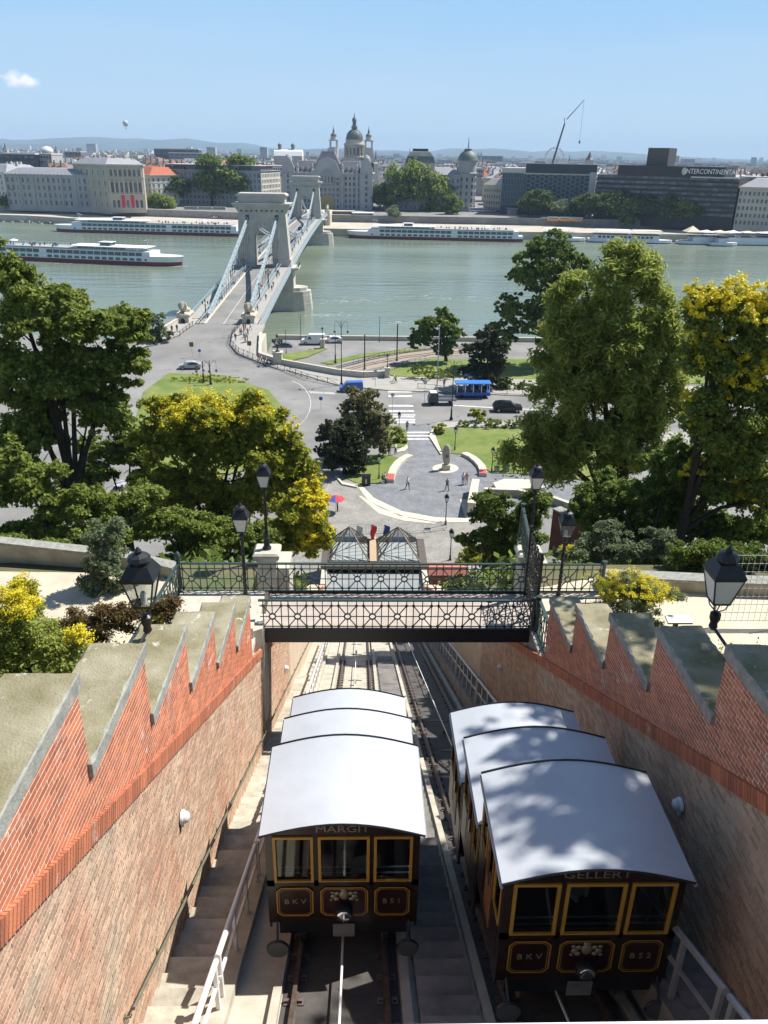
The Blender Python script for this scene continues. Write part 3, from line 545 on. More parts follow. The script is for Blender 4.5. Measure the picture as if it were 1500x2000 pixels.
def lattice(label, a, e, h):
    a, e = Vector(a), Vector(e); t = thing('iron_gate', label, 'gate', a); d = e-a; n = 3
    for j in range(3):
        for i in range(n):
            key = ('g', round(d.length/n, 2), h/3)
            if key not in PANELS: PANELS[key] = rail_panel(d.length/n, h/3, m_black)
            link('gate_panel', PANELS[key], t, d*((i+0.5)/n)+Vector((0, 0, j*h/3)), (0, 0, math.atan2(d.y, d.x)))
    for q in (0, 1): MB().box(-0.05, -0.05, 0, 0.05, 0.05, h+0.1).build('post', m_black, t, d*q)
lattice('tall black lattice gate end on where the footbridge meets the shaded wall', (5.86, 22.95, 33.45), (5.92, 25.05, 33.45), 2.7)
# ------------------------------------------------------------------ lanterns
def lantern(parent, z, s=1.0, mg=None, m=None):
    m = m or m_black; f = MB(); b0, b1, h = 0.135*s, 0.24*s, 0.50*s
    for sx in (-1, 1):
        for sy in (-1, 1): f.bar((sx*b0, sy*b0, z), (sx*b1, sy*b1, z+h), 0.022*s)
    for q, zz in ((b0, z), (b1, z+h)):
        f.box(-q-0.012, -q-0.012, zz-0.012, q+0.012, -q+0.012, zz+0.018); f.box(-q-0.012, q-0.012, zz-0.012, q+0.012, q+0.012, zz+0.018)
        f.box(-q-0.012, -q+0.012, zz-0.012, -q+0.012, q-0.012, zz+0.018); f.box(q-0.012, -q+0.012, zz-0.012, q+0.012, q-0.012, zz+0.018)
    f.build('lantern_frame', m, parent)
    for k in range(4):
        c, sn = math.cos(k*math.pi/2), math.sin(k*math.pi/2); g = MB()
        P = [(-b0+.012, -b0, z+0.015), (b0-.012, -b0, z+0.015), (b1-.012, -b1, z+h-0.015), (-b1+.012, -b1, z+h-0.015)]
        g.add([(x*c-y*sn, x*sn+y*c, zz) for x, y, zz in P], [(0, 1, 2, 3)]); g.build('pane', mg or MATS['frosted_lamp_glass'], parent)
    r = MB(); r.lathe([(b1*1.52, z+h+0.015), (b1*1.55, z+h+0.05), (b1*0.95, z+h+0.24*s), (b1*0.6, z+h+0.25*s), (b1*0.6, z+h+0.3*s), (b1*0.85, z+h+0.31*s), (b1*0.7, z+h+0.37*s), (0.05*s, z+h+0.42*s), (0.05*s, z+h+0.46*s), (0.01, z+h+0.52*s)][:3], 4, ph=math.pi/4)
    r.lathe([(b1*0.62, z+h+0.22*s), (b1*0.6, z+h+0.3*s), (b1*0.8, z+h+0.31*s), (b1*0.66, z+h+0.37*s), (0.055*s, z+h+0.41*s), (0.06*s, z+h+0.45*s), (0.01, z+h+0.52*s)], 10)
    r.build('lantern_roof', m, parent); MB().lathe([(0.05*s, 0), (0.055*s, 0.14*s), (0.035*s, 0.2*s)], 8, (0, 0, z+0.02)).build('bulb', MATS['white_paint'], parent)
    st = MB()
    for k in range(4): a = k*math.pi/2+math.pi/4; st.tube([(0.03*s*math.cos(a), 0.03*s*math.sin(a), z-0.2*s), (0.13*s*math.cos(a), 0.13*s*math.sin(a), z-0.12*s), (b0*1.3*math.cos(a), b0*1.3*math.sin(a), z)], 0.011*s, 5)
    st.build('lantern_cradle', m, parent)
def lamp_post(label, loc, H, s=1.0, twist=True, group=None, mg=None):
    t = thing('lamp_post', label, 'street lamp', loc, 0, group); hz = H-1.05*s
    b = MB(); b.lathe([(0.17*s, 0), (0.17*s, 0.08), (0.12*s, 0.14), (0.105*s, 0.45*s), (0.13*s, 0.5*s), (0.085*s, 0.56*s), (0.075*s, 0.7*s)], 12); b.build('base', m_black, t, smooth=True)
    p = MB(); n = 10
    pr = [(0.062*s*(1-0.25*i/n), 0.68*s+(hz-0.2*s-0.68*s)*i/n) for i in range(n+1)]; p.lathe(pr, 8)
    p.lathe([(0.05*s, hz-0.22*s), (0.10*s, hz-0.16*s), (0.05*s, hz-0.08*s), (0.035*s, hz)], 10); p.build('post', m_black, t, smooth=True)
    if twist:
        for ph in (0, math.pi):
            q = MB(); k = 44; q.tube([(0.062*s*(1-0.25*i/k)*math.cos(ph+i*0.62), 0.062*s*(1-0.25*i/k)*math.sin(ph+i*0.62), 0.7*s+(hz-0.95*s)*i/k) for i in range(k+1)], 0.016*s, 5); q.build('spiral_vine', m_black, t)
    lantern(t, hz+0.02, s, mg); return t
m_lampclear = clear('lantern_glass', (0.86, 0.9, 0.9), 0.72)
lamp_post('black lantern post standing on the sunlit landing of the footbridge', (-3.98, 24.0, 33.5), 4.05, 1.0)
lamp_post('black lantern post standing between the gate and the shaded stone copings', (6.85, 24.0, 33.5), 3.9, 1.0, mg=m_lampclear)
def pedestal_lamp(x, lab, lab2):
    t = thing('stone_pedestal', lab, 'pedestal', (x, 27.9, 30.6)); MB().box(-0.38, -0.42, 0, 0.38, 0.42, 3.0).build('shaft', m_stone, t)
    b = MB(); b.lathe([(0.60, 2.95), (0.72, 3.08), (0.72, 3.2), (0.62, 3.28)], 4, ph=math.pi/4); b.build('cap', m_stone, t); MB().box(0.38, -0.3, 0, 0.85, 1.2, 2.55).build('stair_wall', m_stone, t)
    lamp_post(lab2, (x, 27.9, 33.88), 3.65, 1.0)
pedestal_lamp(-3.68, 'pale stone pedestal behind the footbridge with golden blossom beside it', 'black lantern post on the pale pedestal in front of the golden tree')
pedestal_lamp(6.6, 'stone pedestal half hidden by ironwork behind the footbridge', 'black lantern post on the pedestal in front of the feathery green tree')
def bracket_lamp(label, loc, anchor, s=1.0, mg=None):
    t = thing('bracket_lamp', label, 'wall lamp', loc); c = Vector(anchor)-Vector(loc); lantern(t, 0, s, mg)
    b = MB(); b.lathe([(0.04, -0.2*s), (0.09*s, -0.24*s), (0.09*s, -0.34*s), (0.06*s, -0.42*s), (0.075*s, -0.5*s), (0.03, -0.56*s)], 10); b.build('socket', m_black, t, smooth=True)
    m = Vector((0, 0, -0.5*s)); arm = MB(); arm.tube([m, m+(c-m)*0.3+Vector((0, 0, -0.05)), m+(c-m)*0.7+Vector((0, 0, -0.06)), c], 0.03, 8); arm.build('arm', m_black, t, smooth=True)
    sc = MB()
    for f in (0.3, 0.5, 0.7, 0.88):
        o = m+(c-m)*f; dn = Vector((0, 0, -1)); al = (c-m).normalized()
        sc.tube([o+dn*(0.1-0.1*math.cos(k*0.7))*1.2+al*0.09*math.sin(k*0.7)*(1-k/12) for k in range(9)], 0.018, 5); sc.ell(tuple(o+dn*0.16+al*0.05), (0.045, 0.045, 0.03), 6, 5)
    sc.build('scroll_leaf', m_black, t)
    pl = MB(); pl.box(-0.06, -0.06, -0.3, 0.06, 0.06, 0.12); pl.build('wall_plate', m_black, t, c)
bracket_lamp('large black lantern on a bracket beside the lichened sunlit copings', (-3.83, 12.3, 40.68), (-4.2, 11.2, 39.75), 1.1, m_lampclear)
bracket_lamp('large black lantern on a scrolled bracket beside the shaded copings', (6.42, 12.3, 40.76), (6.5, 10.2, 40.2), 1.08)
# ------------------------------------------------------------------ lower station with its glazed roof lights
m_glassroof = clear('roof_light_glass', (0.86, 0.90, 0.90), 0.80); m_brownst = mat('brown_steel', (0.10, 0.08, 0.065), 0.6, var=0.2, scale=3)
t = thing('funicular_station', 'lower funicular station with a pair of glazed pyramid roof lights', 'station', (1.2, 66, 9.4))
st = MB(); st.box(-4.9, -3.0, 0, -4.4, 5.6, 3.2); st.box(4.4, -3.0, 0, 4.9, 5.6, 3.2); st.box(-4.4, 5.2, 0, 4.4, 5.6, 3.2); st.build('walls', m_stone, t)
MB().box(-4.95, -6.5, 2.5, 4.95, -0.2, 2.8).build('lower_roof', mat('pale_roof_sheet', (0.26, 0.27, 0.27), 0.6, var=0.15, scale=1), t)
MB().box(-5.0, -0.2, 3.2, 5.0, 5.7, 3.5).build('roof_edge', m_brownst, t)
for xa, xb in ((-4.3, -0.45), (0.25, 4.35)):
    q = thing('roof_light', 'x', 'x'); del q['label'], q['category']; q.parent = t; q.location = ((xa+xb)/2, 3.0, 3.5); hw = (xb-xa)/2; ap = Vector((0, 0, 2.55)); dy = 2.4
    C4 = [Vector((-hw, -dy, 0)), Vector((hw, -dy, 0)), Vector((hw, dy, 0)), Vector((-hw, dy, 0))]; bars = MB()
    for k in range(4):
        a, e = C4[k], C4[(k+1) % 4]; g = MB(); g.add([a, e, ap], [(0, 1, 2)]); g.build('pane', m_glassroof, q); bars.bar(a, ap, 0.11); bars.bar(a, e, 0.12)
        for f in (0.17, 0.34, 0.5, 0.66, 0.83): s0 = a.lerp(e, f); mid = (a+e)/2; tt = 1-abs(f-0.5)*2; bars.bar(s0, s0.lerp(ap+(s0-mid)*0, 1) if f == 0.5 else s0+(ap-mid)*tt, 0.06)
    bars.build('glazing_bar', m_brownst, q)
    MB().box(-hw+0.2, -dy+0.3, 0.02, hw-0.2, dy-0.3, 0.05).build('hall_floor', mat('pale_hall_floor', (0.62, 0.60, 0.55), 0.8), q); MB().box(-hw+0.2, dy-0.5, 0.05, hw-0.2, dy-0.3, 0.55).build('hall_counter', mat('slate_blue', (0.12, 0.15, 0.18), 0.6), q)
MB().box(-0.42, 0.4, 3.5, 0.22, 5.6, 3.75).build('gutter_walk', mat('buff_timber', (0.42, 0.31, 0.20), 0.8, var=0.1), t)
t = thing('station_annex', 'low annex with a terracotta roof edge beside the glazed roof lights', 'building', (8.3, 68, 9.4)); MB().box(-1.9, -1.0, -3, 2.0, 1.2, 1.9).build('walls', mat('dark_red_render', (0.18, 0.06, 0.045), 0.9, var=0.2), t); MB().box(-2.0, 0.3, 1.9, 2.1, 1.3, 2.1).build('roof', mat('terracotta', (0.45, 0.17, 0.12), 0.9, var=0.1), t)
def flag(loc, cols, label):
    t = thing('flag', label, 'flag', loc); MB().tube([(0, 0, 0), (0, -0.5, 2.6)], 0.03, 6).build('pole', m_white, t)
    b = MB(); n = 6
    for i in range(n+1):
        for j, s in enumerate((0, 1)): b.v.append((0.07*math.sin(i*1.3)+0.05*s, -0.5+0.2*i/n-0.25*s*i/n, 2.6-1.7*i/n-0.0*s)); b.v[-1] = (b.v[-1][0]+s*(0.55-0.05*i), b.v[-1][1], b.v[-1][2]-s*0.25)
    b.f = [(2*i, 2*i+1, 2*i+3, 2*i+2) for i in range(n)]; b.m = [0]*n; b.build('cloth', mat('flag_'+label.split()[0], cols, 0.8), t)
flag((0.9, 71.5, 12.2), (0.62, 0.04, 0.06), 'red flag drooping between the glazed roof lights'); flag((2.2, 71.9, 12.0), (0.04, 0.07, 0.30), 'blue flag drooping behind the right hand roof light'); flag((-0.5, 71.9, 11.9), (0.65, 0.65, 0.65), 'white flag drooping behind the left hand roof light')
# ------------------------------------------------------------------ river, ground, streets
ZP = 9.5
def water():
    m = bpy.data.materials.new('river_water'); m.use_nodes = True; t = m.node_tree; b = t.nodes['Principled BSDF']; lk = t.links.new
    b.inputs['Roughness'].default_value = 0.10; b.inputs['IOR'].default_value = 1.33
    g = t.nodes.new('ShaderNodeNewGeometry'); n0 = t.nodes.new('ShaderNodeTexNoise'); n0.inputs['Scale'].default_value = 0.02; n0.inputs['Detail'].default_value = 5
    v0 = t.nodes.new('ShaderNodeVectorMath'); v0.operation = 'MULTIPLY'; v0.inputs[1].default_value = (0.35, 1.0, 1.0); lk(g.outputs['Position'], v0.inputs[0]); lk(v0.outputs[0], n0.inputs['Vector'])
    r = t.nodes.new('ShaderNodeMixRGB'); r.inputs[1].default_value = (0.125, 0.158, 0.112, 1); r.inputs[2].default_value = (0.190, 0.228, 0.180, 1); lk(n0.outputs[0], r.inputs[0]); lk(r.outputs[0], b.inputs['Base Color'])
    n9 = t.nodes.new('ShaderNodeTexNoise'); n9.inputs['Scale'].default_value = 0.013; n9.inputs['Detail'].default_value = 6; v9 = t.nodes.new('ShaderNodeVectorMath'); v9.operation = 'MULTIPLY'; v9.inputs[1].default_value = (0.3, 1.3, 1); lk(g.outputs['Position'], v9.inputs[0]); lk(v9.outputs[0], n9.inputs['Vector'])
    k9 = t.nodes.new('ShaderNodeMapRange'); k9.inputs[1].default_value = 0.38; k9.inputs[2].default_value = 0.62; k9.inputs[3].default_value = 0.05; k9.inputs[4].default_value = 0.30; lk(n9.outputs[0], k9.inputs[0]); lk(k9.outputs[0], b.inputs['Roughness'])
    hs = []
    for sc, wgt, st in ((0.10, 1.0, (0.35, 1.2, 1)), (0.45, 0.35, (0.5, 1.0, 1)), (1.7, 0.12, (0.7, 1, 1))):
        v = t.nodes.new('ShaderNodeVectorMath'); v.operation = 'MULTIPLY'; v.inputs[1].default_value = st; lk(g.outputs['Position'], v.inputs[0])
        n = t.nodes.new('ShaderNodeTexNoise'); n.inputs['Scale'].default_value = sc; n.inputs['Detail'].default_value = 4; n.inputs['Distortion'].default_value = 0.6; lk(v.outputs[0], n.inputs['Vector'])
        k = t.nodes.new('ShaderNodeMath'); k.operation = 'MULTIPLY'; k.inputs[1].default_value = wgt; lk(n.outputs[0], k.inputs[0]); hs.append(k)
    a = t.nodes.new('ShaderNodeMath'); lk(hs[0].outputs[0], a.inputs[0]); lk(hs[1].outputs[0], a.inputs[1]); c = t.nodes.new('ShaderNodeMath'); lk(a.outputs[0], c.inputs[0]); lk(hs[2].outputs[0], c.inputs[1])
    bp = t.nodes.new('ShaderNodeBump'); bp.inputs['Strength'].default_value = 0.55; bp.inputs['Distance'].default_value = 0.9; lk(c.outputs[0], bp.inputs['Height']); lk(bp.outputs[0], b.inputs['Normal'])
    return m
sheet('river', [(-2500, 150), (2500, 150), (2500, 640), (-2500, 700)], 0.0, water())
m_asph = mat('asphalt', (0.205, 0.20, 0.19), 0.9, var=0.22, scale=0.12, bump=0.2, bscale=20, detail=8, patch=((0.14, 0.138, 0.135), 0.3, 0.60, 0.66))
m_pave = mat('pale_pavement', (0.33, 0.315, 0.285), 0.92, var=0.10, scale=0.7, bump=0.2, bscale=15)
m_paint = mat('road_paint', (0.52, 0.52, 0.50), 0.8, var=0.2, scale=1.2, patch=((0.24, 0.24, 0.23), 2.0, 0.58, 0.75))
m_grass = mat('lawn', (0.09, 0.15, 0.02), 1.0, col2=(0.20, 0.22, 0.06), scale=0.35, patch=((0.26, 0.23, 0.11), 0.5, 0.60, 0.75), bump=0.9, bscale=12)
m_cream = mat('cream_stone', (0.56, 0.50, 0.40), 0.9, var=0.08, scale=1.5)
def cobble(name, c1, c2, sx, sy, ang=0.0, mort=(0.10, 0.10, 0.10)):
    m = bpy.data.materials.new(name); m.use_nodes = True; MATS[name] = m; t = m.node_tree; b = t.nodes['Principled BSDF']; b.inputs['Roughness'].default_value = 0.85; lk = t.links.new
    g = t.nodes.new('ShaderNodeNewGeometry'); mp = t.nodes.new('ShaderNodeMapping'); mp.inputs['Rotation'].default_value = (0, 0, ang); lk(g.outputs['Position'], mp.inputs['Vector'])
    br = t.nodes.new('ShaderNodeTexBrick'); br.inputs['Scale'].default_value = 1.0; br.inputs['Brick Width'].default_value = sx; br.inputs['Row Height'].default_value = sy; br.inputs['Mortar Size'].default_value = 0.012
    br.inputs['Color1'].default_value = (*c1, 1); br.inputs['Color2'].default_value = (*c2, 1); br.inputs['Mortar'].default_value = (*mort, 1); lk(mp.outputs[0], br.inputs['Vector'])
    n = t.nodes.new('ShaderNodeTexNoise'); n.inputs['Scale'].default_value = 0.6; n.inputs['Detail'].default_value = 6; lk(g.outputs['Position'], n.inputs['Vector'])
    h = t.nodes.new('ShaderNodeHueSaturation'); k = t.nodes.new('ShaderNodeMapRange'); k.inputs[1].default_value = 0.3; k.inputs[2].default_value = 0.7; k.inputs[3].default_value = 0.82; k.inputs[4].default_value = 1.15; lk(n.outputs[0], k.inputs[0]); lk(k.outputs[0], h.inputs['Value']); lk(br.outputs['Color'], h.inputs['Color']); lk(h.outputs[0], b.inputs['Base Color'])
    bp = t.nodes.new('ShaderNodeBump'); bp.inputs['Strength'].default_value = 0.5; bp.inputs['Distance'].default_value = 0.02; lk(br.outputs['Fac'], bp.inputs['Height']); bp.invert = True; lk(bp.outputs[0], b.inputs['Normal']); return m
m_cob = cobble('cobblestones', (0.34, 0.32, 0.28), (0.25, 0.24, 0.215), 0.24, 0.16, 0.25)
m_set = cobble('blue_grey_setts', (0.215, 0.225, 0.235), (0.165, 0.172, 0.185), 0.5, 0.25, 0.8)
sheet('street', [(-220, 60), (220, 60), (220, 182), (-20, 182), (-20, 165), (-22, 158), (-44, 158), (-50, 166), (-60, 182), (-220, 182)], ZP-0.02, m_asph)
MB().box(-20, 181.4, -3, 220, 182, ZP-0.03).build('quay_wall', m_stone)['kind'] = 'structure'; MB().box(-220, 181.4, -3, -60, 182, ZP-0.03).build('quay_wall', m_stone)['kind'] = 'structure'
def area(name, px, dz, m, th=None): return sheet(name, gpoly(px, ZP+dz), ZP+dz, m, th=th)
area('pavement', [(470, 700), (560, 722), (660, 752), (760, 762), (860, 765), (1070, 775), (1300, 790), (1500, 800), (1500, 760), (1070, 742), (900, 738), (760, 735), (700, 728), (640, 722), (560, 706), (490, 690)], 0.12, m_pave, 0.12)
area('pavement', [(846, 838), (855, 824), (1060, 822), (1400, 850), (1400, 880), (1050, 836), (900, 833)], 0.12, m_pave, 0.12)
area('plaza', [(560, 1130), (600, 1040), (628, 965), (655, 925), (690, 935), (700, 947), (720, 975), (780, 1006), (850, 1021), (915, 1015), (945, 1050), (960, 1130)], 0.01, m_cob)
area('plaza', [(793, 832), (838, 832), (846, 862), (862, 885), (905, 888), (945, 925), (1000, 922), (1120, 930), (1120, 1010), (915, 1014), (850, 1019), (780, 1004), (720, 973), (700, 947), (740, 945), (762, 930), (775, 905), (800, 888), (797, 862)], 0.02, m_set)
area('plaza_band', [(694, 944), (703, 944), (730, 972), (785, 998), (850, 1010), (945, 1013), (945, 1020), (850, 1019), (780, 1007), (720, 978)], 0.03, m_cream)
area('plaza_band', [(700, 968), (706, 969), (745, 993), (800, 1012), (850, 1020), (850, 1023), (790, 1017), (740, 1003)], 0.03, m_cream)
area('plaza_band', [(898, 975), (914, 975), (914, 1012), (908, 1010)], 0.03, m_cream)
sd = [(870+25.5*math.cos(a), 914.5+9.2*math.sin(a)) for a in [k*math.pi/12 for k in range(24)]]
area('statue_disc', sd, 0.035, m_cream)
area('terrace', [(963, 943), (985, 935), (1050, 937), (1065, 952), (1000, 955), (970, 954)], 0.5, m_cream, 0.5)
area('lawn', [(850, 850), (846, 838), (900, 835), (1050, 838), (1220, 850), (1220, 950), (1060, 925), (962, 924), (945, 912), (905, 887), (865, 884)], 0.10, m_grass, 0.1)
area('lawn', [(672, 932), (700, 892), (745, 885), (781, 894), (768, 912), (757, 928), (738, 943), (700, 944)], 0.10, m_grass, 0.1)
area('lawn', [(735, 862), (760, 830), (792, 838), (795, 862), (790, 872), (760, 874)], 0.10, m_grass, 0.1)
area('lawn', [(262, 830), (280, 765), (330, 728), (440, 733), (525, 762), (556, 800), (560, 835), (520, 910), (330, 950), (270, 900)], 0.12, m_grass, 0.12)
area('lawn', [(505, 705), (560, 690), (620, 682), (640, 680), (600, 697), (545, 709)], 0.16, m_grass, 0.1); area('lawn', [(625, 708), (700, 692), (830, 678), (830, 682), (700, 699), (650, 712)], 0.10, m_grass, 0.1)
area('lawn', [(755, 733), (770, 715), (840, 700), (905, 702), (1060, 700), (1400, 705), (1400, 750), (1060, 742), (900, 740)], 0.10, m_grass, 0.1)
area('kerb', [(838, 852), (840, 845), (846, 838), (849, 838), (850, 850), (864, 885), (860, 886), (845, 862)], 0.22, m_cream, 0.2); area('kerb', [(655, 930), (658, 928), (668, 940), (692, 946), (700, 948), (697, 951), (668, 945)], 0.2, m_cream, 0.2)
area('kerb', [(775, 880), (795, 868), (797, 874), (790, 880), (776, 883)], 0.06, m_cream, 0.06)
def mark(px, dz=0.0): return area('road_marking', px, dz, m_paint)
for i in range(7):
    y = 763+i*(8.5+0.25*i); mark([(758+i*0.3, y), (803+i*1.2, y), (804+i*1.2, y+3.6), (758+i*0.3, y+3.6)]) if i != 2 else None
for i in range(2): mark([(762, 809+i*9), (811, 809+i*9), (811, 812.5+i*9), (762, 812.5+i*9)])
for i in range(3): area('road_marking', [(795, 843+i*6.5), (838+i*2, 843+i*6.5), (839+i*2, 846+i*6.5), (795, 846+i*6.5)], 0.025, m_paint)
for i in range(10): mark([(602+i*5, 764+i*0.25), (605+i*5, 764+i*0.25), (611+i*5, 768+i*0.25), (608+i*5, 768+i*0.25)])
mark([(875, 790), (960, 795), (1060, 800), (1060, 801.5), (960, 797), (875, 792)]); mark([(470, 700), (455, 690), (470, 650), (472, 650), (458, 690), (473, 699)])
def arcmark(px): mark(px)
cv = [(570, 743), (585, 750), (597, 760), (605, 773), (608, 788), (605, 803), (598, 817), (586, 830)]
arcmark([(x, y) for x, y in cv]+[(x-1.2, y+0.4) for x, y in cv[::-1]])
# ramp up to the bridge
def ramp():
    rows = [((-56, 157), (-19, 154), ZP), ((-49, 166), (-22.3, 164), 9.9), ((-44.3, 175), (-23.4, 175), 10.7), ((-41.6, 186), (-22.9, 186), 11.62)]
    b = MB()
    for l, r, z in rows:
        for k in range(9): f = k/8; b.v.append((l[0]+(r[0]-l[0])*f, l[1]+(r[1]-l[1])*f, z-0.012))
    b.f = [(j*9+i, j*9+i+1, (j+1)*9+i+1, (j+1)*9+i) for j in range(3) for i in range(8)]; b.m = [0]*len(b.f); tag(b.build('bridge_ramp', m_asph), kind='structure')
    b = MB(); b.prism([(-44.5, 163), (-22, 163), (-22.4, 187), (-42, 187)], -3, 9.4); tag(b.build('bridge_abutment', m_stone), kind='structure')
ramp()
fm = MB(); rf_ = random.Random(9)
for cx_, cy_, ax, ay, nn in ((-12, 262, 9, 5, 60), (-4, 290, 12, 6, 70), (16, 250, 14, 5, 40), (28, 300, 16, 7, 50), (-20, 222, 4, 5, 40), (-84, 377, 7, 2, 60), (-110, 381, 30, 1.5, 70), (-180, 405, 12, 2, 50)):
    for q in range(nn): x, y = rf_.gauss(cx_, ax*0.5), rf_.gauss(cy_, ay*0.5); l_ = rf_.uniform(0.3, 1.3); w_ = rf_.uniform(0.06, 0.2); an = rf_.uniform(-0.5, 0.5); c_, s_ = math.cos(an), math.sin(an); fm.add([(x-l_*c_, y-l_*s_, 0.05), (x+w_*s_, y-w_*c_, 0.05), (x+l_*c_, y+l_*s_, 0.05), (x-w_*s_, y+w_*c_, 0.05)], [(0, 1, 2, 3)])
tag(fm.build('foam', mat('water_foam', (0.55, 0.60, 0.58), 0.8)), 'thin white foam flecks drifting past the bridge pier and ship', 'foam', kind='stuff')
def sloped(rows):
    b = MB()
    for (xl, yl), (xr, yr), z in rows: b.v += [(xl, yl, z), (xr, yr, z), (xr, yr, z-0.6), (xl, yl, z-0.6)]
    n = len(rows)
    for i in range(n-1):
        for k in range(4): a, e = 4*i+k, 4*i+(k+1) % 4; b.f.append((a, e, e+4, a+4))
    b.f += [(3, 2, 1, 0), (4*n-4, 4*n-3, 4*n-2, 4*n-1)]; b.m = [0]*len(b.f); tag(b.build('bridge_pavement', m_pave), kind='structure')
def ZR(Y): return 9.62+max(0.0, min(1.0, (Y-156)/30))*2.1
sloped([((-38.4, 186), (-42.2, 186), 11.74), ((-39.8, 176), (-44.6, 175.5), 10.98), ((-43.5, 169.5), (-48, 169), 10.45), ((-48, 165), (-53.5, 163.2), 10.0)])
sloped([((-22.5, 186), (-28.0, 186), 11.74), ((-22.6, 178), (-28.9, 178), 11.1), ((-22.6, 171), (-28.2, 170), 10.6), ((-21.6, 166.5), (-25.6, 163.5), 10.25), ((-18.5, 163.2), (-21, 158.0), 9.9), ((-13.2, 157.6), (-15.0, 151.5), 9.62)])
low_wall('curving stone parapet on the upstream side of the bridge approach', [(-60, 158, 9.4), (-53, 163.5, 9.8), (-47.5, 169.5, 10.4), (-44.5, 176, 11.0), (-42.4, 186, 11.7)], 1.05, 0.6, m_stone, m_stone, 'approach_parapet')
pts = [G(x, y, ZP) for x, y in ((508, 700), (545, 712), (600, 722), (660, 733), (710, 738), (757, 736))]
low_wall('curving stone parapet beside the tram cutting', [(-22.4, 177, 10.6)]+[(p.x, p.y, ZP) for p in pts], 1.1, 0.5, m_stone, m_stone, 'approach_parapet')
low_wall('river parapet of the quay behind the tram curve', [(-19, 180.5, ZP-0.1), (20, 180.5, ZP-0.1), (80, 180.8, ZP-0.1), (200, 181, ZP-0.1)], 0.95, 0.5, m_stone, m_stone, 'quay_parapet')
# tram track on its curve
tt = thing('tram_track', 'pair of tram rails curving through the cutting by the river', 'track', tuple(G(720, 712, ZP)))
O = G(720, 712, ZP); arcs = [(655, 727), (720, 710), (790, 696), (850, 689), (930, 685)]
for off in (0, 4.2):
    for d in (0, 1.45):
        q = []
        for x, y in arcs: p = G(x, y, ZP); q.append(Vector((p.x, p.y+off+d-1.5, ZP+0.06))-O)
        b = MB()
        for a_, e_ in zip(q, q[1:]): b.bar(a_, e_, 0.12, 0.12)
        b.build('rail', m_rail, tt)
area('tram_bed', [(645, 732), (655, 724), (720, 704), (790, 690), (850, 683), (935, 678), (935, 690), (850, 697), (790, 705), (720, 722), (690, 735)], 0.03, mat('ballast', (0.30, 0.25, 0.20), 1.0, var=0.2, scale=2, bump=0.6))
def picket(label, px, h, step, z=ZP, w=0.05, cross=False, m=None):
    P = [G(x, y, z) for x, y in px] if z is not None else [Vector(q) for q in px]; O = P[0]; t = thing('street_railing', label, 'railing', O); m = m or m_black; posts = MB(); 
    for a, e in zip(P, P[1:]):
        a2, e2 = a-O, e-O; n = max(1, round((e2-a2).length/step)); b = MB()
        for zz in (h, h*0.12): b.bar(a2+Vector((0, 0, zz)), e2+Vector((0, 0, zz)), 0.05)
        b.build('rail', m, t)
        for i in range(n):
            q = a2.lerp(e2, i/n); q2 = a2.lerp(e2, (i+1)/n); MB().box(q.x-w, q.y-w, q.z, q.x+w, q.y+w, q.z+h+0.06).build('post', m, t)
            if cross:
                c = MB(); c.bar(q+Vector((0, 0, 0.1)), q2+Vector((0, 0, h-0.05)), 0.03); c.bar(q+Vector((0, 0, h-0.05)), q2+Vector((0, 0, 0.1)), 0.035); c.build('cross_brace', m, t)
picket('black cross braced railing along the curved pavement below the lion', [(-27.9, 184, 11.6), (-28.7, 177.5, 11.05), (-28.0, 170, 10.6), (-25.4, 163.7, 10.25), (-20.9, 158.2, 9.9), (-15.0, 151.8, 9.62)]+[tuple(G(x, y, ZP+0.1)) for x, y in ((600, 741), (660, 752))], 1.0, 2.0, None, cross=True)
picket('black cross braced railing along the upstream bridge approach', [(-38.6, 184, 11.6), (-39.9, 176, 10.98), (-43.6, 169.4, 10.45), (-48.1, 164.8, 10.0)], 1.0, 2.0, None, cross=True)
picket('thin pickets beside the tram rails on the river side', [(690, 712), (740, 700), (800, 688), (850, 682)], 1.0, 1.4, ZP, 0.03); picket('thin pickets beside the tram rails on the pavement side', [(725, 735), (770, 722), (800, 712), (840, 703)], 1.0, 1.4, ZP, 0.03)
picket('low bollard railing along the crossing pavement', [(816, 759), (850, 762), (876, 766)], 0.95, 2.5, ZP+0.1, 0.04); picket('railing along the pavement behind the blue trolley', [(950, 768), (990, 770), (1050, 773)], 0.95, 2.5, ZP+0.1, 0.04)
def barrier(a, e, lab):
    a, e = Vector(a), Vector(e); d = e-a; L_ = d.length; t = thing('crowd_barrier', lab, 'barrier', a, math.atan2(d.y, d.x), 'crowd barriers by the station')
    b = MB(); b.tube([(0, 0, 0.1), (0, 0, 1.1), (L_, 0, 1.1), (L_, 0, 0.1)], 0.022, 6); b.bar((0, 0, 0.2), (L_, 0, 0.2), 0.03); b.build('frame', m_greymetal, t)
    for i in range(1, 12): MB().bar((L_*i/12, 0, 0.2), (L_*i/12, 0, 1.1), 0.014).build('bar', m_greymetal, t)
    for x in (0.3, L_-0.3): MB().box(x-0.03, -0.3, 0, x+0.03, 0.3, 0.06).build('foot', m_greymetal, t)
Q = [G(x, y, ZP) for x, y in ((680, 1041), (715, 1042), (757, 1040), (795, 1041), (835, 1039), (873, 1034))]
for a_, e_ in zip(Q, Q[1:]): barrier(a_+(e_-a_)*0.03, e_-(e_-a_)*0.03, 'galvanised crowd barrier in the row between the station and the round plaza')
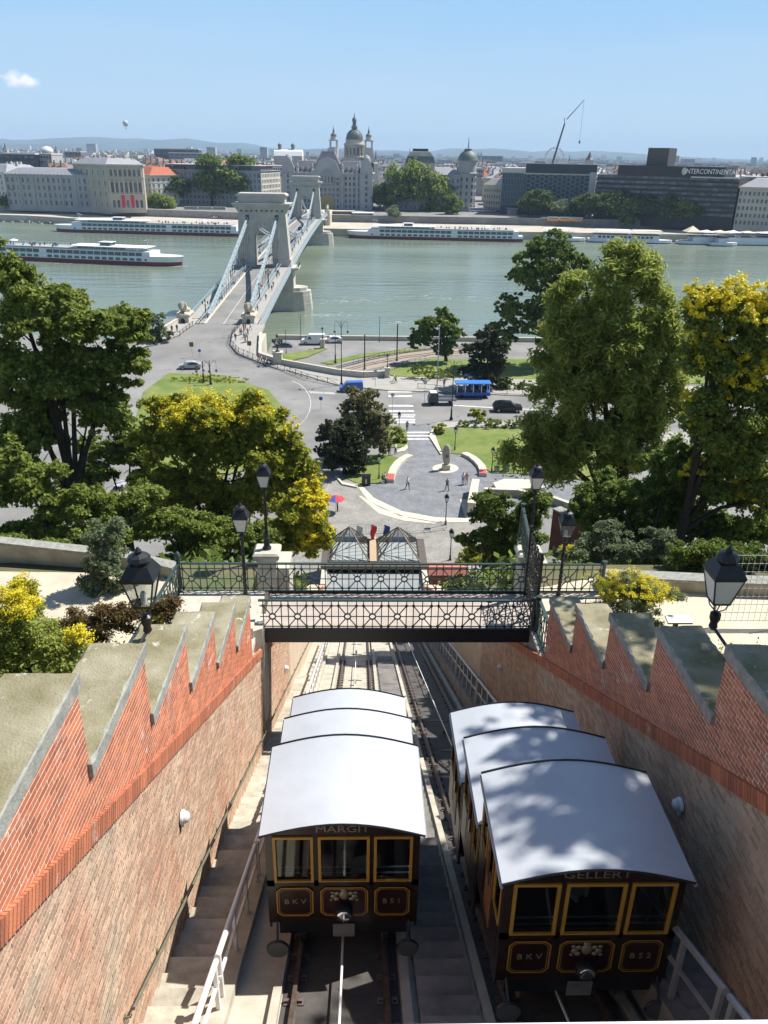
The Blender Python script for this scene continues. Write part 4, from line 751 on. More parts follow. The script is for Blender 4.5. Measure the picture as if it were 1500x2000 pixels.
# statue, benches and other furniture of the plaza
p = G(871, 917, ZP); t = thing('zero_stone', 'tall oval stone sculpture on a square plinth in the round plaza', 'statue', p)
MB().box(-0.52, -0.45, 0, 0.52, 0.45, 0.75).build('plinth', mat('plinth_stone', (0.50, 0.45, 0.36), 0.9, var=0.1), t); MB().box(-0.6, -0.53, 0.0, 0.6, 0.53, 0.12).build('foot', m_cream, t)
b = MB(); b.lathe([(0.32, 0.75), (0.46, 1.0), (0.56, 1.6), (0.58, 2.3), (0.52, 2.9), (0.38, 3.3), (0.2, 3.5), (0.03, 3.56)], 20); b.v = [(x*0.95+0.05*math.sin(z*2), y*0.55, z) for x, y, z in b.v]
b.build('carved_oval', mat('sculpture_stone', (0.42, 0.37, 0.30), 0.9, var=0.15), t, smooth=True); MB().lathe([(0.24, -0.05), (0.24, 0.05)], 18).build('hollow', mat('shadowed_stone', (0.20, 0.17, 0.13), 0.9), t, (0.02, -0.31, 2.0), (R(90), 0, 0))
def bench(label, px, seatpx):
    P = [G(x, y, ZP+0.02) for x, y in px]; O = P[0]; t = thing('curved_bench', label, 'bench', O); n = len(P)
    for k in range(n-1):
        a, e = P[k]-O, P[k+1]-O; d = (e-a).normalized(); nn = Vector((-d.y, d.x, 0))*0.5; b = MB()
        b.add([a-nn, a+nn, e+nn, e-nn]+[v+Vector((0, 0, 0.42)) for v in (a-nn, a+nn, e+nn, e-nn)], [(0, 1, 2, 3), (7, 6, 5, 4), (0, 4, 5, 1), (1, 5, 6, 2), (2, 6, 7, 3), (3, 7, 4, 0)]); b.build('stone_segment', m_cream, t)
    a, e = P[-2]-O, P[-1]-O; d = (e-a); nn = Vector((-d.y, d.x, 0)).normalized()*0.46; dd = d*0.08
    for k in range(4):
        f0, f1 = k/4+0.01, (k+1)/4-0.01; a2, e2 = a+d*f0, a+d*f1; b = MB(); b.add([v+Vector((0, 0, 0.425)) for v in (a2-nn, a2+nn, e2+nn, e2-nn)]+[v+Vector((0, 0, 0.47)) for v in (a2-nn, a2+nn, e2+nn, e2-nn)], [(0, 1, 2, 3), (7, 6, 5, 4), (0, 4, 5, 1), (1, 5, 6, 2), (2, 6, 7, 3), (3, 7, 4, 0)]); b.build('red_slat', mat('red_bench_boards', (0.45, 0.10, 0.08), 0.7, var=0.12), t)
bench('curved stone bench with red seat boards beside the dark tree', [(801, 893), (788, 899), (777, 908), (769, 919), (764, 931), (762, 943)], None)
bench('curved stone bench with red seat boards beside the green lawn', [(906, 889), (921, 896), (932, 905), (940, 914), (943, 922), (943, 931)], None)
low_wall('slanting stone stair wall at the edge of the round plaza', [tuple(G(919, 1008, ZP)), tuple(G(923, 985, ZP)), tuple(G(928, 960, ZP))], 1.6, 0.8, m_stone, m_cream, 'stair_wall')
low_wall('long low terrace wall right of the round plaza', [tuple(G(945, 968, ZP)), tuple(G(1010, 970, ZP)), tuple(G(1080, 985, ZP)), tuple(G(1120, 1000, ZP))], 0.9, 0.4, m_render, m_cream, 'garden_wall')
G_PL = 'lantern posts of the round plaza'
for k, (x, y, H, lab) in enumerate(((870, 1025, 3.9, 'lantern post beside the crowd barriers at the edge of the round plaza'), (879, 1094, 3.7, 'lantern post on the cobbles beside the glazed roof lights'), (740, 936, 3.6, 'lantern post on the small lawn beside the bench end'), (779, 848, 3.6, 'lantern post at the foot of the pedestrian crossing'), (888, 880, 3.7, 'lantern post at the corner of the green lawn'), (960, 922, 3.6, 'lantern post beside the litter bins on the lawn edge'), (921, 1120, 3.6, 'lantern post half hidden by the bushes below the footbridge'))):
    lamp_post(lab, G(x, y, ZP), H, 0.95, False, G_PL)
def tall_lamp(label, px, H, arms=2, hang=True):
    t = thing('tall_street_lamp', label, 'street lamp', G(*px, ZP)); b = MB(); b.lathe([(0.28, 0), (0.28, 0.3), (0.16, 0.5), (0.13, 1.6), (0.15, 1.7), (0.08, 1.8), (0.06, H)], 10); b.build('post', m_black, t, smooth=True)
    for k in range(arms):
        a = math.pi*2*k/arms; c, s = math.cos(a), math.sin(a); r = MB(); r.tube([(0, 0, H-1.3), (0.35*c, 0.35*s, H-0.5), (0.75*c, 0.75*s, H-0.05), (1.15*c, 1.15*s, H-0.2)], 0.035, 6); r.tube([(1.15*c, 1.15*s, H-0.2), (1.15*c, 1.15*s, H-1.6)], 0.03, 6); r.build('arm', m_black, t)
        MB().lathe([(0.03, 0.3), (0.12, 0.22), (0.26, 0.0), (0.24, -0.05)], 10).build('lamp_hood', m_black, t, (1.15*c, 1.15*s, H-1.9)); MB().ell((0, 0, 0), (0.18, 0.18, 0.2), 10, 6).build('globe', m_frost, t, (1.15*c, 1.15*s, H-2.02))
tall_lamp('tall twin armed street lamp by the blue bus on the bridge approach', (667, 752), 11.5); tall_lamp('tall dark street lamp at the corner of the zebra crossing', (881, 820), 9.5, 2)
tall_lamp('twin armed street lamp on the grass strip of the tram cutting', (655, 710), 6.0); tall_lamp('short twin armed street lamp among the flowers of the roundabout', (412, 752), 4.5); tall_lamp('twin armed lamp leaning among the roundabout flower bed edge', (398, 748), 4.0)
def plain_pole(label, px, H, r, m, z=ZP):
    t = thing('pole', label, 'pole', G(*px, z)); MB().lathe([(r*1.6, 0), (r*1.6, 0.4), (r, 0.5), (r*0.8, H)], 8).build('shaft', m, t); MB().lathe([(r*1.2, H-0.12), (r*1.2, H), (0.01, H+0.1)], 8).build('cap', m, t); return t
for lab, px, H, r in (('black tram wire pole standing beside the stone parapet', (712, 722), 6.8, 0.13), ('black tram wire pole between the tram rails', (775, 705), 7.4, 0.14)): plain_pole(lab, px, H, r, m_black)
for lab, px, H in (('slim quay lamp pole near the lower road van', (741, 668), 5.5), ('slim quay lamp pole right of the bridge abutment', (588, 676), 6.6), ('thin lamp pole beside the parked grey car on the quay', (559, 690), 4.8)): plain_pole(lab, px, H, 0.06, m_black)
plain_pole('tall pale lighting mast beside the flatbed truck', (853, 762), 11.5, 0.1, m_greymetal)
def sign(label, px, H, col, shape='disc', z=ZP, c2=None):
    t = thing('road_sign', label, 'sign', G(*px, z)); MB().lathe([(0.035, 0), (0.035, H)], 6).build('post', m_greymetal, t)
    if shape == 'disc': MB().lathe([(0.32, -0.015), (0.32, 0.015)], 16).build('sign_face', col, t, (0, -0.06, H-0.3), (R(90), 0, 0))
    else: MB().box(-0.42, -0.05, H-1.0, 0.42, -0.02, H-0.1).build('sign_face', col, t)
    return t
m_blue = mat('sign_blue', (0.02, 0.12, 0.42), 0.5); m_brownsign = mat('brown_sign', (0.20, 0.10, 0.04), 0.6)
sign('round blue arrow sign on the kerb of the roundabout', (627, 800), 2.2, m_blue); sign('round blue arrow sign on the splitter island', (391, 703), 2.2, m_blue); sign('brown tourist sign on the splitter island', (376, 700), 3.4, m_brownsign, 'box'); sign('brown tourist sign on the pavement below the lion', (488, 694), 3.0, m_brownsign, 'box', ZP+0.6)
sign('thin traffic sign post left of the crossing', (766, 815), 4.0, m_greymetal); sign('thin traffic sign post on the crossing island', (829, 786), 3.8, m_greymetal); sign('thin traffic sign post beside the pavement and the blue bus', (733, 757), 3.2, m_greymetal)
for lab, px, s in (('dark litter cabinet beside the seated visitors on the plaza', (715, 947), 1.0), ('small litter bin beside the lantern post on the lawn edge', (970, 922), 0.6), ('round stone litter bin on the lawn edge', (988, 922), 0.75)):
    t = thing('litter_bin', lab, 'litter bin', G(*px, ZP)); MB().box(-0.55*s, -0.35*s, 0, 0.55*s, 0.35*s, 1.25*s).build('bin_body', m_black if s == 1 else m_pave, t); MB().box(-0.6*s, -0.4*s, 1.25*s, 0.6*s, 0.4*s, 1.36*s).build('lid', m_black, t); MB().box(-0.1, -0.35*s-0.02, 0.3*s, 0.1, -0.35*s, 0.9*s).build('slot', m_greymetal, t)
# candelabrum and lions at the bridgehead
def pedestal(loc, w, h, lab, m=m_stone):
    t = thing('stone_pedestal', lab, 'pedestal', loc); MB().box(-w/2*1.25, -w/2*1.25, 0, w/2*1.25, w/2*1.25, h*0.16).build('plinth', m, t); MB().box(-w/2, -w/2, h*0.16, w/2, w/2, h*0.88).build('shaft', m, t); MB().box(-w/2*1.2, -w/2*1.2, h*0.88, w/2*1.2, w/2*1.2, h).build('cap', m, t); return t
p = G(543, 712, ZP); pedestal(p, 1.7, 2.6, 'broad stone pedestal carrying the many armed black candelabrum')
t = thing('candelabrum', 'black many armed candelabrum on the broad stone pedestal', 'street lamp', p+Vector((0, 0, 2.6))); MB().lathe([(0.45, 0), (0.4, 0.2), (0.18, 0.4), (0.14, 1.3), (0.24, 1.45), (0.1, 1.6), (0.08, 2.6)], 10).build('stem', m_black, t, smooth=True)
for k in range(6):
    a = k*math.pi/3; c, s = math.cos(a), math.sin(a); MB().tube([(0, 0, 1.3), (0.5*c, 0.5*s, 1.25), (0.85*c, 0.85*s, 1.7)], 0.05, 6).build('arm', m_black, t); MB().lathe([(0.12, 0), (0.26, 0.5), (0.28, 0.52), (0.1, 0.72), (0.02, 0.85)], 8).build('lantern', m_black, t, (0.85*c, 0.85*s, 1.7))
MB().lathe([(0.12, 0), (0.26, 0.5), (0.28, 0.52), (0.1, 0.72), (0.02, 0.85)], 8).build('lantern', m_black, t, (0, 0, 2.6))
for px, lab in (((630, 680), 'stone pillar with a lantern on the quay parapet'), ((756, 738), 'stone end pillar with a lantern at the end of the curved parapet')):
    p = G(*px, ZP); pedestal(p, 0.9, 2.0, lab); lamp_post('short lantern post on top of the '+lab.split(' with')[0]+' '+' '.join(lab.split()[-3:]), p+Vector((0, 0, 2.0)), 2.6, 0.9, False)
m_lion = mat('lion_stone', (0.46, 0.41, 0.32), 0.95, var=0.15, scale=3)
def lion(x, lab, lab2):
    y, z0 = 189.0, 11.7; t = thing('stone_pedestal', lab2, 'pedestal', (x, y, -1 if x > -30 else 8.5)); h = z0+1.9-t.location.z
    MB().box(-1.35, -2.6, 0, 1.35, 2.6, h-0.35).build('shaft', m_stone, t); MB().box(-1.65, -2.95, h-0.35, 1.65, 2.95, h).build('cap', m_stone, t); MB().box(-1.6, -2.85, h-2.5, 1.6, 2.85, h-2.2).build('moulding', m_stone, t)
    nb = MB(); nb.prism([(-0.45, h-2.1), (0.45, h-2.1), (0.45, h-1.2), (0.3, h-0.9), (0, h-0.78), (-0.3, h-0.9), (-0.45, h-1.2)], -2.62, -2.58, 'y'); nb.build('niche', mat('niche_shade', (0.05, 0.045, 0.04), 0.95), t)  # flat plate, the shade of a niche put into its near-black colour
    t = thing('lion_statue', lab, 'statue', (x, y, z0+1.9)); b = MB()
    b.ell((0, 0.7, 0.75), (0.72, 1.9, 0.72), 12, 8); b.ell((0, -1.15, 1.25), (0.85, 0.8, 0.95), 12, 8); b.ell((0, -1.55, 1.75), (0.95, 0.72, 0.95), 14, 9); b.ell((0, -2.05, 1.65), (0.5, 0.42, 0.55), 10, 7); b.ell((0, -2.42, 1.5), (0.27, 0.25, 0.24), 8, 6)
    for s in (-1, 1): b.ell((s*0.5, -1.9, 0.22), (0.24, 0.95, 0.24), 8, 6); b.ell((s*0.68, 1.7, 0.42), (0.34, 0.75, 0.5), 8, 6); b.ell((s*0.62, -1.7, 2.45), (0.17, 0.1, 0.2), 6, 5); b.ell((s*0.22, -2.4, 1.82), (0.08, 0.06, 0.06), 6, 5)
    for k in range(16): a = k*math.pi/8; b.ell((0.85*math.cos(a), -1.65+0.1*math.sin(k*5), 1.75+0.85*math.sin(a)), (0.24, 0.3, 0.26), 6, 5)
    b.build('lion_body', m_lion, t, smooth=True); MB().box(-1.3, -2.85, 0, 1.3, 2.75, 0.08).build('base_slab', m_lion, t); MB().tube([(0.3, 2.5, 0.7), (0.8, 2.6, 0.3), (1.0, 1.8, 0.15), (0.95, 1.0, 0.15)], 0.12, 6).build('tail', m_lion, t)
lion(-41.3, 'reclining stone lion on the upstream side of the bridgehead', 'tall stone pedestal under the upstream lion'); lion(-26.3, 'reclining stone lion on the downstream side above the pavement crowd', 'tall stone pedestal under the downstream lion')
# ------------------------------------------------------------------ the chain bridge
XB = -32.0
def ZD(Y): return 14.8-(Y-372.5)**2/187.5**2*3.2
m_tower = mat('grey_ashlar', (0.50, 0.47, 0.41), 0.92, col2=(0.36, 0.345, 0.31), scale=0.35, bump=0.3, bscale=3, detail=7)
m_steel = mat('blue_grey_steel', (0.30, 0.36, 0.39), 0.6, var=0.12, scale=1.5); m_steeld = mat('dark_bridge_steel', (0.06, 0.075, 0.085), 0.6, var=0.2)
br = thing('suspension_bridge', 'stone towered chain bridge with iron chains across the river', 'bridge', (XB, 372, 0)); OB = Vector((XB, 372, 0))
def loc(b): b.v = [(x-OB.x if False else x, y-OB.y, z) for x, y, z in b.v]; return b
def strip(x0, x1, dz0, dz1, m, name, ya=186, yb=560, n=24):
    b = MB()
    for i in range(n+1):
        y = ya+(yb-ya)*i/n; z = ZD(y); b.v += [(x0, y, z+dz0), (x1, y, z+dz0), (x1, y, z+dz1), (x0, y, z+dz1)]
    for i in range(n):
        for k in range(4): a, e = i*4+k, i*4+(k+1) % 4; b.f.append((a, a+4, e+4, e))
    b.f += [(0, 1, 2, 3), (4*n+3, 4*n+2, 4*n+1, 4*n)]; b.m = [0]*len(b.f); return loc(b).build(name, m, br)
strip(-4.4, 4.4, -0.5, 0.0, m_asph, 'roadway'); strip(-0.07, 0.07, 0.0, 0.012, m_paint, 'centre_line')
for s in (-1, 1):
    a, e = sorted((s*4.45, s*8.6)); strip(a, e, -0.25, 0.12, m_pave, 'walkway'); a, e = sorted((s*8.6, s*8.8)); strip(a, e, -1.2, 0.25, m_steel, 'outer_girder'); a, e = sorted((s*4.0, s*4.4)); strip(a, e, 0.0, 0.14, m_cream, 'kerb')
    for xx, hh in ((8.65, 1.15), (4.75, 1.35), (5.6, 1.15)):
        x = s*xx; strip(x-0.07, x+0.07, hh-0.06+0.1, hh+0.06+0.1, m_steel, 'handrail'); strip(x-0.05, x+0.05, 0.2, 0.32, m_steel, 'bottom_rail')
        b = MB(); n = 150; st = (558-188)/n
        for i in range(n):
            y = 188+i*st
            if 262 < y < 282 or 467 < y < 487: continue
            z = ZD(y); b.bar((x, y-372, z+0.1), (x, y-372, z+hh+0.1), 0.1 if xx < 8 else 0.05); b.bar((x, y-372, z+0.2), (x, y+st-372, z+hh), 0.05)
        tag(b.build('baluster', m_steel, br), kind='stuff')
# piers, towers
for yt, far in ((273.0, False), (480.0, True)):
    y0 = yt-372
    b = MB(); out = [(-9.6, -5), (-13, -4.2), (-15.2, -2), (-15.6, 0), (-15.2, 2), (-13, 4.2), (-9.6, 5), (9.6, 5), (13, 4.2), (15.2, 2), (15.6, 0), (15.2, -2), (13, -4.2), (9.6, -5)]
    for k in range(7): f = 1.0-0.008*k; z = -3+k*1.32; b.prism([(x*f*(1.0 if k % 2 else 0.998), y*f*(1.0 if k % 2 else 0.995)+y0) for x, y in out], z, z+1.315)
    b.prism([(x*0.88, y*0.8+y0) for x, y in out], 6.24, 7.3); b.build('pier_base', m_tower, br)
    MB().box(-9.4, -4.4+y0, 6.2, 9.4, 4.4+y0, ZD(yt)-0.9).build('pier_shaft', m_tower, br); MB().box(-10.3, -4.9+y0, ZD(yt)-0.9, 10.3, 4.9+y0, ZD(yt)-0.28).build('pier_cornice', m_tower, br)
    zb = ZD(yt)-0.28; tw = MB(); arc_ = [(2.75*math.cos(a), 22.2+3.7*math.sin(a)) for a in [k*math.pi/12 for k in range(13)]]
    tw.prism([(-8.55, zb), (-2.75, zb)]+arc_[::-1]+[(2.75, zb), (8.55, zb), (7.35, 30.6), (-7.35, 30.6)], -3.6+y0, 3.6+y0, 'y'); tw.build('tower_body', m_tower, br)
    for s in (-1, 1):
        pl = MB(); pl.box(min(s*2.9, s*8.75), -3.85+y0, zb, max(s*2.9, s*8.75), 3.85+y0, zb+2.6); pl.build('tower_plinth', m_tower, br)
        for zz in [zb+2.9+i*1.25 for i in range(11)]:              # rusticated blocks framing the arch
            if zz+1 < 23: MB().box(min(s*2.78, s*3.7), -3.72+y0, zz, max(s*2.78, s*3.7), -3.6+y0, zz+1.1).build('arch_block', m_tower, br)
    for k in range(9):
        a = math.pi*(k+0.5)/9; c, sn = math.cos(a), math.sin(a); v = MB(); da = math.pi/9*0.46
        v.prism([((2.75+0.0)*math.cos(a-da), 22.2+3.7*math.sin(a-da)), ((3.9)*math.cos(a-da), 22.2+4.9*math.sin(a-da)), (3.9*math.cos(a+da), 22.2+4.9*math.sin(a+da)), (2.75*math.cos(a+da), 22.2+3.7*math.sin(a+da))], -3.76+y0, -3.6+y0, 'y'); v.build('arch_stone', m_tower, br)
    c = MB()
    for z0, z1, ex in ((30.6, 31.2, 0.25), (31.2, 31.8, 0.55), (31.8, 32.3, 1.0), (32.3, 32.9, 1.45), (32.9, 33.1, 1.7)): c.box(-7.5-ex, -3.7-ex+y0, z0, 7.5+ex, 3.7+ex+y0, z1)
    c.build('cornice', m_tower, br); c = MB(); c.box(-7.3, -3.4+y0, 33.1, 7.3, 3.4+y0, 35.2); c.build('attic', m_tower, br); c = MB(); c.box(-8.0, -4.0+y0, 35.2, 8.0, 4.0+y0, 35.55); c.prism([(-8.0, 35.55), (8.0, 35.55), (7.2, 36.0), (-7.2, 36.0)], -4.0+y0, 4.0+y0, 'y'); c.build('roof_slab', m_tower, br)
    for i in range(9): MB().lathe([(0.28, 0), (0.3, 0.12), (0.15, 0.2)], 10).build('rosette', m_steeld, br, (-6.4+1.6*i, -3.95+y0, 30.9), (R(90), 0, 0))
    sh = MB(); sh.box(-0.8, -3.75+y0, 27.2, 0.8, -3.6+y0, 29.4); sh.ell((0, -3.75+y0, 26.9), (0.6, 0.25, 0.7), 10, 6); sh.build('shield', m_tower, br)
    for s in (-1, 1): MB().box(s*4.6-0.55, -3.72+y0, 28.2, s*4.6+0.55, -3.3+y0, 29.7).build('chain_slot', m_steeld, br)
    for s in (-1, 1):                                            # little balconies round the pier
        bx_ = MB(); bx_.box(min(s*8.8, s*11.2), -4.6+y0, zb-0.5, max(s*8.8, s*11.2), 4.6+y0, zb+0.1); bx_.build('pier_balcony', m_tower, br); bx_ = MB()
        for yy in np.arange(-4.5, 4.6, 0.75): bx_.bar((s*11.0, yy+y0, zb+0.1), (s*11.0, yy+y0, zb+1.2), 0.08)
        bx_.bar((s*11, -4.5+y0, zb+1.2), (s*11, 4.5+y0, zb+1.2), 0.12); bx_.build('balcony_rail', m_steeld, br)
# chains: links pinned end to end, with hanger rods to the deck
def chain_pts(s):
    P = []
    for i in range(20): f = i/19; y = 193+(269.4-193)*f; P.append((y, 12.6+(28.9-12.6)*(f*0.86+0.14*f*f)))
    for i in range(1, 50): f = i/50; y = 276.6+(476.4-276.6)*f; u = 2*f-1; P.append((y, 16.3+(28.9-16.3)*u*u))
    for i in range(20): f = i/19; y = 483.6+(556-483.6)*f; g = 1-f; P.append((y, 12.6+(28.9-12.6)*(g*0.86+0.14*g*g)))
    return P
for s in (-1, 1):
    P = chain_pts(s)
    for i, ((ya, za), (yb, zb)) in enumerate(zip(P, P[1:])):
        if 269 < ya < 276 or 476 < ya < 483.5: continue
        b = MB()
        for dz in ((0.0, 1.0) if True else (0,)):
            b.bar((s*4.6, ya-372, za-dz), (s*4.6, yb-372, zb-dz), 0.55, 0.34)
            b.lathe([(0.27, -0.36), (0.27, 0.36)], 8); k0 = len(b.v)-16
            for q in range(k0, len(b.v)): x_, y_, z_ = b.v[q]; b.v[q] = (s*4.6+z_, yb-372+x_, zb-dz+y_)
        b.build('chain_link', m_steel, br)
        zz = ZD(yb)+0.1
        if zb-1.0 > zz+0.5: MB().bar((s*4.6, yb-372, zz), (s*4.6, yb-372, zb-1.0), 0.09).build('hanger', m_steeld, br)
def bridge_lamp(x, y, lab, h=4.2):
    t = thing('bridge_lamp', lab, 'street lamp', (x, y, ZD(y)+0.12), 0, 'black lamps along the chain bridge'); MB().box(-0.45, -0.45, 0, 0.45, 0.45, 0.5).build('base', m_black, t); MB().lathe([(0.28, 0.5), (0.14, 0.9), (0.1, h-1.3), (0.16, h-1.2), (0.06, h-1.0), (0.05, h-0.6)], 8).build('post', m_black, t)
    for c in (-1, 0, 1):
        if c: MB().tube([(0, 0, h-1.4), (c*0.4, 0, h-1.3), (c*0.6, 0, h-1.0)], 0.04, 5).build('arm', m_black, t)
        MB().lathe([(0.1, 0), (0.2, 0.4), (0.22, 0.42), (0.08, 0.58), (0.02, 0.7)], 8).build('lantern', m_black, t, (c*0.6, 0, h-1.0+(0.4 if c == 0 else 0)))
for y in (192, 214, 236, 258, 300, 335, 372, 410, 445, 505, 530):
    for x in (XB-5.0, XB+5.0): bridge_lamp(x, y, 'black three armed lamp on the %s side of the %s' % ('upstream' if x < XB else 'downstream', 'near span by the lions' if y < 270 else 'middle span between the towers' if y < 480 else 'far span beyond the towers'))
# ------------------------------------------------------------------ trees and shrubs
def leaf_mat(name, c1, c2, trans=0.5):
    m = bpy.data.materials.new(name); m.use_nodes = True; MATS[name] = m; t = m.node_tree; t.nodes.clear(); lk = t.links.new
    o = t.nodes.new('ShaderNodeOutputMaterial'); g = t.nodes.new('ShaderNodeNewGeometry'); n = t.nodes.new('ShaderNodeTexNoise'); n.inputs['Scale'].default_value = 0.35; n.inputs['Detail'].default_value = 3; lk(g.outputs['Position'], n.inputs['Vector'])
    a = t.nodes.new('ShaderNodeMath'); lk(n.outputs[0], a.inputs[0]); lk(g.outputs['Random Per Island'], a.inputs[1]); k = t.nodes.new('ShaderNodeMapRange'); k.inputs[1].default_value = 0.45; k.inputs[2].default_value = 1.2; lk(a.outputs[0], k.inputs[0])
    x = t.nodes.new('ShaderNodeMixRGB'); x.inputs[1].default_value = (*c1, 1); x.inputs[2].default_value = (*c2, 1); lk(k.outputs[0], x.inputs[0])
    d = t.nodes.new('ShaderNodeBsdfPrincipled'); d.inputs['Roughness'].default_value = 0.5; d.inputs['Specular IOR Level'].default_value = 0.2; lk(x.outputs[0], d.inputs['Base Color']); tr = t.nodes.new('ShaderNodeBsdfTranslucent'); lk(x.outputs[0], tr.inputs[0])
    ms = t.nodes.new('ShaderNodeMixShader'); ms.inputs[0].default_value = trans; lk(d.outputs[0], ms.inputs[1]); lk(tr.outputs[0], ms.inputs[2]); lk(ms.outputs[0], o.inputs[0]); return m
LM = {'deep': leaf_mat('deep_green_leaves', (0.065, 0.105, 0.020), (0.225, 0.290, 0.060)), 'mid': leaf_mat('mid_green_leaves', (0.085, 0.130, 0.022), (0.310, 0.365, 0.080)),
      'light': leaf_mat('light_green_leaves', (0.145, 0.195, 0.030), (0.420, 0.460, 0.115)), 'dark': leaf_mat('blackish_green_leaves', (0.022, 0.035, 0.014), (0.090, 0.105, 0.045)),
      'lime': leaf_mat('lime_leaves', (0.150, 0.185, 0.020), (0.430, 0.440, 0.060)), 'olive': leaf_mat('olive_leaves', (0.12, 0.12, 0.04), (0.30, 0.28, 0.12)), 'far': leaf_mat('distant_leaves', (0.045, 0.080, 0.024), (0.140, 0.195, 0.055)),
      'gold': leaf_mat('golden_blossom', (0.50, 0.42, 0.015), (0.78, 0.68, 0.05), 0.3), 'grey': leaf_mat('grey_green_leaves', (0.080, 0.115, 0.055), (0.260, 0.310, 0.170)), 'brown': leaf_mat('dry_brown_leaves', (0.10, 0.065, 0.025), (0.22, 0.15, 0.06))}
m_bark = mat('bark', (0.035, 0.027, 0.02), 0.95, var=0.3, scale=3, bump=0.8, bscale=12)
def foliage(name, lobes, n, size, m, parent, org, seed, shell=0.5, spread=0.42, per=16, elong=1.7, up=0.35, droop=0.0):
    r = np.random.default_rng(seed); nc = max(1, n//per); C = np.array([l[0] for l in lobes], float); Rr = np.array([l[1] for l in lobes], float)
    wts = (Rr[:, 0]*Rr[:, 1]+Rr[:, 1]*Rr[:, 2]+Rr[:, 0]*Rr[:, 2]); wts /= wts.sum(); li = r.choice(len(lobes), nc, p=wts)
    d = r.normal(size=(nc, 3)); d /= np.linalg.norm(d, axis=1)[:, None]; d[:, 2] = np.where(d[:, 2] < -0.45, -d[:, 2]*0.6, d[:, 2]); rad = (shell+(1-shell)*r.random(nc)**0.6)
    # lumpy outline: lobes swell and shrink with direction
    lump = 1+0.16*np.sin(d[:, 0]*5.3+li*1.7)+0.14*np.sin(d[:, 1]*6.1+li*2.3)+0.12*np.sin(d[:, 2]*7.7+li)
    P = C[li]+d*Rr[li]*(rad*lump)[:, None]; msz = Rr[li].mean(1)
    Q = np.repeat(P, per, 0)+r.normal(size=(nc*per, 3))*(spread*np.clip(np.repeat(msz, per)/2.2, 0.35, 1.5))[:, None]*np.array([1, 1, 0.7]); D = np.repeat(d, per, 0); N = len(Q)
    if droop: Q[:, 2] -= np.abs(r.normal(size=N))*droop
    nrm = D*0.5+np.array([0, 0, up])+r.normal(size=(N, 3))*0.55; nrm /= np.linalg.norm(nrm, axis=1)[:, None]
    tx = np.cross(nrm, r.normal(size=(N, 3))); tx /= np.linalg.norm(tx, axis=1)[:, None]; ty = np.cross(nrm, tx); s = size*(0.6+0.8*r.random(N))[:, None]
    a = Q-tx*s*elong*0.5; b = Q+ty*s*0.5+nrm*s*0.12; c = Q+tx*s*elong*0.5; e = Q-ty*s*0.5+nrm*s*0.12
    V = np.stack([a, b, c, e], 1).reshape(-1, 3)-np.array(org); F = np.arange(4*N).reshape(-1, 4); return link(name, mesh_np(name, V, F, m), parent)
def tree(name, label, base, Y, pxl, n, size, key, seed, trunk=0.3, gold=None, elong=1.7, cat='tree', group=None, shell=0.5, spread=0.42, top=None, dep=0.85, limbs=True, droop=0.0, core=0.62, fray=1.06, nsub=17):
    """base: foot of the trunk; pxl: crown masses as (x, y, rx, ry[, dY]) of the photograph, set at distance Y"""
    base = Vector(base); t = thing(name, label, cat, base, 0, group); lobes = []
    for l in pxl:
        yy = Y+(l[4] if len(l) > 4 else 0); c = A(l[0], l[1], yy); q = pix(c)[2]; rx, rz = l[2]*q/FPX, l[3]*q/FPX*1.02; lobes.append((tuple(c), (rx, (rx+rz)/2*dep, rz)))
    rg = random.Random(seed); sub = []
    for c, r3 in lobes:                                          # break each mass into uneven boughs
        sub.append((c, tuple(v*core for v in r3)))
        for q in range(nsub):
            d = Vector((rg.gauss(0, 1), rg.gauss(0, 1), rg.gauss(0.15, 0.9))).normalized(); f = rg.uniform(0.14, 0.36); o = rg.uniform(0.60, 0.90)*fray; sub.append(((c[0]+d.x*r3[0]*o, c[1]+d.y*r3[1]*o, c[2]+d.z*r3[2]*o), tuple(v*f for v in r3)))
    foliage('crown', sub, int(n*2.0), size*0.56, LM[key], t, base, seed, shell, spread*0.62, elong=elong, droop=droop)
    if gold:
        gl, gn, gs = gold; g2 = []
        for l in gl: yy = Y+(l[4] if len(l) > 4 else 0); c = A(l[0], l[1], yy); q = pix(c)[2]; rx, rz = l[2]*q/FPX, l[3]*q/FPX; g2.append((tuple(c), (rx, rx*0.8, rz)))
        foliage('blossom', g2, int(gn*2.4), gs*0.5, LM['gold'], t, base, seed+1, 0.45, 0.13, per=34, elong=2.0, up=0.6)
    if limbs:
        cs = sorted([Vector(l[0]) for l in lobes], key=lambda v: v.z); mid = base.lerp(sum(cs, Vector())/len(cs), 0.45); mid.x = base.x+(mid.x-base.x)*0.6; mid.y = base.y+(mid.y-base.y)*0.6
        b = MB(); b.tube([base-base-Vector((0, 0, 0.4)), (mid-base)*0.5+Vector((trunk*0.4, 0, 0)), mid-base], [trunk*1.25, trunk, trunk*0.75], 9); b.build('trunk', m_bark, t, smooth=True)
        for i, c in enumerate(cs):
            st = base.lerp(mid, 0.75+0.25*(i % 2)); k = st.lerp(c, 0.5)+Vector((0, 0, 0.12*(c-st).length)); br_ = MB(); br_.tube([st-base, k-base, c-base, (c-base)+(c-k)*0.2], [trunk*0.5, trunk*0.34, trunk*0.2, trunk*0.06], 6)
            for q in range(4):
                o = k.lerp(c, 0.2+0.25*q); dv = Vector((math.sin(seed+q*2.3+i), math.cos(seed*1.7+q*1.9+i), 0.35+0.3*math.sin(q+i))).normalized()*max(lobes[min(i, len(lobes)-1)][1])*0.75; br_.tube([o-base, o-base+dv*0.55+Vector((0, 0, 0.1)), o-base+dv], [trunk*0.16, trunk*0.1, trunk*0.03], 5)
            br_.build('limb', m_bark, t)
    return t
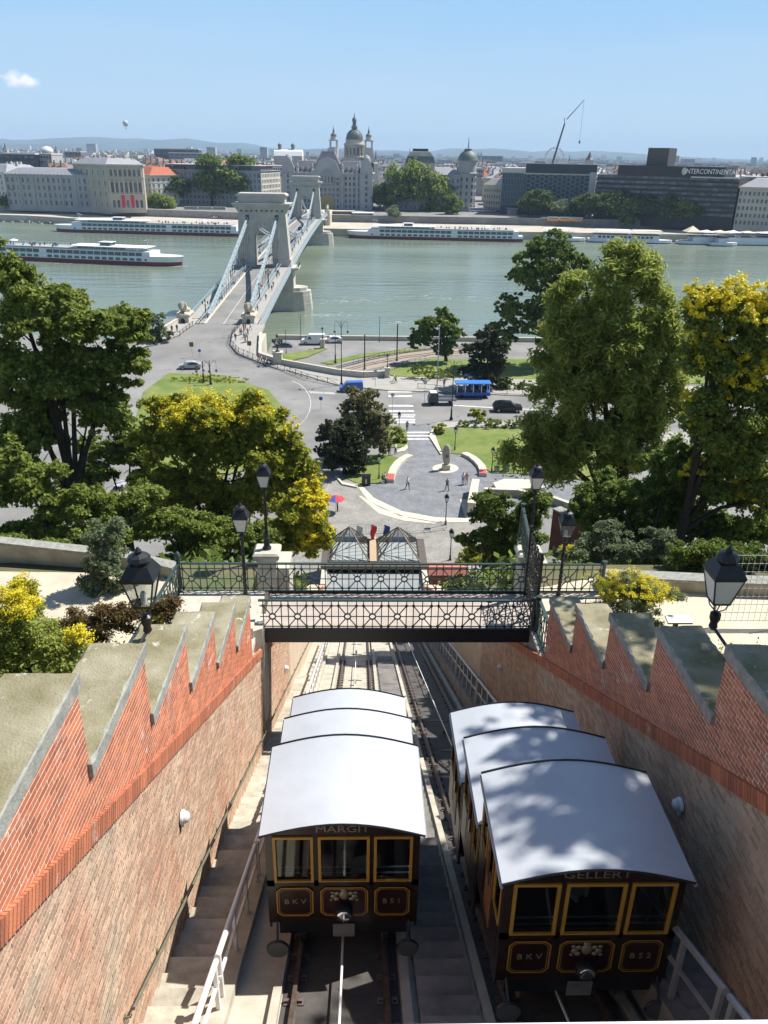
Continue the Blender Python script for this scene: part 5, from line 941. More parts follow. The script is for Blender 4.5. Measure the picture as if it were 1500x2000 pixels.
def hz(X, Y): return hill_z(X, Y)-0.1
tree('broadleaf_tree', 'big dark green broadleaf tree on the slope left of the golden tree', (-16.0, 41, hz(0, 41)), 42, [(70, 600, 85, 75), (20, 530, 45, 55), (150, 640, 95, 62), (235, 640, 62, 42), (245, 715, 60, 45), (120, 740, 105, 65), (20, 720, 60, 85), (195, 800, 70, 45), (60, 830, 80, 55), (25, 900, 45, 60)], 60000, 0.26, 'mid', 3, 0.34, shell=0.35, limbs=True)
tree('understory_tree', 'dark shadowed understory tree below the big broadleaf tree', (-14.6, 35, hz(0, 35)), 36, [(60, 960, 80, 60), (140, 1000, 70, 60), (30, 1050, 50, 35), (205, 1055, 45, 40), (100, 1055, 60, 35), (20, 900, 40, 45)], 26000, 0.22, 'mid', 5, 0.2)
tree('gap_tree', 'light green young tree between the big broadleaf tree and the golden one', (-17.5, 55, hz(0, 55)), 56, [(205, 880, 50, 40), (285, 900, 50, 45), (300, 960, 55, 40), (160, 940, 60, 40), (255, 850, 40, 35), (230, 1010, 60, 35)], 24000, 0.27, 'mid', 17, 0.2, shell=0.4)
tree('golden_rain_tree', 'golden green blossoming tree behind the stone pedestal', (-10.0, 47, hz(0, 47)), 48, [(400, 815, 112, 55), (500, 828, 68, 56), (330, 880, 80, 65), (450, 890, 110, 80), (550, 905, 55, 75), (360, 970, 100, 55), (480, 980, 100, 70), (585, 960, 45, 70), (600, 1040, 45, 50)], 62000, 0.25, 'lime', 9, 0.34, gold=([(400, 800, 100, 40), (500, 815, 60, 40), (615, 970, 28, 55), (560, 850, 30, 40), (330, 850, 40, 40)], 3600, 0.15), shell=0.45)
tree('golden_rain_tree', 'small golden blossoming tree beside the pedestal and the glazed roof lights', (-4.8, 40, hz(0, 40)), 41, [(590, 1010, 45, 55), (560, 1050, 60, 40), (615, 1055, 35, 35)], 15000, 0.2, 'lime', 12, 0.14, gold=([(605, 985, 42, 48), (600, 1040, 40, 40)], 6500, 0.15))
tree('slope_tree', 'mid green leafy tree on the slope behind the left landing', (-9.5, 38, hz(0, 38)), 39, [(330, 1030, 80, 45), (430, 1050, 75, 40), (270, 970, 50, 35), (500, 1060, 45, 40), (390, 1085, 90, 30)], 22000, 0.21, 'mid', 14, 0.2)
tree('feathery_tree', 'tall feathery light green tree on the slope with a dark forked trunk', (16.5, 46, hz(0, 46)), 46, [(1225, 535, 62, 50), (1150, 590, 70, 52), (1295, 610, 42, 52), (1105, 655, 58, 50), (1200, 665, 88, 58), (1305, 690, 40, 52), (1100, 745, 52, 48), (1180, 755, 80, 55), (1270, 775, 62, 52), (1090, 825, 52, 40), (1165, 850, 78, 42), (1020, 882, 46, 26), (1235, 860, 56, 44), (1095, 898, 60, 26)], 46000, 0.18, 'light', 21, 0.38, elong=4.2, shell=0.3, spread=0.75, droop=0.45, core=0.42, fray=1.3, nsub=22)
tree('golden_rain_tree', 'tall tree covered in yellow blossom beside the wire fence', (14.8, 34, hz(0, 34)), 35, [(1420, 620, 85, 60), (1480, 660, 60, 90), (1385, 710, 60, 70), (1460, 780, 80, 80), (1380, 830, 60, 75), (1450, 900, 75, 80), (1370, 950, 55, 65), (1480, 980, 50, 70)], 52000, 0.2, 'mid', 25, 0.28, gold=([(1415, 590, 80, 45), (1485, 620, 55, 70), (1375, 690, 48, 60), (1465, 730, 70, 60), (1395, 790, 50, 45), (1490, 860, 40, 60), (1350, 800, 25, 60), (1420, 870, 60, 45), (1360, 920, 35, 40), (1460, 960, 50, 45)], 17000, 0.14))
tree('understory_tree', 'dark leafy understory tree at the foot of the blossoming tree', (13.2, 33, hz(0, 33)), 36, [(1270, 985, 75, 60), (1340, 1030, 80, 50), (1430, 1040, 70, 45), (1310, 920, 55, 60), (1480, 1040, 40, 40), (1190, 965, 60, 45), (1205, 1030, 65, 40), (1140, 1000, 35, 35)], 36000, 0.2, 'deep', 27, 0.2)
tree('slope_tree', 'rounded dark green tree behind the shaded pedestal below the plaza', (8.0, 49, hz(0, 49)), 50, [(965, 1000, 50, 42), (1010, 1040, 55, 45), (940, 1055, 45, 35), (1050, 990, 35, 42), (985, 1085, 60, 25)], 20000, 0.23, 'deep', 31, 0.2)
tree('plane_tree', 'tall dense plane tree by the river right of the conical tree', (38, 158, 9.4), 158, [(1085, 490, 58, 48), (1045, 545, 62, 55), (1115, 550, 45, 55), (1005, 610, 45, 42), (1065, 615, 62, 50), (1100, 680, 60, 60), (980, 655, 35, 30)], 22000, 0.75, 'deep', 33, 0.5, elong=1.4)
tree('round_tree', 'round dark tree overhanging the tram curve', tuple(G(872, 706, ZP)), 160, [(857, 632, 42, 24), (828, 656, 30, 20), (880, 655, 30, 26), (868, 680, 25, 16), (812, 668, 16, 14)], 9000, 0.62, 'deep', 35, 0.35, elong=1.4)
tree('conical_tree', 'dense dark conical tree behind the blue trolley', tuple(G(952, 765, ZP)), 141, [(952, 655, 28, 24), (950, 690, 44, 34), (953, 725, 50, 32), (955, 748, 46, 18)], 11000, 0.5, 'dark', 37, 0.3, elong=1.4)
tree('copper_tree', 'dark leaved tree on the small lawn beside the round plaza', tuple(G(672, 925, ZP)), 98, [(660, 848, 44, 36), (665, 880, 50, 36), (650, 900, 36, 24), (690, 905, 36, 22)], 13000, 0.36, 'dark', 39, 0.25)
tree('maple_tree', 'sunlit olive leaved tree on the small lawn behind the dark tree', tuple(G(712, 905, ZP)), 104, [(705, 785, 40, 30), (718, 820, 46, 36), (738, 855, 32, 40), (690, 830, 36, 36)], 14000, 0.36, 'olive', 41, 0.25)
tree('river_tree', 'small grey green tree beside the upstream approach parapet', tuple(G(300, 682, ZP)), 172, [(298, 628, 24, 20), (285, 650, 22, 18), (315, 650, 20, 22), (300, 668, 26, 12)], 4500, 0.55, 'grey', 43, 0.25)
tree('street_tree', 'bright green tree behind the plane tree crown at the quay', (52, 165, 9.4), 165, [(1180, 620, 40, 40), (1240, 640, 50, 40), (1200, 680, 60, 40)], 7000, 0.7, 'mid', 45, 0.35)
# shade tree standing beside the cutting on the right, outside the picture: it dapples the car roofs
t = thing('shade_tree', 'tall tree above the shaded wall whose leaves dapple the car roofs', 'tree', (15.5, 14.5, hz(0, 14.5)))
tgt = [((3.0, 9.2, 38.6), 1.0), ((4.2, 10.6, 38.4), 1.1), ((3.2, 12.4, 37.6), 1.0), ((4.0, 14.5, 36.6), 0.9), ((4.5, 8.4, 38.8), 0.9), ((6.2, 9.4, 41.6), 1.2), ((6.2, 12.5, 40.2), 1.2), ((6.1, 15.0, 38.9), 0.9), ((5.0, 17.5, 33), 1.0), ((3.0, 19, 31), 1.0), ((4.8, 6.0, 38), 1.3)]
lb = []
for i, (c, rr_) in enumerate(tgt): q = Vector(c)+SUN*(20+3*math.sin(i*2.1)); lb.append((tuple(q), (rr_*1.25, rr_*1.25, rr_*0.8)))
foliage('crown', lb, 3700, 0.24, LM['mid'], t, t.location, 51, 0.05, 0.55, per=7)
o_ = Vector(t.location); hub = sum((Vector(c) for c, _ in lb), Vector())/len(lb)-o_+Vector((1.5, 0, -2.5))
b = MB(); b.tube([(0, 0, -0.5), tuple(hub*0.5), tuple(hub)], [0.4, 0.3, 0.2], 8); b.build('trunk', m_bark, t)
for c, _ in lb: b = MB(); b.tube([tuple(hub), tuple((hub+Vector(c)-o_)/2+Vector((0, 0, 0.6))), tuple(Vector(c)-o_)], [0.12, 0.07, 0.02], 6); b.build('limb', m_bark, t)
# undergrowth on the slopes
def undergrowth(name, label, xr, yr, n, size, key, seed, hh=0.7):
    r = np.random.default_rng(seed); k = n//14; X = r.uniform(*xr, k); Y_ = r.uniform(*yr, k); Z_ = np.array([hill_z(0, y) for y in Y_]); lump = r.random(k)**2*hh; P = np.repeat(np.stack([X, Y_, Z_+0.05+lump], 1), 14, 0)+r.normal(size=(k*14, 3))*np.array([0.35, 0.35, 0.2]); N = len(P)
    nrm = np.array([0, -0.2, 0.8])+r.normal(size=(N, 3))*0.5; nrm /= np.linalg.norm(nrm, axis=1)[:, None]; tx = np.cross(nrm, r.normal(size=(N, 3))); tx /= np.linalg.norm(tx, axis=1)[:, None]; ty = np.cross(nrm, tx); s = size*(0.5+r.random(N))[:, None]
    V = np.stack([P-tx*s, P+ty*s*0.5, P+tx*s, P-ty*s*0.5], 1).reshape(-1, 3); tag(link(name, mesh_np(name, V, np.arange(4*N).reshape(-1, 4), LM[key])), label, 'undergrowth', kind='stuff')
undergrowth('ivy', 'leafy undergrowth on the slope below the left path', (-40, -4.5), (28.6, 66), 30000, 0.22, 'deep', 5, 1.2); undergrowth('ivy', 'leafy undergrowth on the slope below the right path', (6.6, 40), (28.6, 66), 30000, 0.22, 'deep', 6, 1.2)
undergrowth('weeds', 'weedy green bank beside the sunlit copings', (-16, -5.1), (8, 20.0), 60000, 0.045, 'mid', 7, 0.45); undergrowth('weeds', 'weedy green bank beside the shaded copings', (7.4, 16), (8, 20.0), 26000, 0.045, 'mid', 8, 0.3)
# shrubs
def shrub(label, Y, pxl, n, size, key, seed, gold=None, name='shrub', **k):
    c = A(pxl[0][0], max(l[1]+l[3] for l in pxl), Y); return tree(name, label, (c.x, c.y, c.z), Y, pxl, n, size, key, seed, 0.05, gold, cat='shrub', spread=0.3, fray=1.3, core=0.5, **k)
shrub('leafy shrub with golden sprays beside the lichened copings', 14.5, [(60, 1270, 70, 50), (130, 1285, 45, 35), (20, 1230, 45, 40), (0, 1290, 50, 40)], 14000, 0.075, 'light', 61, gold=([(40, 1190, 45, 35), (150, 1245, 30, 25), (20, 1170, 30, 30)], 2600, 0.05))
shrub('thin upright golden shrub on the path edge by the sunlit wall', 17.5, [(45, 1165, 28, 32), (60, 1205, 26, 22)], 2200, 0.07, 'lime', 63, gold=([(45, 1155, 30, 35)], 1500, 0.055))
shrub('dry brown green hedge behind the sunlit copings', 18.5, [(180, 1218, 55, 26), (250, 1205, 45, 26), (310, 1190, 40, 22), (130, 1235, 40, 25)], 12000, 0.07, 'brown', 65, gold=([(300, 1205, 35, 16), (180, 1235, 50, 14)], 1100, 0.05))
shrub('tall grey green shrub growing before the rendered wall', 25.5, [(205, 1050, 32, 40), (215, 1100, 40, 40), (195, 1135, 35, 30), (230, 1150, 30, 25)], 11000, 0.11, 'grey', 67)
shrub('arching shrub with yellow flowers beside the shaded copings', 21.5, [(1225, 1150, 55, 28), (1270, 1170, 50, 25), (1205, 1185, 35, 25), (1260, 1210, 30, 22)], 9000, 0.07, 'grey', 69, gold=([(1225, 1140, 65, 25), (1275, 1158, 55, 20), (1195, 1165, 30, 20)], 5200, 0.05))
shrub('pale green shrub behind the right end of the rear railing', 29, [(1190, 1060, 45, 28), (1140, 1080, 40, 24), (1210, 1085, 35, 22)], 8000, 0.12, 'grey', 71, gold=([(1120, 1075, 22, 12)], 500, 0.07)); shrub('blue green shrub above the low stone wall', 29, [(1280, 1065, 42, 28), (1300, 1090, 45, 22), (1255, 1090, 32, 20)], 8000, 0.12, 'grey', 73)
shrub('dark evergreen shrub row above the low stone wall by the fence', 27.5, [(1345, 1088, 50, 24), (1420, 1085, 55, 26), (1480, 1090, 45, 24), (1380, 1105, 60, 18)], 16000, 0.13, 'deep', 74)
shrub('leafy green shrub behind the rendered wall beneath the understory', 29.5, [(40, 1075, 50, 24), (110, 1085, 50, 24), (165, 1095, 40, 22)], 12000, 0.14, 'mid', 76)
shrub('clipped light bush beside the station annex', 55, [(930, 1088, 30, 16), (912, 1092, 20, 12)], 3000, 0.16, 'lime', 75)
for lab, px, key, s in (('flowering shrub bed along the path to the crossing', [(858, 838, 12, 9), (862, 856, 14, 10), (870, 870, 12, 9)], 'lime', 81), ('tall grasses on the corner lawn beside the crossing path', [(770, 850, 16, 14), (782, 862, 12, 10), (770, 866, 14, 9)], 'light', 83), ('round bush on the lawn beside the street', [(932, 812, 16, 12)], 'lime', 85), ('low clipped hedge along the lawn beside the street', [(905, 828, 12, 6), (950, 826, 25, 7), (985, 826, 25, 7), (1010, 828, 20, 6)], 'mid', 87), ('dense green hedge behind the pavement crossing', [(840, 728, 30, 12), (868, 736, 22, 10), (820, 722, 20, 10)], 'mid', 89), ('clipped hedge behind the blue trolley pavement', [(1000, 752, 30, 9), (1040, 755, 25, 9)], 'deep', 91), ('yellow flower bed on the roundabout lawn', [(400, 738, 40, 6), (450, 745, 35, 7), (345, 745, 25, 6), (490, 755, 25, 7)], 'lime', 93)):
    p = G(px[0][0], px[0][1]+px[0][3], ZP); shrub(lab, p.y, px, 2200, 0.28, key, s, limbs=False, gold=([(l[0], l[1]-2, l[2]*0.7, l[3]*0.6) for l in px[:2]], 250, 0.16) if 'flower' in lab else None)
# ------------------------------------------------------------------ the far bank
ZU = 9.0                                                       # street level, lower quay at 5
m_quayst = mat('quay_masonry', (0.30, 0.28, 0.25), 0.95, var=0.2, scale=0.3); m_quayfl = mat('quay_paving', (0.44, 0.40, 0.33), 0.95, var=0.15, scale=0.1); m_ground = mat('city_ground', (0.22, 0.215, 0.20), 1.0, var=0.2, scale=0.02)
sheet('lower_quay', [(-1500, 700), (-420, 640), (-235, 600), (-120, 545), (-60, 532), (0, 530), (300, 525), (1500, 520), (1500, 580), (300, 590), (-60, 600), (-200, 640), (-420, 690), (-1500, 750)], 4.5, m_quayfl, th=6)
sheet('upper_street', [(-1500, 730), (-420, 672), (-200, 622), (-60, 584), (80, 580), (300, 566), (1500, 556), (1500, 760), (-1500, 900)], ZU, m_asph, th=6)
sheet('city_ground', [(-9000, 800), (9000, 700), (16000, 15000), (-16000, 15000)], ZU-0.3, m_ground)
sheet('river_bank', [(-2600, 760), (-420, 670), (-420, 700), (-2600, 900)], ZU-0.6, m_ground); 
for k, pts in enumerate(([(-235, 601), (-120, 546), (-60, 533)], [(-420, 641), (-235, 601)])):
    b = MB(); r = random.Random(k)
    for a, e in zip(pts, pts[1:]):
        n = int(math.dist(a, e)/1.6)
        for i in range(n): f = i/n; b.ell((a[0]+(e[0]-a[0])*f+r.uniform(-1, 1), a[1]+(e[1]-a[1])*f-r.uniform(0, 4), r.uniform(-0.2, 0.9)), (r.uniform(0.6, 1.4), r.uniform(0.6, 1.3), r.uniform(0.4, 0.9)), 5, 4)
    o = b.build('riprap', mat('riprap_stone', (0.42, 0.39, 0.33), 0.95, rnd=0.25)); tag(o, 'rough boulders lining the far river edge', 'rocks', kind='stuff')
m_win = mat('dark_window', (0.055, 0.068, 0.085), 0.15, rnd=0.75, spec=0.7); m_lime = mat('warm_limestone', (0.40, 0.365, 0.30), 0.9, var=0.12, scale=0.08); m_grey = mat('cool_grey_stone', (0.34, 0.34, 0.34), 0.9, var=0.12, scale=0.08); m_whit = mat('off_white_render', (0.60, 0.57, 0.51), 0.9, var=0.08, scale=0.1)
m_buff = mat('buff_stone', (0.46, 0.41, 0.33), 0.9, var=0.12, scale=0.08); m_redroof = mat('red_tiles', (0.42, 0.12, 0.06), 0.9, var=0.15, scale=0.4); m_zinc = mat('zinc_roof', (0.27, 0.27, 0.29), 0.55, var=0.12, scale=0.1); m_slate = mat('slate_roof', (0.13, 0.13, 0.15), 0.6, var=0.15, scale=0.2); m_copper = mat('weathered_copper', (0.11, 0.135, 0.125), 0.6, var=0.25, scale=0.15); m_blackgl = mat('dark_glass_cladding', (0.012, 0.018, 0.027), 0.35, var=0.4, scale=0.1); m_bronze = mat('bronze_cladding', (0.022, 0.016, 0.015), 0.6, var=0.3, scale=0.08); m_palest = mat('pale_frame', (0.48, 0.46, 0.42), 0.85)
WM = {}
def win_mesh(w, h, arch_, mf):
    k = (round(w, 1), round(h, 1), arch_, mf.name)
    if k not in WM:
        b = MB(); b.box(-w/2-0.22, -0.14, -0.2, w/2+0.22, 0.1, -0.02, 1); b.box(-w/2-0.2, -0.1, 0, -w/2, 0.1, h, 1); b.box(w/2, -0.1, 0, w/2+0.2, 0.1, h, 1)
        if arch_: pts = [(w/2*math.cos(a), h-w/2+w/2*math.sin(a)) for a in [math.pi*i/6 for i in range(7)]]; b.prism([(-w/2, 0), (w/2, 0)]+pts, -0.03, 0.06, 'y', 0)
        else: b.box(-w/2, -0.03, 0, w/2, 0.06, h, 0); b.box(-w/2-0.3, -0.16, h, w/2+0.3, 0.1, h+0.25, 1)
        b.box(-0.05, -0.06, 0, 0.05, -0.03, h*0.9, 1); WM[k] = b.mesh('window', [m_win, mf])
    return WM[k]
def block(name, label, p0, p1, depth, ztop, wall, rows, cols, side=0, roof=None, frame_m=None, wsz=(1.3, 2.2), arched=(), z0=None, cornice=True, bands=True, cat='building', left=0, ground=True, bmat=None):
    """front wall from p0 to p1 (ground points, seen left to right); rows of windows on the front, cols of them; side: columns on the right-hand wall"""
    z0 = ZU if z0 is None else z0; p0, p1 = Vector((p0[0], p0[1], 0)), Vector((p1[0], p1[1], 0)); d = p1-p0; W = d.length; rz = math.atan2(d.y, d.x); H = ztop-z0; t = thing(name, label, cat, (p0.x, p0.y, z0), rz); fm = frame_m or wall; bm_ = bmat or wall
    MB().box(0, 0, -3, W, depth, H).build('wall', wall, t)
    if cornice: b = MB(); b.box(-0.7, -0.7, H-0.9, W+0.7, depth+0.3, H-0.35); b.box(-1.0, -1.0, H-0.35, W+1.0, depth+0.4, H+0.12); b.build('cornice', bm_, t)
    rh = (H-1.6)/rows
    if bands:
        for r in range(1, rows): b = MB(); b.box(-0.18, -0.18, r*rh+0.1, W+0.18, depth*0.5, r*rh+0.38); b.build('band', bm_, t)
    for r in range(rows):
        h = min(wsz[1], rh*0.66)
        for c in range(cols): link('window', win_mesh(wsz[0], h, r in arched, fm), t, ((c+0.5)*W/cols, -0.02, r*rh+rh*0.24))
        for c in range(side): link('window', win_mesh(wsz[0], h, r in arched, fm), t, (W+0.02, (c+0.5)*depth/side, r*rh+rh*0.24), (0, 0, R(90)))
        for c in range(left): link('window', win_mesh(wsz[0], h, r in arched, fm), t, (-0.02, (c+0.5)*depth/left, r*rh+rh*0.24), (0, 0, R(-90)))
    if roof:
        kind, rhh, rm = roof; b = MB(); e = 0.6; z = H+0.12
        if kind == 'flat': b.box(0.5, 0.5, H, W-0.5, depth-0.5, H+rhh)
        elif kind == 'gable': b.prism([(-e, z), (depth+e, z), (depth/2, z+rhh)], -e, W+e, 'x')
        else:
            i = min(W, depth)*(0.5 if kind == 'hip' else 0.22)
            b.add([(-e, -e, z), (W+e, -e, z), (W+e, depth+e, z), (-e, depth+e, z), (i, i*0.98, z+rhh), (W-i, i*0.98, z+rhh), (W-i, depth-i*0.98, z+rhh), (i, depth-i*0.98, z+rhh)], [(0, 3, 2, 1), (0, 1, 5, 4), (1, 2, 6, 5), (2, 3, 7, 6), (3, 0, 4, 7), (4, 5, 6, 7)])
        ro = b.build('roof', rm, t); rg = random.Random(int(W*10))
        for q in range(7): x, y, s_ = rg.uniform(4, W-4), rg.uniform(depth*0.35, depth*0.7), rg.uniform(0.5, 1.1); MB().box(x-s_, y-s_*0.7, z, x+s_, y+s_*0.7, z+rhh+rg.uniform(0.8, 2.2)).build('chimney', bm_, ro)
    return t, W, H
def gp(x, y, z=ZU): p = G(x, y, z); return (p.x, p.y)
def ht(x, y, p): return A(x, y, p[1]).z
# academy of sciences: long shaded river wing, taller sunlit block
p0, p1 = gp(18, 402), gp(207, 407); H = ht(60, 340, p0)
a, W, h = block('academy_wing', 'long grey stone palace wing with round arched windows above the quay', p0, p1, 34, H, m_grey, 4, 19, 5, ('hip2', 4, m_zinc), m_palest, (1.7, 3.2), (0, 1))
for k in range(8): MB().box(k*W/7-0.8 if k else 0, -0.5, 0, k*W/7+0.8, 0, h-1).build('pilaster', m_grey, a)
for x in np.linspace(1, W-1, 26): MB().box(x-0.25, -0.9, h+0.1, x+0.25, -0.5, h+1.2).build('balustrade_post', m_palest, a)
p0, p1 = gp(153, 404), gp(220, 409); H = ht(180, 320, p0)
a, W, h = block('academy_palace', 'tall warm stone palace with a sunlit columned facade and red banners', p0, (p1[0], p1[1]-4), 30, H, m_lime, 4, 6, 0, ('hip2', 4, m_zinc), m_palest, (1.6, 3.4), (0, 1))
fr = thing('columned_front', 'x', 'x'); del fr['label'], fr['category']; fr.parent = a; fr.location = (W, 0, 0); fr.rotation_euler = (0, 0, R(50)); Lf = 24
MB().box(0, 0.05, -2, Lf, 14, h).build('front_wall', m_lime, fr); MB().box(-0.8, -0.9, h-0.8, Lf+0.8, 14, h+0.4).build('front_cornice', m_lime, fr)
for k in range(8): MB().lathe([(0.75, 0), (0.6, 0.6), (0.55, 8.8), (0.8, 9.5)], 8).build('column', m_buff, fr, (1.2+k*(Lf-2.4)/7, -0.7, h*0.36)); MB().lathe([(0.6, 0), (0.5, 0.5), (0.45, 5.6), (0.65, 6.2)], 8).build('column', m_buff, fr, (1.2+k*(Lf-2.4)/7, -0.6, h*0.73))
for k in range(7):
    x = 1.2+(k+0.5)*(Lf-2.4)/7
    for zf, hh in ((0.05, 5), (0.40, 6.2), (0.76, 4)): link('window', win_mesh(1.7, hh, True, m_palest), fr, (x, 0.02, h*zf))
for k in (2, 4): MB().box(1.2+k*(Lf-2.4)/7+0.6, -0.3, 2.0, 1.2+k*(Lf-2.4)/7+2.8, -0.2, h*0.33).build('banner', mat('red_banner', (0.60, 0.03, 0.06), 0.8), fr)
MB().box(-0.4, -0.6, h*0.345, Lf+0.4, 0.05, h*0.365).build('front_band', m_palest, fr); MB().box(-0.4, -0.6, h*0.70, Lf+0.4, 0.05, h*0.725).build('front_band', m_palest, fr)
block('corner_house', 'pale mansard house at the edge beside the palace wing', gp(-40, 392), gp(22, 396), 30, ht(5, 335, gp(5, 394)), m_whit, 5, 8, 4, ('hip2', 5, m_zinc), m_palest)
block('red_roof_house', 'white palace with a red tiled roof between the columned palace and the office block', gp(258, 398), gp(299, 402), 40, ht(280, 340, gp(280, 399)), m_whit, 5, 6, 9, ('hip2', 5, m_redroof), m_palest, (1.3, 2.2))
a, W, h = block('office_block', 'long grey office block with glazed roof bays behind the dark park trees', gp(325, 399), gp(512, 405), 42, ht(420, 332, gp(420, 402)), mat('blue_grey_cladding', (0.25, 0.28, 0.31), 0.7, var=0.1, scale=0.1), 6, 24, 9, None, mat('grey_fin', (0.34, 0.36, 0.38), 0.7), (2.0, 2.6), bands=True)
for k in range(9): b = MB(); x0 = k*W/9+0.8; b.prism([(x0, h), (x0+W/9-1.6, h), (x0+W/9-0.4, h+3.4), (x0-0.4, h+3.0)], 1.0, 26, 'y'); b.build('roof_bay', m_blackgl if k % 2 else m_win, a); MB().box(x0-0.8, 0.2, h+3.3, x0+W/9-0.6, 27, h+3.7).build('roof_sheet', m_palest, a)
MB().box(W+0.02, -0.2, 0, W+0.35, 42, h).build('side_facing', m_whit, a)
for r in range(6):
    for c in range(12): link('window', win_mesh(1.6, 2.3, False, m_whit), a, (W+0.37, 2+c*3.4, 1.5+r*(h-2)/6), (0, 0, R(90)))
# the ornate palace facing the bridge
p0, p1 = gp(553, 408), gp(727, 411); H = ht(640, 338, p0)
a, W, h = block('art_nouveau_palace', 'ornate grey palace with a steep gabled centre facing the bridge head', p0, p1, 48, H, m_grey, 6, 22, 9, None, m_palest, (1.6, 2.5), (0, 5))
b = MB()
for xa, xb in ((9, W*0.36), (W*0.64, W-9)): b = MB(); b.add([(xa, 0.5, h), (xb, 0.5, h), (xb, 40, h), (xa, 40, h), (xa+1, 7, h+8.0), (xb-1, 7, h+8.0), (xb-1, 34, h+8.0), (xa+1, 34, h+8.0)], [(0, 1, 5, 4), (1, 2, 6, 5), (2, 3, 7, 6), (3, 0, 4, 7), (4, 5, 6, 7)]); ro = b.build('roof', m_slate, a); [MB().box(xa+(k+0.5)*(xb-xa)/4-0.9, 2.2, h+2.4, xa+(k+0.5)*(xb-xa)/4+0.9, 5.5, h+4.4).build('dormer', m_grey, ro) for k in range(4)]
c = W*0.5; g = MB(); g.prism([(c-11, h-3), (c+11, h-3), (c+11, h+1), (c+8.5, h+3), (c+6, h+8.2), (c+2, h+10.2), (c, h+10.8), (c-2, h+10.2), (c-6, h+8.2), (c-8.5, h+3), (c-11, h+1)], -1.4, 0.8, 'y'); g.build('gable', m_grey, a)
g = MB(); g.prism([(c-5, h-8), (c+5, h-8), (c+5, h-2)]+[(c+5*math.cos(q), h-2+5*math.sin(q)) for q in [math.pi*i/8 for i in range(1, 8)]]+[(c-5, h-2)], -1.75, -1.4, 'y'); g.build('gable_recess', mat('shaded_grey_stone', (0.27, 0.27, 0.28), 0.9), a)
for k in range(4): link('window', win_mesh(1.3, 4.2, True, m_palest), a, (c-3.6+k*2.4, -1.8, h-6.5))
g = MB(); g.add([(c-12, 0.8, h), (c+12, 0.8, h), (c+12, 30, h), (c-12, 30, h), (c-4.5, 9, h+14.5), (c+4.5, 9, h+14.5), (c+4.5, 22, h+14.5), (c-4.5, 22, h+14.5)], [(0, 1, 5, 4), (1, 2, 6, 5), (2, 3, 7, 6), (3, 0, 4, 7), (4, 5, 6, 7)]); g.build('steep_roof', m_slate, a)
for k in range(9): MB().box(c-4.4+k*1.1-0.07, 9, h+14.5, c-4.4+k*1.1+0.07, 9.2, h+15.7).build('ridge_crest', m_black, a)
g = MB(); g.prism([(c-5, 0), (c+5, 0), (c+5, 6)]+[(c+5*math.cos(q), 6+4.5*math.sin(q)) for q in [math.pi*i/8 for i in range(1, 8)]]+[(c-5, 6)], -0.6, -0.2, 'y'); g.build('entrance_arch', mat('amber_glazing', (0.36, 0.26, 0.09), 0.5), a)
for x in (4.5, W-4.5):
    g = MB(); g.box(x-4.6, -1.0, 0, x+4.6, 9, h+3.5); tw_ = g.build('corner_turret', m_grey, a); g = MB(); g.prism([(x-4.6, h+3.5), (x+4.6, h+3.5), (x+2.2, h+9), (x, h+11), (x-2.2, h+9)], -1.0, 1.2, 'y'); g.ell((x, 4, h+8.5), (3.0, 3.0, 4.0), 10, 7); g.build('turret_gable', m_grey, tw_)
    for r in range(6): link('window', win_mesh(1.8, 2.7, r in (0, 5), m_palest), a, (x, -1.05, 1.6+r*(h-1)/6))
for x in (c-11, c+11, 11.5, W-11.5): MB().lathe([(1.1, 0), (1.1, h+2), (0.7, h+3), (0.9, h+5), (0.2, h+7)], 8).build('pinnacle', m_grey, a, (x, -0.6, 0))
# basilica
YB = 940.0; cb = A(692, 300, YB); kx = pix((0, YB, 50))[2]/FPX; Zp = lambda y: A(692, y, YB).z
t = thing('basilica', 'domed basilica with two bell towers rising behind the ornate palace', 'church', (cb.x, YB, ZU)); zz = lambda y: Zp(y)-ZU
m_bas = mat('basilica_stone', (0.47, 0.44, 0.38), 0.9, var=0.1, scale=0.1)
MB().box(-32, -8, 0, 26, 60, zz(318)).build('nave', m_bas, t); g = MB(); g.prism([(-18, zz(318)), (18, zz(318)), (0, zz(309))], -9, -6, 'y'); g.build('pediment', m_bas, t)
MB().box(-11.5, -2, 0, 11.5, 22, zz(308)).build('crossing', m_bas, t); MB().lathe([(11.6, zz(308)), (11.6, zz(306)), (10.4, zz(305)), (10.2, zz(284)), (11.6, zz(283)), (11.4, zz(280)), (9.6, zz(279.5)), (9.4, zz(273)), (10.1, zz(272.5))], 24, (0, 10, 0)).build('drum', m_bas, t, smooth=True)
for k in range(16): a_ = 2*math.pi*k/16; link('window', win_mesh(1.7, 7.2, True, m_palest), t, (10.35*math.cos(a_), 10+10.35*math.sin(a_), zz(302.5)), (0, 0, a_+math.pi/2)); MB().lathe([(0.5, zz(305)), (0.45, zz(284))], 6).build('drum_column', m_bas, t, (10.7*math.cos(a_+0.19), 10+10.7*math.sin(a_+0.19), 0))
dm = MB(); hd = zz(252)-zz(272.5); dm.lathe([(8.6*math.cos(q)+0.35, zz(272.5)+hd*math.sin(q)) for q in [math.pi/2*i/9 for i in range(9)]]+[(2.4, zz(251.5))], 24, (0, 10, 0)); dm.build('dome', m_copper, t, smooth=True)
for k in range(16): a_ = 2*math.pi*k/16; r_ = MB(); r_.tube([((8.75*math.cos(q)+0.35)*math.cos(a_), 10+(8.75*math.cos(q)+0.35)*math.sin(a_), zz(272.5)+hd*1.01*math.sin(q)) for q in [math.pi/2*i/7 for i in range(7)]], 0.16, 4); r_.build('dome_rib', m_copper, t)
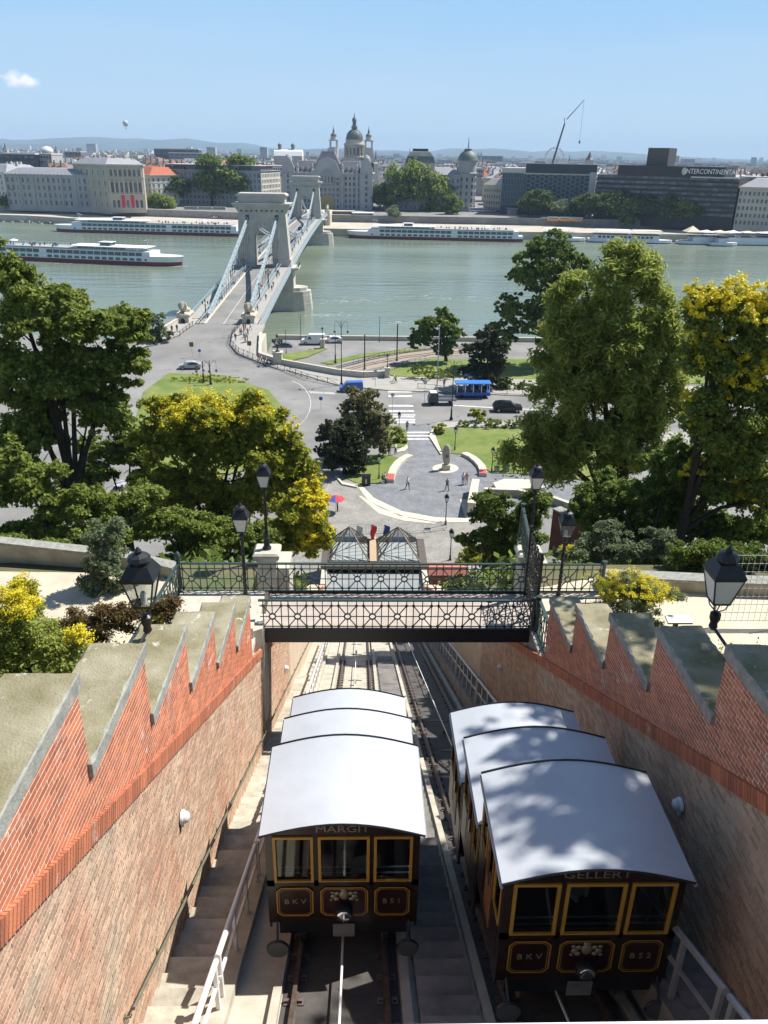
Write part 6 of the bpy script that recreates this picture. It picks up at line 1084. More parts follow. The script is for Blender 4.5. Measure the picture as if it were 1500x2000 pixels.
MB().lathe([(3.3, zz(251.5)), (3.3, zz(246)), (2.1, zz(245.5)), (2.0, zz(236)), (2.6, zz(235.5)), (2.2, zz(231)), (0.7, zz(228)), (0.5, zz(225)), (0.1, zz(219))], 12, (0, 10, 0)).build('lantern', m_copper, t, smooth=True)
for px, ty, sh in ((652, 250, 0.0), (720, 252, 0.0)):
    x = (px-692)*kx; q = lambda y: zz(y); tw_ = MB(); tw_.box(x-5.5, -8, 0, x+5.5, 3, q(299)); tw_.box(x-4.6, -7, q(299), x+4.6, 2, q(288)); 
    for sx in (-1, 1):
        for sy in (-1, 1): tw_.box(x+sx*3.4-0.9, -2.5+sy*3.2-0.9, q(288), x+sx*3.4+0.9, -2.5+sy*3.2+0.9, q(276))
    tw_.box(x-4.8, -7.2, q(276), x+4.8, 2.2, q(273.5)); tw_.lathe([(3.4, q(273.5)), (3.2, q(267)), (3.5, q(266.5))], 10, (x, -2.5, 0)); tw_.build('bell_tower', m_bas, t); MB().lathe([(3.2, q(266.5)), (2.9, q(263)), (1.4, q(260.5)), (0.9, q(257)), (1.1, q(255.5)), (0.5, q(253)), (0.1, q(246))], 10, (x, -2.5, 0)).build('tower_cap', m_copper, t)
MB().lathe([(5.8, 0), (5.8, zz(286)-2)], 10, (-17.5, -14, 0)).build('scaffold_wrap', mat('scaffold_sheet', (0.46, 0.45, 0.44), 0.9, var=0.05), t, loc=((652-692)*kx+17.0, 6, 0))
# ministry with pediment, dome and corner tower
p0, p1 = gp(752, 410), gp(905, 413); H = ht(830, 341, p0)
a, W, h = block('ministry_palace', 'grey classical palace with pediment, square dome and round corner tower behind park trees', p0, p1, 50, H, m_grey, 5, 17, 10, ('hip2', 5, m_zinc), m_palest, (1.7, 2.8), (0,))
c = W*0.43; g = MB(); g.prism([(c-15, h+0.2), (c+15, h+0.2), (c, h+8.0)], -2.2, 6, 'y'); g.build('pediment', m_grey, a)
for k in range(8): MB().lathe([(0.8, 0), (0.65, 1), (0.6, 12.5), (0.85, 13.2)], 8).build('column', m_grey, a, (c-13+k*26/7, -1.3, h-13.6))
MB().box(c-11, 6, h, c+11, 26, h+8).build('dome_base', m_grey, a); g = MB(); pr = [(11, h+8), (10.8, h+9), (9.6, h+12.5), (7.6, h+15.2), (5.4, h+16.3)]; g.lathe([(r*1.41, z) for r, z in pr], 4, (c, 16, 0), ph=math.pi/4); g.build('square_dome', m_copper, a); MB().box(c-5.8, 10.2, h+16.2, c+5.8, 21.8, h+17.6).build('dome_crest', m_black, a)
MB().lathe([(7.2, 0), (7.0, h+1), (8.0, h+1.5), (6.8, h+2), (6.8, h+9.5), (8.2, h+10.2)], 16, (W+1.5, 5, 0)).build('corner_tower', m_grey, a, smooth=True); MB().lathe([(7.4, h+10.2), (6.9, h+12.5), (5.4, h+15.0), (3.0, h+16.6), (2.8, h+18), (0.4, h+18.4), (0.15, h+26)], 16, (W+1.5, 5, 0)).build('tower_dome', m_copper, a, smooth=True)
for r in range(5):
    for q in (-2.2, -1.6, -1.0, -0.4): link('window', win_mesh(1.6, 2.8, r == 0, m_palest), a, (W+1.5+7.15*math.cos(q), 5+7.15*math.sin(q), 1.6+r*(h-1)/5), (0, 0, q+math.pi/2))
block('street_corner_house', 'small cream palace between the ministry street and the hexagon hotel', gp(943, 412), gp(976, 415), 40, ht(955, 361, gp(955, 413)), m_buff, 4, 7, 0, ('hip2', 4.5, m_palest), m_palest, (1.3, 2.2), left=6)
# hotel with honeycomb screen
p0, p1 = gp(976, 418), gp(1155, 424); H = ht(1080, 338, p0)
a, W, h = block('honeycomb_hotel', 'dark glass hotel with a honeycomb screen of round cells above the promenade', p0, p1, 40, H, m_blackgl, 1, 0, 0, None, m_palest, cornice=False, bands=False)
x1 = W*0.25; MB().box(x1, -0.6, h, W+0.2, 38, h+6.0).build('top_storey', m_blackgl, a); MB().box(-0.6, -0.4, h-0.5, x1, 38, h+3).build('wing_parapet', m_palest, a); MB().box(x1-1, -1.0, h-0.9, W*0.94, 0, h-0.1).build('fascia', m_palest, a); MB().box(W*0.935, -1.6, 0, W*1.0, 20, h+1.2).build('pale_pier', mat('pale_concrete_pier', (0.50, 0.49, 0.47), 0.85, var=0.06), a); MB().box(x1, -1.2, 5.6, W*0.935, 0, 6.3).build('canopy', m_palest, a)
m_hex = mat('honeycomb_metal', (0.13, 0.19, 0.22), 0.5, var=0.15, scale=0.2); hm = MB(); n = 6; hm.v = []
for z_, r_ in ((0, 2.1), (0, 1.62)):
    for k in range(n): q = math.pi/3*k; hm.v.append((r_*math.cos(q), -0.5, r_*math.sin(q)*0.9))
hm.v += [(x, 0.0, z) for x, y, z in hm.v[:12]]; hm.f = [(k, (k+1) % n, n+(k+1) % n, n+k) for k in range(n)]+[(k, k+12, (k+1) % n+12, (k+1) % n) for k in range(n)]+[(n+k, n+(k+1) % n, n+(k+1) % n+12, n+k+12) for k in range(n)]; hm.m = [0]*len(hm.f); hme = hm.mesh('honeycomb_cell', m_hex)
nc = 14; rws = 7
for i in range(nc):
    for j in range(rws): link('honeycomb_cell', hme, a, (x1+2.6+i*(W*0.93-x1-4)/(nc-1), -0.02, 8.4+j*(h-11)/(rws-1)+(1.6 if i % 2 else 0)), scale=(1.12, 1, 1))
for k in range(15): MB().box(0.4+k*(x1-1)/14-0.18, -0.9, 6, 0.4+k*(x1-1)/14+0.18, 0, h).build('fin', m_hex, a)
for k in range(5): MB().box(0, -0.5, 7+k*(h-7)/5, x1, 0, 7.3+k*(h-7)/5).build('floor_line', m_hex, a)
# long bronze hotel
p0, p1 = gp(1158, 426), gp(1428, 441); H = ht(1290, 344, ((p0[0]+p1[0])/2, (p0[1]+p1[1])/2))
a, W, h = block('bronze_hotel', 'long dark bronze hotel with ribbon windows and a white name on its roof storey', p0, p1, 38, H, m_bronze, 1, 0, 0, None, cornice=False, bands=False)
for r in range(8):
    MB().box(-0.3, -0.7, 4+r*(h-4)/8, W+0.3, 0.0, 5.1+r*(h-4)/8).build('floor_band', m_bronze, a)
    for k in range(24): link('window', win_mesh(3.4, (h-4)/8-1.4, False, m_bronze), a, ((k+0.5)*W/24, -0.05, 5.2+r*(h-4)/8))
MB().box(W*0.15, -1.0, h, W*0.90, 34, h+6.2).build('roof_storey', m_bronze, a); MB().box(W*0.33, 6, h+6, W*0.48, 26, h+17).build('plant_tower', mat('dark_brown_cladding', (0.065, 0.05, 0.042), 0.6, var=0.15, scale=0.1), a); MB().box(W*0.68, -2.2, h-0.4, W*1.0, 0, h+0.4).build('roof_canopy', m_palest, a); MB().box(W*0.005, -1.2, h-0.2, W*0.07, 0, h+0.5).build('roof_canopy', m_palest, a)
tm = text_mesh('INTERCONTINENTAL', 4.2, 0.1, mat('sign_letters', (0.75, 0.75, 0.74), 0.5), sx=0.80); link('lettering', tm, a, (W*0.808, -1.15, h+2.0), (R(90), 0, 0)); em = MB(); em.ell((0, 0, 0), (1.6, 0.15, 2.3), 12, 8); em.build('emblem', m_palest, a, (W*0.625, -1.1, h+3.3))
block('beige_house', 'beige classical house at the far end beyond the bronze hotel', gp(1432, 441), gp(1560, 447), 36, ht(1470, 366, gp(1470, 443)), m_buff, 5, 15, 0, ('hip2', 5, m_zinc), m_palest, (1.3, 2.3)); block('glass_roofed_office', 'glass topped office rising behind the beige house', gp(1432, 430), gp(1580, 436), 30, ht(1470, 350, gp(1470, 433)), m_blackgl, 2, 0, 0, ('flat', 1.5, m_palest), cornice=True)
# landmarks further back
def at(x, y, Y): return A(x, y, Y)
b0 = at(1083, 318, 700); t = thing('mobile_crane', 'tall slender mobile crane leaning above the honeycomb hotel', 'crane', (b0.x, 700, b0.z-22)); o = t.location
P = [at(1080, 315, 700)-o, at(1103, 241, 700)-o, at(1107, 233, 700)-o, at(1141, 195, 700)-o]; MB().tube([(P[0].x-3, 0, -2), tuple(P[0]), tuple(P[1])], [1.0, 0.9, 0.6], 6).build('boom', m_slate, t); g = MB(); g.tube([tuple(P[2]), tuple(P[3])], [0.45, 0.25], 5); g.tube([tuple(P[1]), tuple(P[2]+Vector((-2, 0, 1)))], 0.3, 5); g.build('jib', m_zinc, t); hk = at(1132, 275, 700)-o; MB().tube([tuple(P[3]), (hk.x, 0, hk.z)], 0.09, 4).build('hoist_line', m_slate, t); MB().box(hk.x-0.5, -0.5, hk.z-2, hk.x+0.5, 0.5, hk.z).build('hook_block', m_slate, t); MB().box(-5, -2, -6, 5, 4, -1).build('carrier', m_slate, t)
wc = at(1083, 308, 980); t = thing('ferris_wheel', 'white ferris wheel behind the honeycomb hotel', 'ferris wheel', (wc.x, 980, ZU)); rad = 19*kx; m_fw = mat('white_steelwork', (0.66, 0.66, 0.66), 0.6); zc = wc.z-ZU
g = MB()
for r_ in (rad, rad*0.93): g.tube([(r_*math.cos(2*math.pi*k/36), 0, zc+r_*math.sin(2*math.pi*k/36)) for k in range(37)], 0.28, 5)
g.build('rim', m_fw, t)
for k in range(18): q = 2*math.pi*k/18; MB().bar((0, 0, zc), (rad*math.cos(q), 0, zc+rad*math.sin(q)), 0.14).build('spoke', m_fw, t); MB().box(rad*math.cos(q)-0.8, -0.8, zc+rad*math.sin(q)-1.3, rad*math.cos(q)+0.8, 0.8, zc+rad*math.sin(q)+0.5).build('gondola', m_fw, t)
for s in (-1, 1): MB().bar((0, s*2, zc), (s*7, s*3, 0), 0.6).build('support_leg', m_fw, t)
bl = at(245, 241, 2600); t = thing('gas_balloon', 'small striped balloon floating above the city on the horizon', 'balloon', bl); rr = 5.3*pix(bl)[2]/FPX; g = MB(); g.ell((0, 0, 0), (rr, rr, rr*1.08), 20, 12); g.m = [(i % 20) % 2 for i in range(len(g.f))]; g.build('envelope', [m_fw, mat('balloon_grey', (0.28, 0.30, 0.36), 0.7)], t, smooth=True); MB().lathe([(rr*0.12, -rr*1.95), (rr*0.2, -rr*1.75), (rr*0.2, -rr*1.6)], 8).build('basket', m_slate, t)
for k in range(4): q = k*math.pi/2; MB().bar((rr*0.6*math.cos(q), rr*0.6*math.sin(q), -rr*0.8), (rr*0.18*math.cos(q), rr*0.18*math.sin(q), -rr*1.65), rr*0.02).build('cable', m_slate, t)
def spire(label, px, py0, py1, Y, wpx, m=m_slate, name='church_spire', steps=1):
    c = at(px, py1, Y); q = pix(c)[2]/FPX; hgt = at(px, py0, Y).z-c.z; t = thing(name, label, 'spire', (c.x, Y, ZU)); z = c.z-ZU; MB().box(-wpx*q/2, -wpx*q/2, 0, wpx*q/2, wpx*q/2, z+hgt*0.35).build('tower', m_bas if steps else m, t); MB().lathe([(wpx*q*0.62, z+hgt*0.35), (wpx*q*0.34, z+hgt*0.55), (0.05, z+hgt)], 8).build('spire_roof', m, t)
for a_ in (('slim grey church spire right of the basilica', 734, 292, 322, 1300, 5), ('needle church spire above the rooftops before the ministry', 800, 287, 312, 1900, 3), ('left one of two slender grey twin spires on the horizon', 933, 292, 315, 2300, 3), ('right one of two slender grey twin spires on the horizon', 939, 292, 315, 2300, 3), ('ornate pointed tower behind the hexagon hotel', 1150, 295, 322, 900, 14), ('thin spire right of the ferris wheel', 1111, 300, 322, 1500, 3), ('pale stone spire at the far left rooftops', 12, 278, 300, 1300, 9), ('dark pointed turret above the dark glass office', 111, 285, 301, 1200, 8), ('small dark turret beside the white dome roof', 79, 290, 300, 1200, 4), ('thin dark mast tower among the left rooftops', 144, 286, 298, 1800, 2.5)): spire(*a_)
def slab(label, xa, xb, ya, yb, Y, m, name='city_block', dep=30, roofm=None):
    a_, b_ = at(xa, yb, Y), at(xb, yb, Y); t = thing(name, label, 'building', (a_.x, Y, ZU)); W = b_.x-a_.x; h = at(xa, ya, Y).z-ZU; MB().box(0, 0, 0, W, dep, h).build('wall', m, t); MB().box(-0.4, -0.4, h, W+0.4, dep+0.4, h+1.2).build('roof', roofm or m_palest, t)
    k = 0
    for r in range(2):
        for c in range(6): MB().box((c+0.2)*W/6, -0.1, h-3-r*4.5, (c+0.8)*W/6, 0, h-1-r*4.5).build('window_strip', m_win, t)
    return t
for a_ in (('dark glazed office behind the palace wing', 0, 72, 301, 330, 800, m_blackgl), ('grey concrete office beside the dark glazed office', 70, 103, 302, 325, 810, m_grey), ('long dark ministry slab on the left skyline', 302, 388, 291, 306, 1500, m_blackgl), ('grey stepped block under the long dark skyline slab', 330, 396, 299, 310, 1400, m_slate), ('pale tower block on the left horizon', 404, 421, 288, 300, 3200, m_grey), ('far tower block pair on the left horizon', 170, 188, 281, 296, 4200, m_grey), ('grey tower block cluster beside the arcade roof', 508, 522, 288, 302, 3000, m_grey), ('orange topped hall among the left rooftops', 126, 158, 297, 304, 1350, m_slate), ('long arena roof on the right horizon', 900, 982, 304, 309, 3000, m_slate), ('pale apartment tower right of the crane on the horizon', 1335, 1356, 311, 322, 2600, m_grey), ('small pale tower block on the right horizon', 1292, 1305, 309, 322, 3000, m_grey), ('white walled modern block behind the office block', 528, 553, 326, 400, 760, m_whit), ('glass hall at the end of the ministry street', 915, 940, 330, 372, 900, m_zinc)): slab(*a_)
wd = at(91, 292, 1600); t = thing('domed_hall', 'white domed hall roof among the left rooftops', 'dome', (wd.x, 1600, ZU)); MB().lathe([(11, 0), (11, wd.z-ZU-1), (10.5, wd.z-ZU), (7, wd.z-ZU+4), (0.3, wd.z-ZU+5.5)], 18).build('shell', m_fw, t, smooth=True); MB().lathe([(12, 0), (12, wd.z-ZU-3)], 18).build('drum', m_grey, t)
p0 = at(535, 312, 1050); t = thing('arcade_hall', 'glass vaulted arcade roof with two small cupolas left of the basilica', 'building', (p0.x, 1050, ZU)); Wd = at(590, 312, 1050).x-p0.x; z = at(540, 304, 1050).z-ZU; MB().box(0, 0, 0, Wd, 30, z).build('wall', m_bas, t); g = MB(); g.prism([(0, z), (30, z), (26, z+5), (15, z+7), (4, z+5)], 0, Wd, 'x'); g.build('vault', m_fw, t)
for x in (Wd*0.18, Wd*0.65): MB().lathe([(2, z), (2, z+10), (2.6, z+10.5), (2.2, z+12.5), (0.2, z+14)], 10).build('cupola', m_copper, t, (x, 15, 0))
# rooftops of the city, one by one
r = random.Random(5); VAR = []
walls = [('cream', m_buff), ('white', m_whit), ('grey', m_grey)]; roofs = [('brown tiled', mat('brown_tiles', (0.20, 0.13, 0.10), 0.9, var=0.2, scale=0.4)), ('red tiled', m_redroof), ('grey sheet metal', m_zinc), ('dark slate', m_slate)]
for wn, wm in walls:
    for rn, rm in roofs:
        W_, D_, H_ = 26, 24, 20; b = MB(); b.box(0, 0, 0, W_, D_, H_); wme = b.mesh('wall', wm); b = MB(); b.add([(-.5, -.5, H_), (W_+.5, -.5, H_), (W_+.5, D_+.5, H_), (-.5, D_+.5, H_), (7, 9, H_+6), (W_-7, 9, H_+6), (W_-7, D_-9, H_+6), (7, D_-9, H_+6)], [(0, 1, 5, 4), (1, 2, 6, 5), (2, 3, 7, 6), (3, 0, 4, 7), (4, 5, 6, 7)])
        for q in range(3): b.box(5+q*6, 4, H_+3, 6.2+q*6, 5.5, H_+8)
        rme = b.mesh('roof', rm); b = MB()
        for rr_ in range(4):
            for c in range(7): b.box(1.5+c*3.5, -0.12, 3+rr_*4.3, 2.9+c*3.5, 0.0, 5.4+rr_*4.3)
        VAR.append((wn, rn, wme, rme, b.mesh('window_row', m_win)))
used = []; cnt = 0; row = 0; Y = 735
while cnt < 260:
    x = -0.62*Y+r.uniform(0, 30)
    while x < 0.62*Y and cnt < 260:
        if not (abs(x-cb.x) < 60 and abs(Y-945) < 60) and r.random() < 0.86:
            wn, rn, wme, rme, wwm = VAR[r.choices(range(12), [3, 1, 2, 1.4]*3)[0]]; s = r.uniform(0.85, 1.2); hs_ = r.uniform(0.8, 1.12)
            t = thing('city_house', f'{wn} walled city house with {rn} roof among the rooftops behind the riverfront', 'house', (x, Y+r.uniform(-8, 8), ZU), R(r.uniform(-14, 14)), f'{wn} city houses with {rn} roofs'); t.scale = (s, s, hs_)
            link('wall', wme, t); link('roof', rme, t); link('window_row', wwm, t); cnt += 1
        x += r.uniform(30, 52)*(1+Y/5000)
    Y += 38+Y*0.025
# the far town that reads as one mass
n = 5200; ys = 1200+(RNG.random(n)**1.5)*7800; xs = (RNG.random(n)*2-1)*0.68*ys; C = np.stack([xs, ys, np.zeros(n)], 1); Hh = np.stack([7+RNG.random(n)*14, 7+RNG.random(n)*10, (5+RNG.random(n)*8)*np.where((RNG.random(n) < 0.05) & (ys > 4500), 2.2, 1)], 1); C[:, 2] = ZU+Hh[:, 2]
V, F = boxes_np(C, Hh); mi = np.repeat(RNG.integers(0, 5, n), 6); o = link('far_town', mesh_np('far_town', V, F, [m_buff, m_grey, m_whit, m_zinc, roofs[0][1]], mi)); tag(o, 'countless small houses and blocks spreading to the hills', 'town', kind='stuff')
n = 6000; ys = 1500+(RNG.random(n)**1.1)*9500; xs = (RNG.random(n)*2-1)*0.7*ys; s_ = 8+RNG.random(n)*22; C = np.stack([xs, ys, ZU+s_*0.28], 1); Hh = np.stack([s_, s_*0.8, s_*0.3], 1); V, F = boxes_np(C, Hh); V = V+RNG.normal(size=V.shape)*2; tag(link('far_woods', mesh_np('far_woods', V, F, LM['far'])), 'green tree masses between the far houses', 'woods', kind='stuff')
# hills on the horizon
def hills(Y, prof, m, dep=3500):
    b = MB(); xs = np.linspace(-0.75*Y, 0.75*Y, 90)
    for x in xs:
        px = 750+(x/Y-math.tan(PS))*FPX/math.cos(TH)*0.98; z = prof(px); b.v += [(x, Y, -60), (x, Y+dep*0.4, z*0.75), (x, Y+dep, z), (x, Y+dep*1.6, -60)]
    b.f = [(4*i+k, 4*i+k+4, 4*i+k+5, 4*i+k+1) for i in range(89) for k in range(3)]; b.m = [0]*len(b.f); tag(b.build('hills', m, smooth=True), kind='structure')
m_hill = mat('wooded_hills', (0.030, 0.050, 0.040), 1.0, col2=(0.07, 0.085, 0.06), scale=0.002)
hills(11500, lambda x: 48+115+40*math.sin(x*0.006+1)+62*math.exp(-((x-245)/45)**2)+22*math.sin(x*0.021)+14*math.sin(x*0.05)-0.075*max(0, x-300), m_hill); hills(9000, lambda x: 48+25+22*math.sin(x*0.009+2)+12*math.sin(x*0.033)-0.02*x, m_hill, 1500)
# ------------------------------------------------------------------ trees on the far bank
proto = []
for k, (key, n, sz) in enumerate((('far', 6500, 0.8), ('deep', 6500, 0.8), ('mid', 6500, 0.8), ('grey', 5000, 0.75))):
    rg = random.Random(k); lb = [((rg.gauss(0, 2.2), rg.gauss(0, 2.0), 7+rg.gauss(0, 2.0)), (rg.uniform(2.2, 3.6),)*2+(rg.uniform(1.8, 3.2),)) for q in range(10)]
    tmp = foliage('crown', lb, n, sz*0.85, LM[key], None, (0, 0, 0), 100+k, 0.5, 0.5, elong=1.4); me = tmp.data; bpy.data.objects.remove(tmp); b = MB(); b.tube([(0, 0, -0.5), (0.1, 0, 3), (0, 0, 7)], [0.4, 0.3, 0.15], 6); proto.append((me, b.mesh('trunk', m_bark)))
def bank_tree(label, px, pyb, s, k, group, z=ZU, sz=None, rz=None):
    p = G(px, pyb, z); t = thing('bank_tree', label, 'tree', p, rz if rz is not None else px*0.7, group); s *= 1.25; t.scale = (s, s, s*(sz or 1)); link('crown', proto[k][0], t); link('trunk', proto[k][1], t)
GPK = 'park trees before the palaces'
for lab, px, py, s, k, sz in (('large dark park tree before the long office block', 415, 402, 1.9, 1, 1.1), ('broad dark park tree beside the near bridge tower', 472, 402, 2.2, 1, 0.95), ('bushy low park tree before the red roofed palace', 352, 400, 1.35, 0, 1.0), ('slender poplar right of the far bridge tower', 678, 408, 0.95, 2, 1.9), ('loose park tree beside the slender poplar', 708, 408, 1.35, 0, 1.15), ('small park tree between the palace and the ministry', 742, 410, 1.1, 0, 1.1), ('broad park tree before the left half of the ministry', 772, 412, 1.5, 1, 1.1), ('tall park tree before the pediment of the ministry', 795, 408, 1.55, 2, 1.5), ('tallest park tree before the round corner tower', 840, 412, 1.9, 2, 1.35), ('low dark tree by the ministry entrance corner', 873, 412, 1.1, 1, 1.0)): bank_tree(lab, px, py, s, k, GPK, sz=sz)
for lab, px, py, s, k in (('tree pair on the quay below the palace wing', 40, 412, 1.15, 0), ('tree pair on the quay below the palace wing', 55, 412, 1.0, 2), ('small bush tree below the columned palace', 188, 415, 0.9, 0), ('quay tree beside the yellowing one', 262, 416, 0.95, 0), ('quay tree with the yellowing crown', 292, 416, 1.05, 2), ('light quay tree right of the yellowing one', 328, 418, 1.1, 2), ('round bush tree above the moored ship stern', 880, 430, 1.0, 1), ('round bush on the lower quay beside the pavilion', 768, 434, 0.7, 3)): bank_tree(lab, px, py, s, k, 'trees on the far quay', z=5)
for i, px in enumerate((1032, 1052, 1090, 1125, 1150, 1178, 1200, 1225, 1255, 1285, 1310, 1335, 1362, 1385, 1405, 1440, 1470, 1495)): bank_tree('promenade tree in the row before the two dark hotels', px, 424+(px-1030)*0.035, (0.95, 1.1, 0.9, 0.9, 1.0, 1.25, 1.2, 1.25, 1.25, 1.1, 1.15, 1.2, 1.1, 1.1, 0.95, 0.95, 1.05, 1.0)[i], (0, 0, 3, 0, 0, 0, 0, 2, 0, 3, 0, 2, 0, 0, 3, 0, 0, 0)[i], 'row of promenade trees', sz=1.0+0.12*math.sin(i*2.1))
# ------------------------------------------------------------------ ships
m_hullw = mat('white_hull', (0.66, 0.68, 0.70), 0.4, var=0.04, scale=0.3); m_hullr = mat('dark_red_hull', (0.16, 0.02, 0.025), 0.5, var=0.1, scale=0.3); m_shipglass = glass('teal_ship_glass', (0.03, 0.07, 0.075), 0.12); m_deck = mat('ship_deck', (0.34, 0.33, 0.31), 0.8); m_bluet = mat('blue_awning', (0.10, 0.25, 0.50), 0.8); m_tent = mat('cream_awning', (0.66, 0.58, 0.44), 0.85)
def hull(L_, Bm, z0, z1, bow=12.0, stern=4.0, ex=0.0):
    h = Bm/2; o = [(0, -h*0.75), (stern, -h), (L_-bow, -h), (L_-bow*0.45, -h*0.8), (L_-bow*0.12, -h*0.35), (L_, 0), (L_-bow*0.12, h*0.35), (L_-bow*0.45, h*0.8), (L_-bow, h), (stern, h), (0, h*0.75)]
    return o
def ship(label, p_bow, p_stern, name='river_cruise_ship', red=True, windows=True):
    a, e = Vector((*p_stern, 0)), Vector((*p_bow, 0)); d = e-a; L_ = d.length; t = thing(name, label, 'ship', a, math.atan2(d.y, d.x)); B_ = 11.4; b = MB(); o = hull(L_, B_, 0, 0)
    b.prism(o, -0.6, 1.7); b.build('hull_bottom', m_hullr, t); b = MB(); o2 = [(x+(0.9 if x > L_-9 else 0), y*1.01) for x, y in o]; n = len(o)
    b.add([(x, y, 1.7) for x, y in o]+[(x+(1.2 if x > L_-6 else 0), y*1.02, 3.2+(0.9 if x > L_-14 else 0)) for x, y in o], [tuple(range(n))[::-1], tuple(range(n, 2*n))]+[(i, (i+1) % n, (i+1) % n+n, i+n) for i in range(n)]); b.build('hull', m_hullw, t)
    MB().box(3, -5.4, 3.2, L_-13, 5.4, 5.9).build('cabin_deck', m_hullw, t); MB().box(6, -5.2, 5.9, L_-20, 5.2, 6.5).build('upper_deck', m_deck, t); MB().box(L_*0.52, -4.6, 5.9, L_-19, 4.6, 7.3).build('lounge', m_hullw, t); MB().box(L_*0.5, -5.3, 7.3, L_-15, 5.3, 7.55).build('sun_roof', m_white, t); MB().box(L_*0.63, -2.2, 7.55, L_*0.68, 2.2, 9.0).build('wheelhouse', m_shipglass, t); MB().box(L_*0.625, -2.5, 9.0, L_*0.685, 2.5, 9.2).build('wheelhouse_roof', m_white, t)
    w1 = MB().box(-1.15, -0.05, 0, 1.15, 0.06, 1.1).mesh('window', m_shipglass); w2 = MB().box(-1.5, -0.05, 0, 1.5, 0.06, 1.5).mesh('window', m_shipglass)
    for s in (-1, 1):
        x = 8.0
        while x < L_-18:
            if not (L_*0.36 < x < L_*0.40): link('window', w1, t, (x, s*5.76, 2.0)); link('window', w2, t, (x, s*5.44, 3.95))
            x += 3.4
        for k in range(int((L_*0.44-20)/3.0)): link('window', w2, t, (L_*0.53+1.8+k*3.0, s*4.64, 5.95), scale=(0.9, 1, 0.75))
        g = MB()
        for x in np.arange(7, L_*0.5, 1.5): g.bar((x, s*5.1, 6.5), (x, s*5.1, 7.5), 0.06)
        g.bar((7, s*5.1, 7.5), (L_*0.5, s*5.1, 7.5), 0.07); g.build('deck_rail', m_white, t)
        MB().lathe([(0.55, -0.04), (0.55, 0.04)], 12).build('porthole', m_shipglass, t, (L_-15, s*5.75, 2.5), (R(90), 0, 0))
    for k in range(26): x = random.uniform(10, L_*0.48); y = random.uniform(-4.3, 4.3); b = MB(); b.box(-0.3, -0.3, 0.0, 0.3, 0.3, 0.45); b.box(-0.3, 0.2, 0.45, 0.3, 0.3, 1.0); b.build('deck_chair', m_black if k % 3 else m_bluet, t, (x, y, 6.52))
    MB().tube([(L_-17, 0, 7.5), (L_-15, 0, 11), (L_-18, 0, 10)], 0.1, 5).build('mast', m_white, t); MB().lathe([(0.1, 2.4), (2.0, 1.8), (2.1, 1.7)], 8).build('parasol', m_white, t, (L_*0.2, 0, 6.5))
    return t
ship('white cruise ship with dark red hull under way in midstream', (-82, 379.5), (-184, 402)); ship('white cruise ship with red hull moored below the palace wing', (-194, 539), (-74, 524)); ship('white cruise ship with red hull moored right of the far bridge pier', (-9, 524.5), (98, 515.5))
def party_boat(label, pa, pb, tents, col, name='restaurant_boat'):
    a, e = Vector((*pa, 0)), Vector((*pb, 0)); d = e-a; L_ = d.length; t = thing(name, label, 'boat', a, math.atan2(d.y, d.x)); o = hull(L_, 10, 0, 0, 9); b = MB(); b.prism(o, -0.5, 2.0); b.build('hull', m_hullw, t); b = MB(); b.prism([(x, y*1.012) for x, y in o], 0.0, 0.5); b.build('waterline', m_slate, t)
    MB().box(4, -4.4, 2.0, L_-9, 4.4, 4.6).build('saloon', m_hullw, t); MB().box(3, -4.9, 4.6, L_-7, 4.9, 4.9).build('upper_deck', m_slate, t); w = MB().box(-0.9, -0.05, 0, 0.9, 0.06, 1.3).mesh('window', m_shipglass)
    for k in range(int((L_-16)/2.6)): link('window', w, t, (6.5+k*2.6, -4.44, 2.7))
    for k, (f0, f1, h, c) in enumerate(tents):
        b = MB(); x0, x1 = L_*f0, L_*f1; b.add([(x0, -4.6, 7.2), (x1, -4.6, 7.2), (x1, 4.6, 7.2), (x0, 4.6, 7.2), ((x0+x1)/2, 0, 7.2+h)], [(0, 1, 4), (1, 2, 4), (2, 3, 4), (3, 0, 4)]); b.build('awning', c, t)
        for x in (x0+0.2, x1-0.2): MB().box(x-0.08, -4.5, 4.9, x+0.08, -4.35, 7.2).build('awning_post', m_white, t)
    b = MB()
    for x in np.arange(4, L_-8, 1.6): b.bar((x, -4.8, 4.9), (x, -4.8, 5.9), 0.06)
    b.bar((4, -4.8, 5.9), (L_-8, -4.8, 5.9), 0.07); b.build('deck_rail', m_white, t)
party_boat('low excursion boat with a flat pale roof moored before the promenade', (140, 521), (191, 515), [(0.08, 0.5, 0.5, m_white), (0.52, 0.86, 0.5, m_tent)], m_white, 'excursion_boat'); party_boat('restaurant boat with peaked cream awnings moored before the promenade', (262, 513.5), (193, 514.5), [(0.8, 0.93, 3.4, m_tent), (0.68, 0.79, 1.2, m_white), (0.56, 0.67, 1.2, m_tent), (0.44, 0.55, 1.2, m_white), (0.3, 0.42, 1.0, m_tent), (0.05, 0.28, 0.8, m_white)], m_white); party_boat('small tender lying beside the restaurant boat', (211, 507), (228, 506.4), [(0.1, 0.8, 0.2, m_slate)], m_slate, 'tender_boat')
party_boat('pontoon boat with a slanting gangway left of the excursion boat', (110, 524), (139, 522), [(0.1, 0.6, 0.6, m_white)], m_white, 'pontoon_boat')
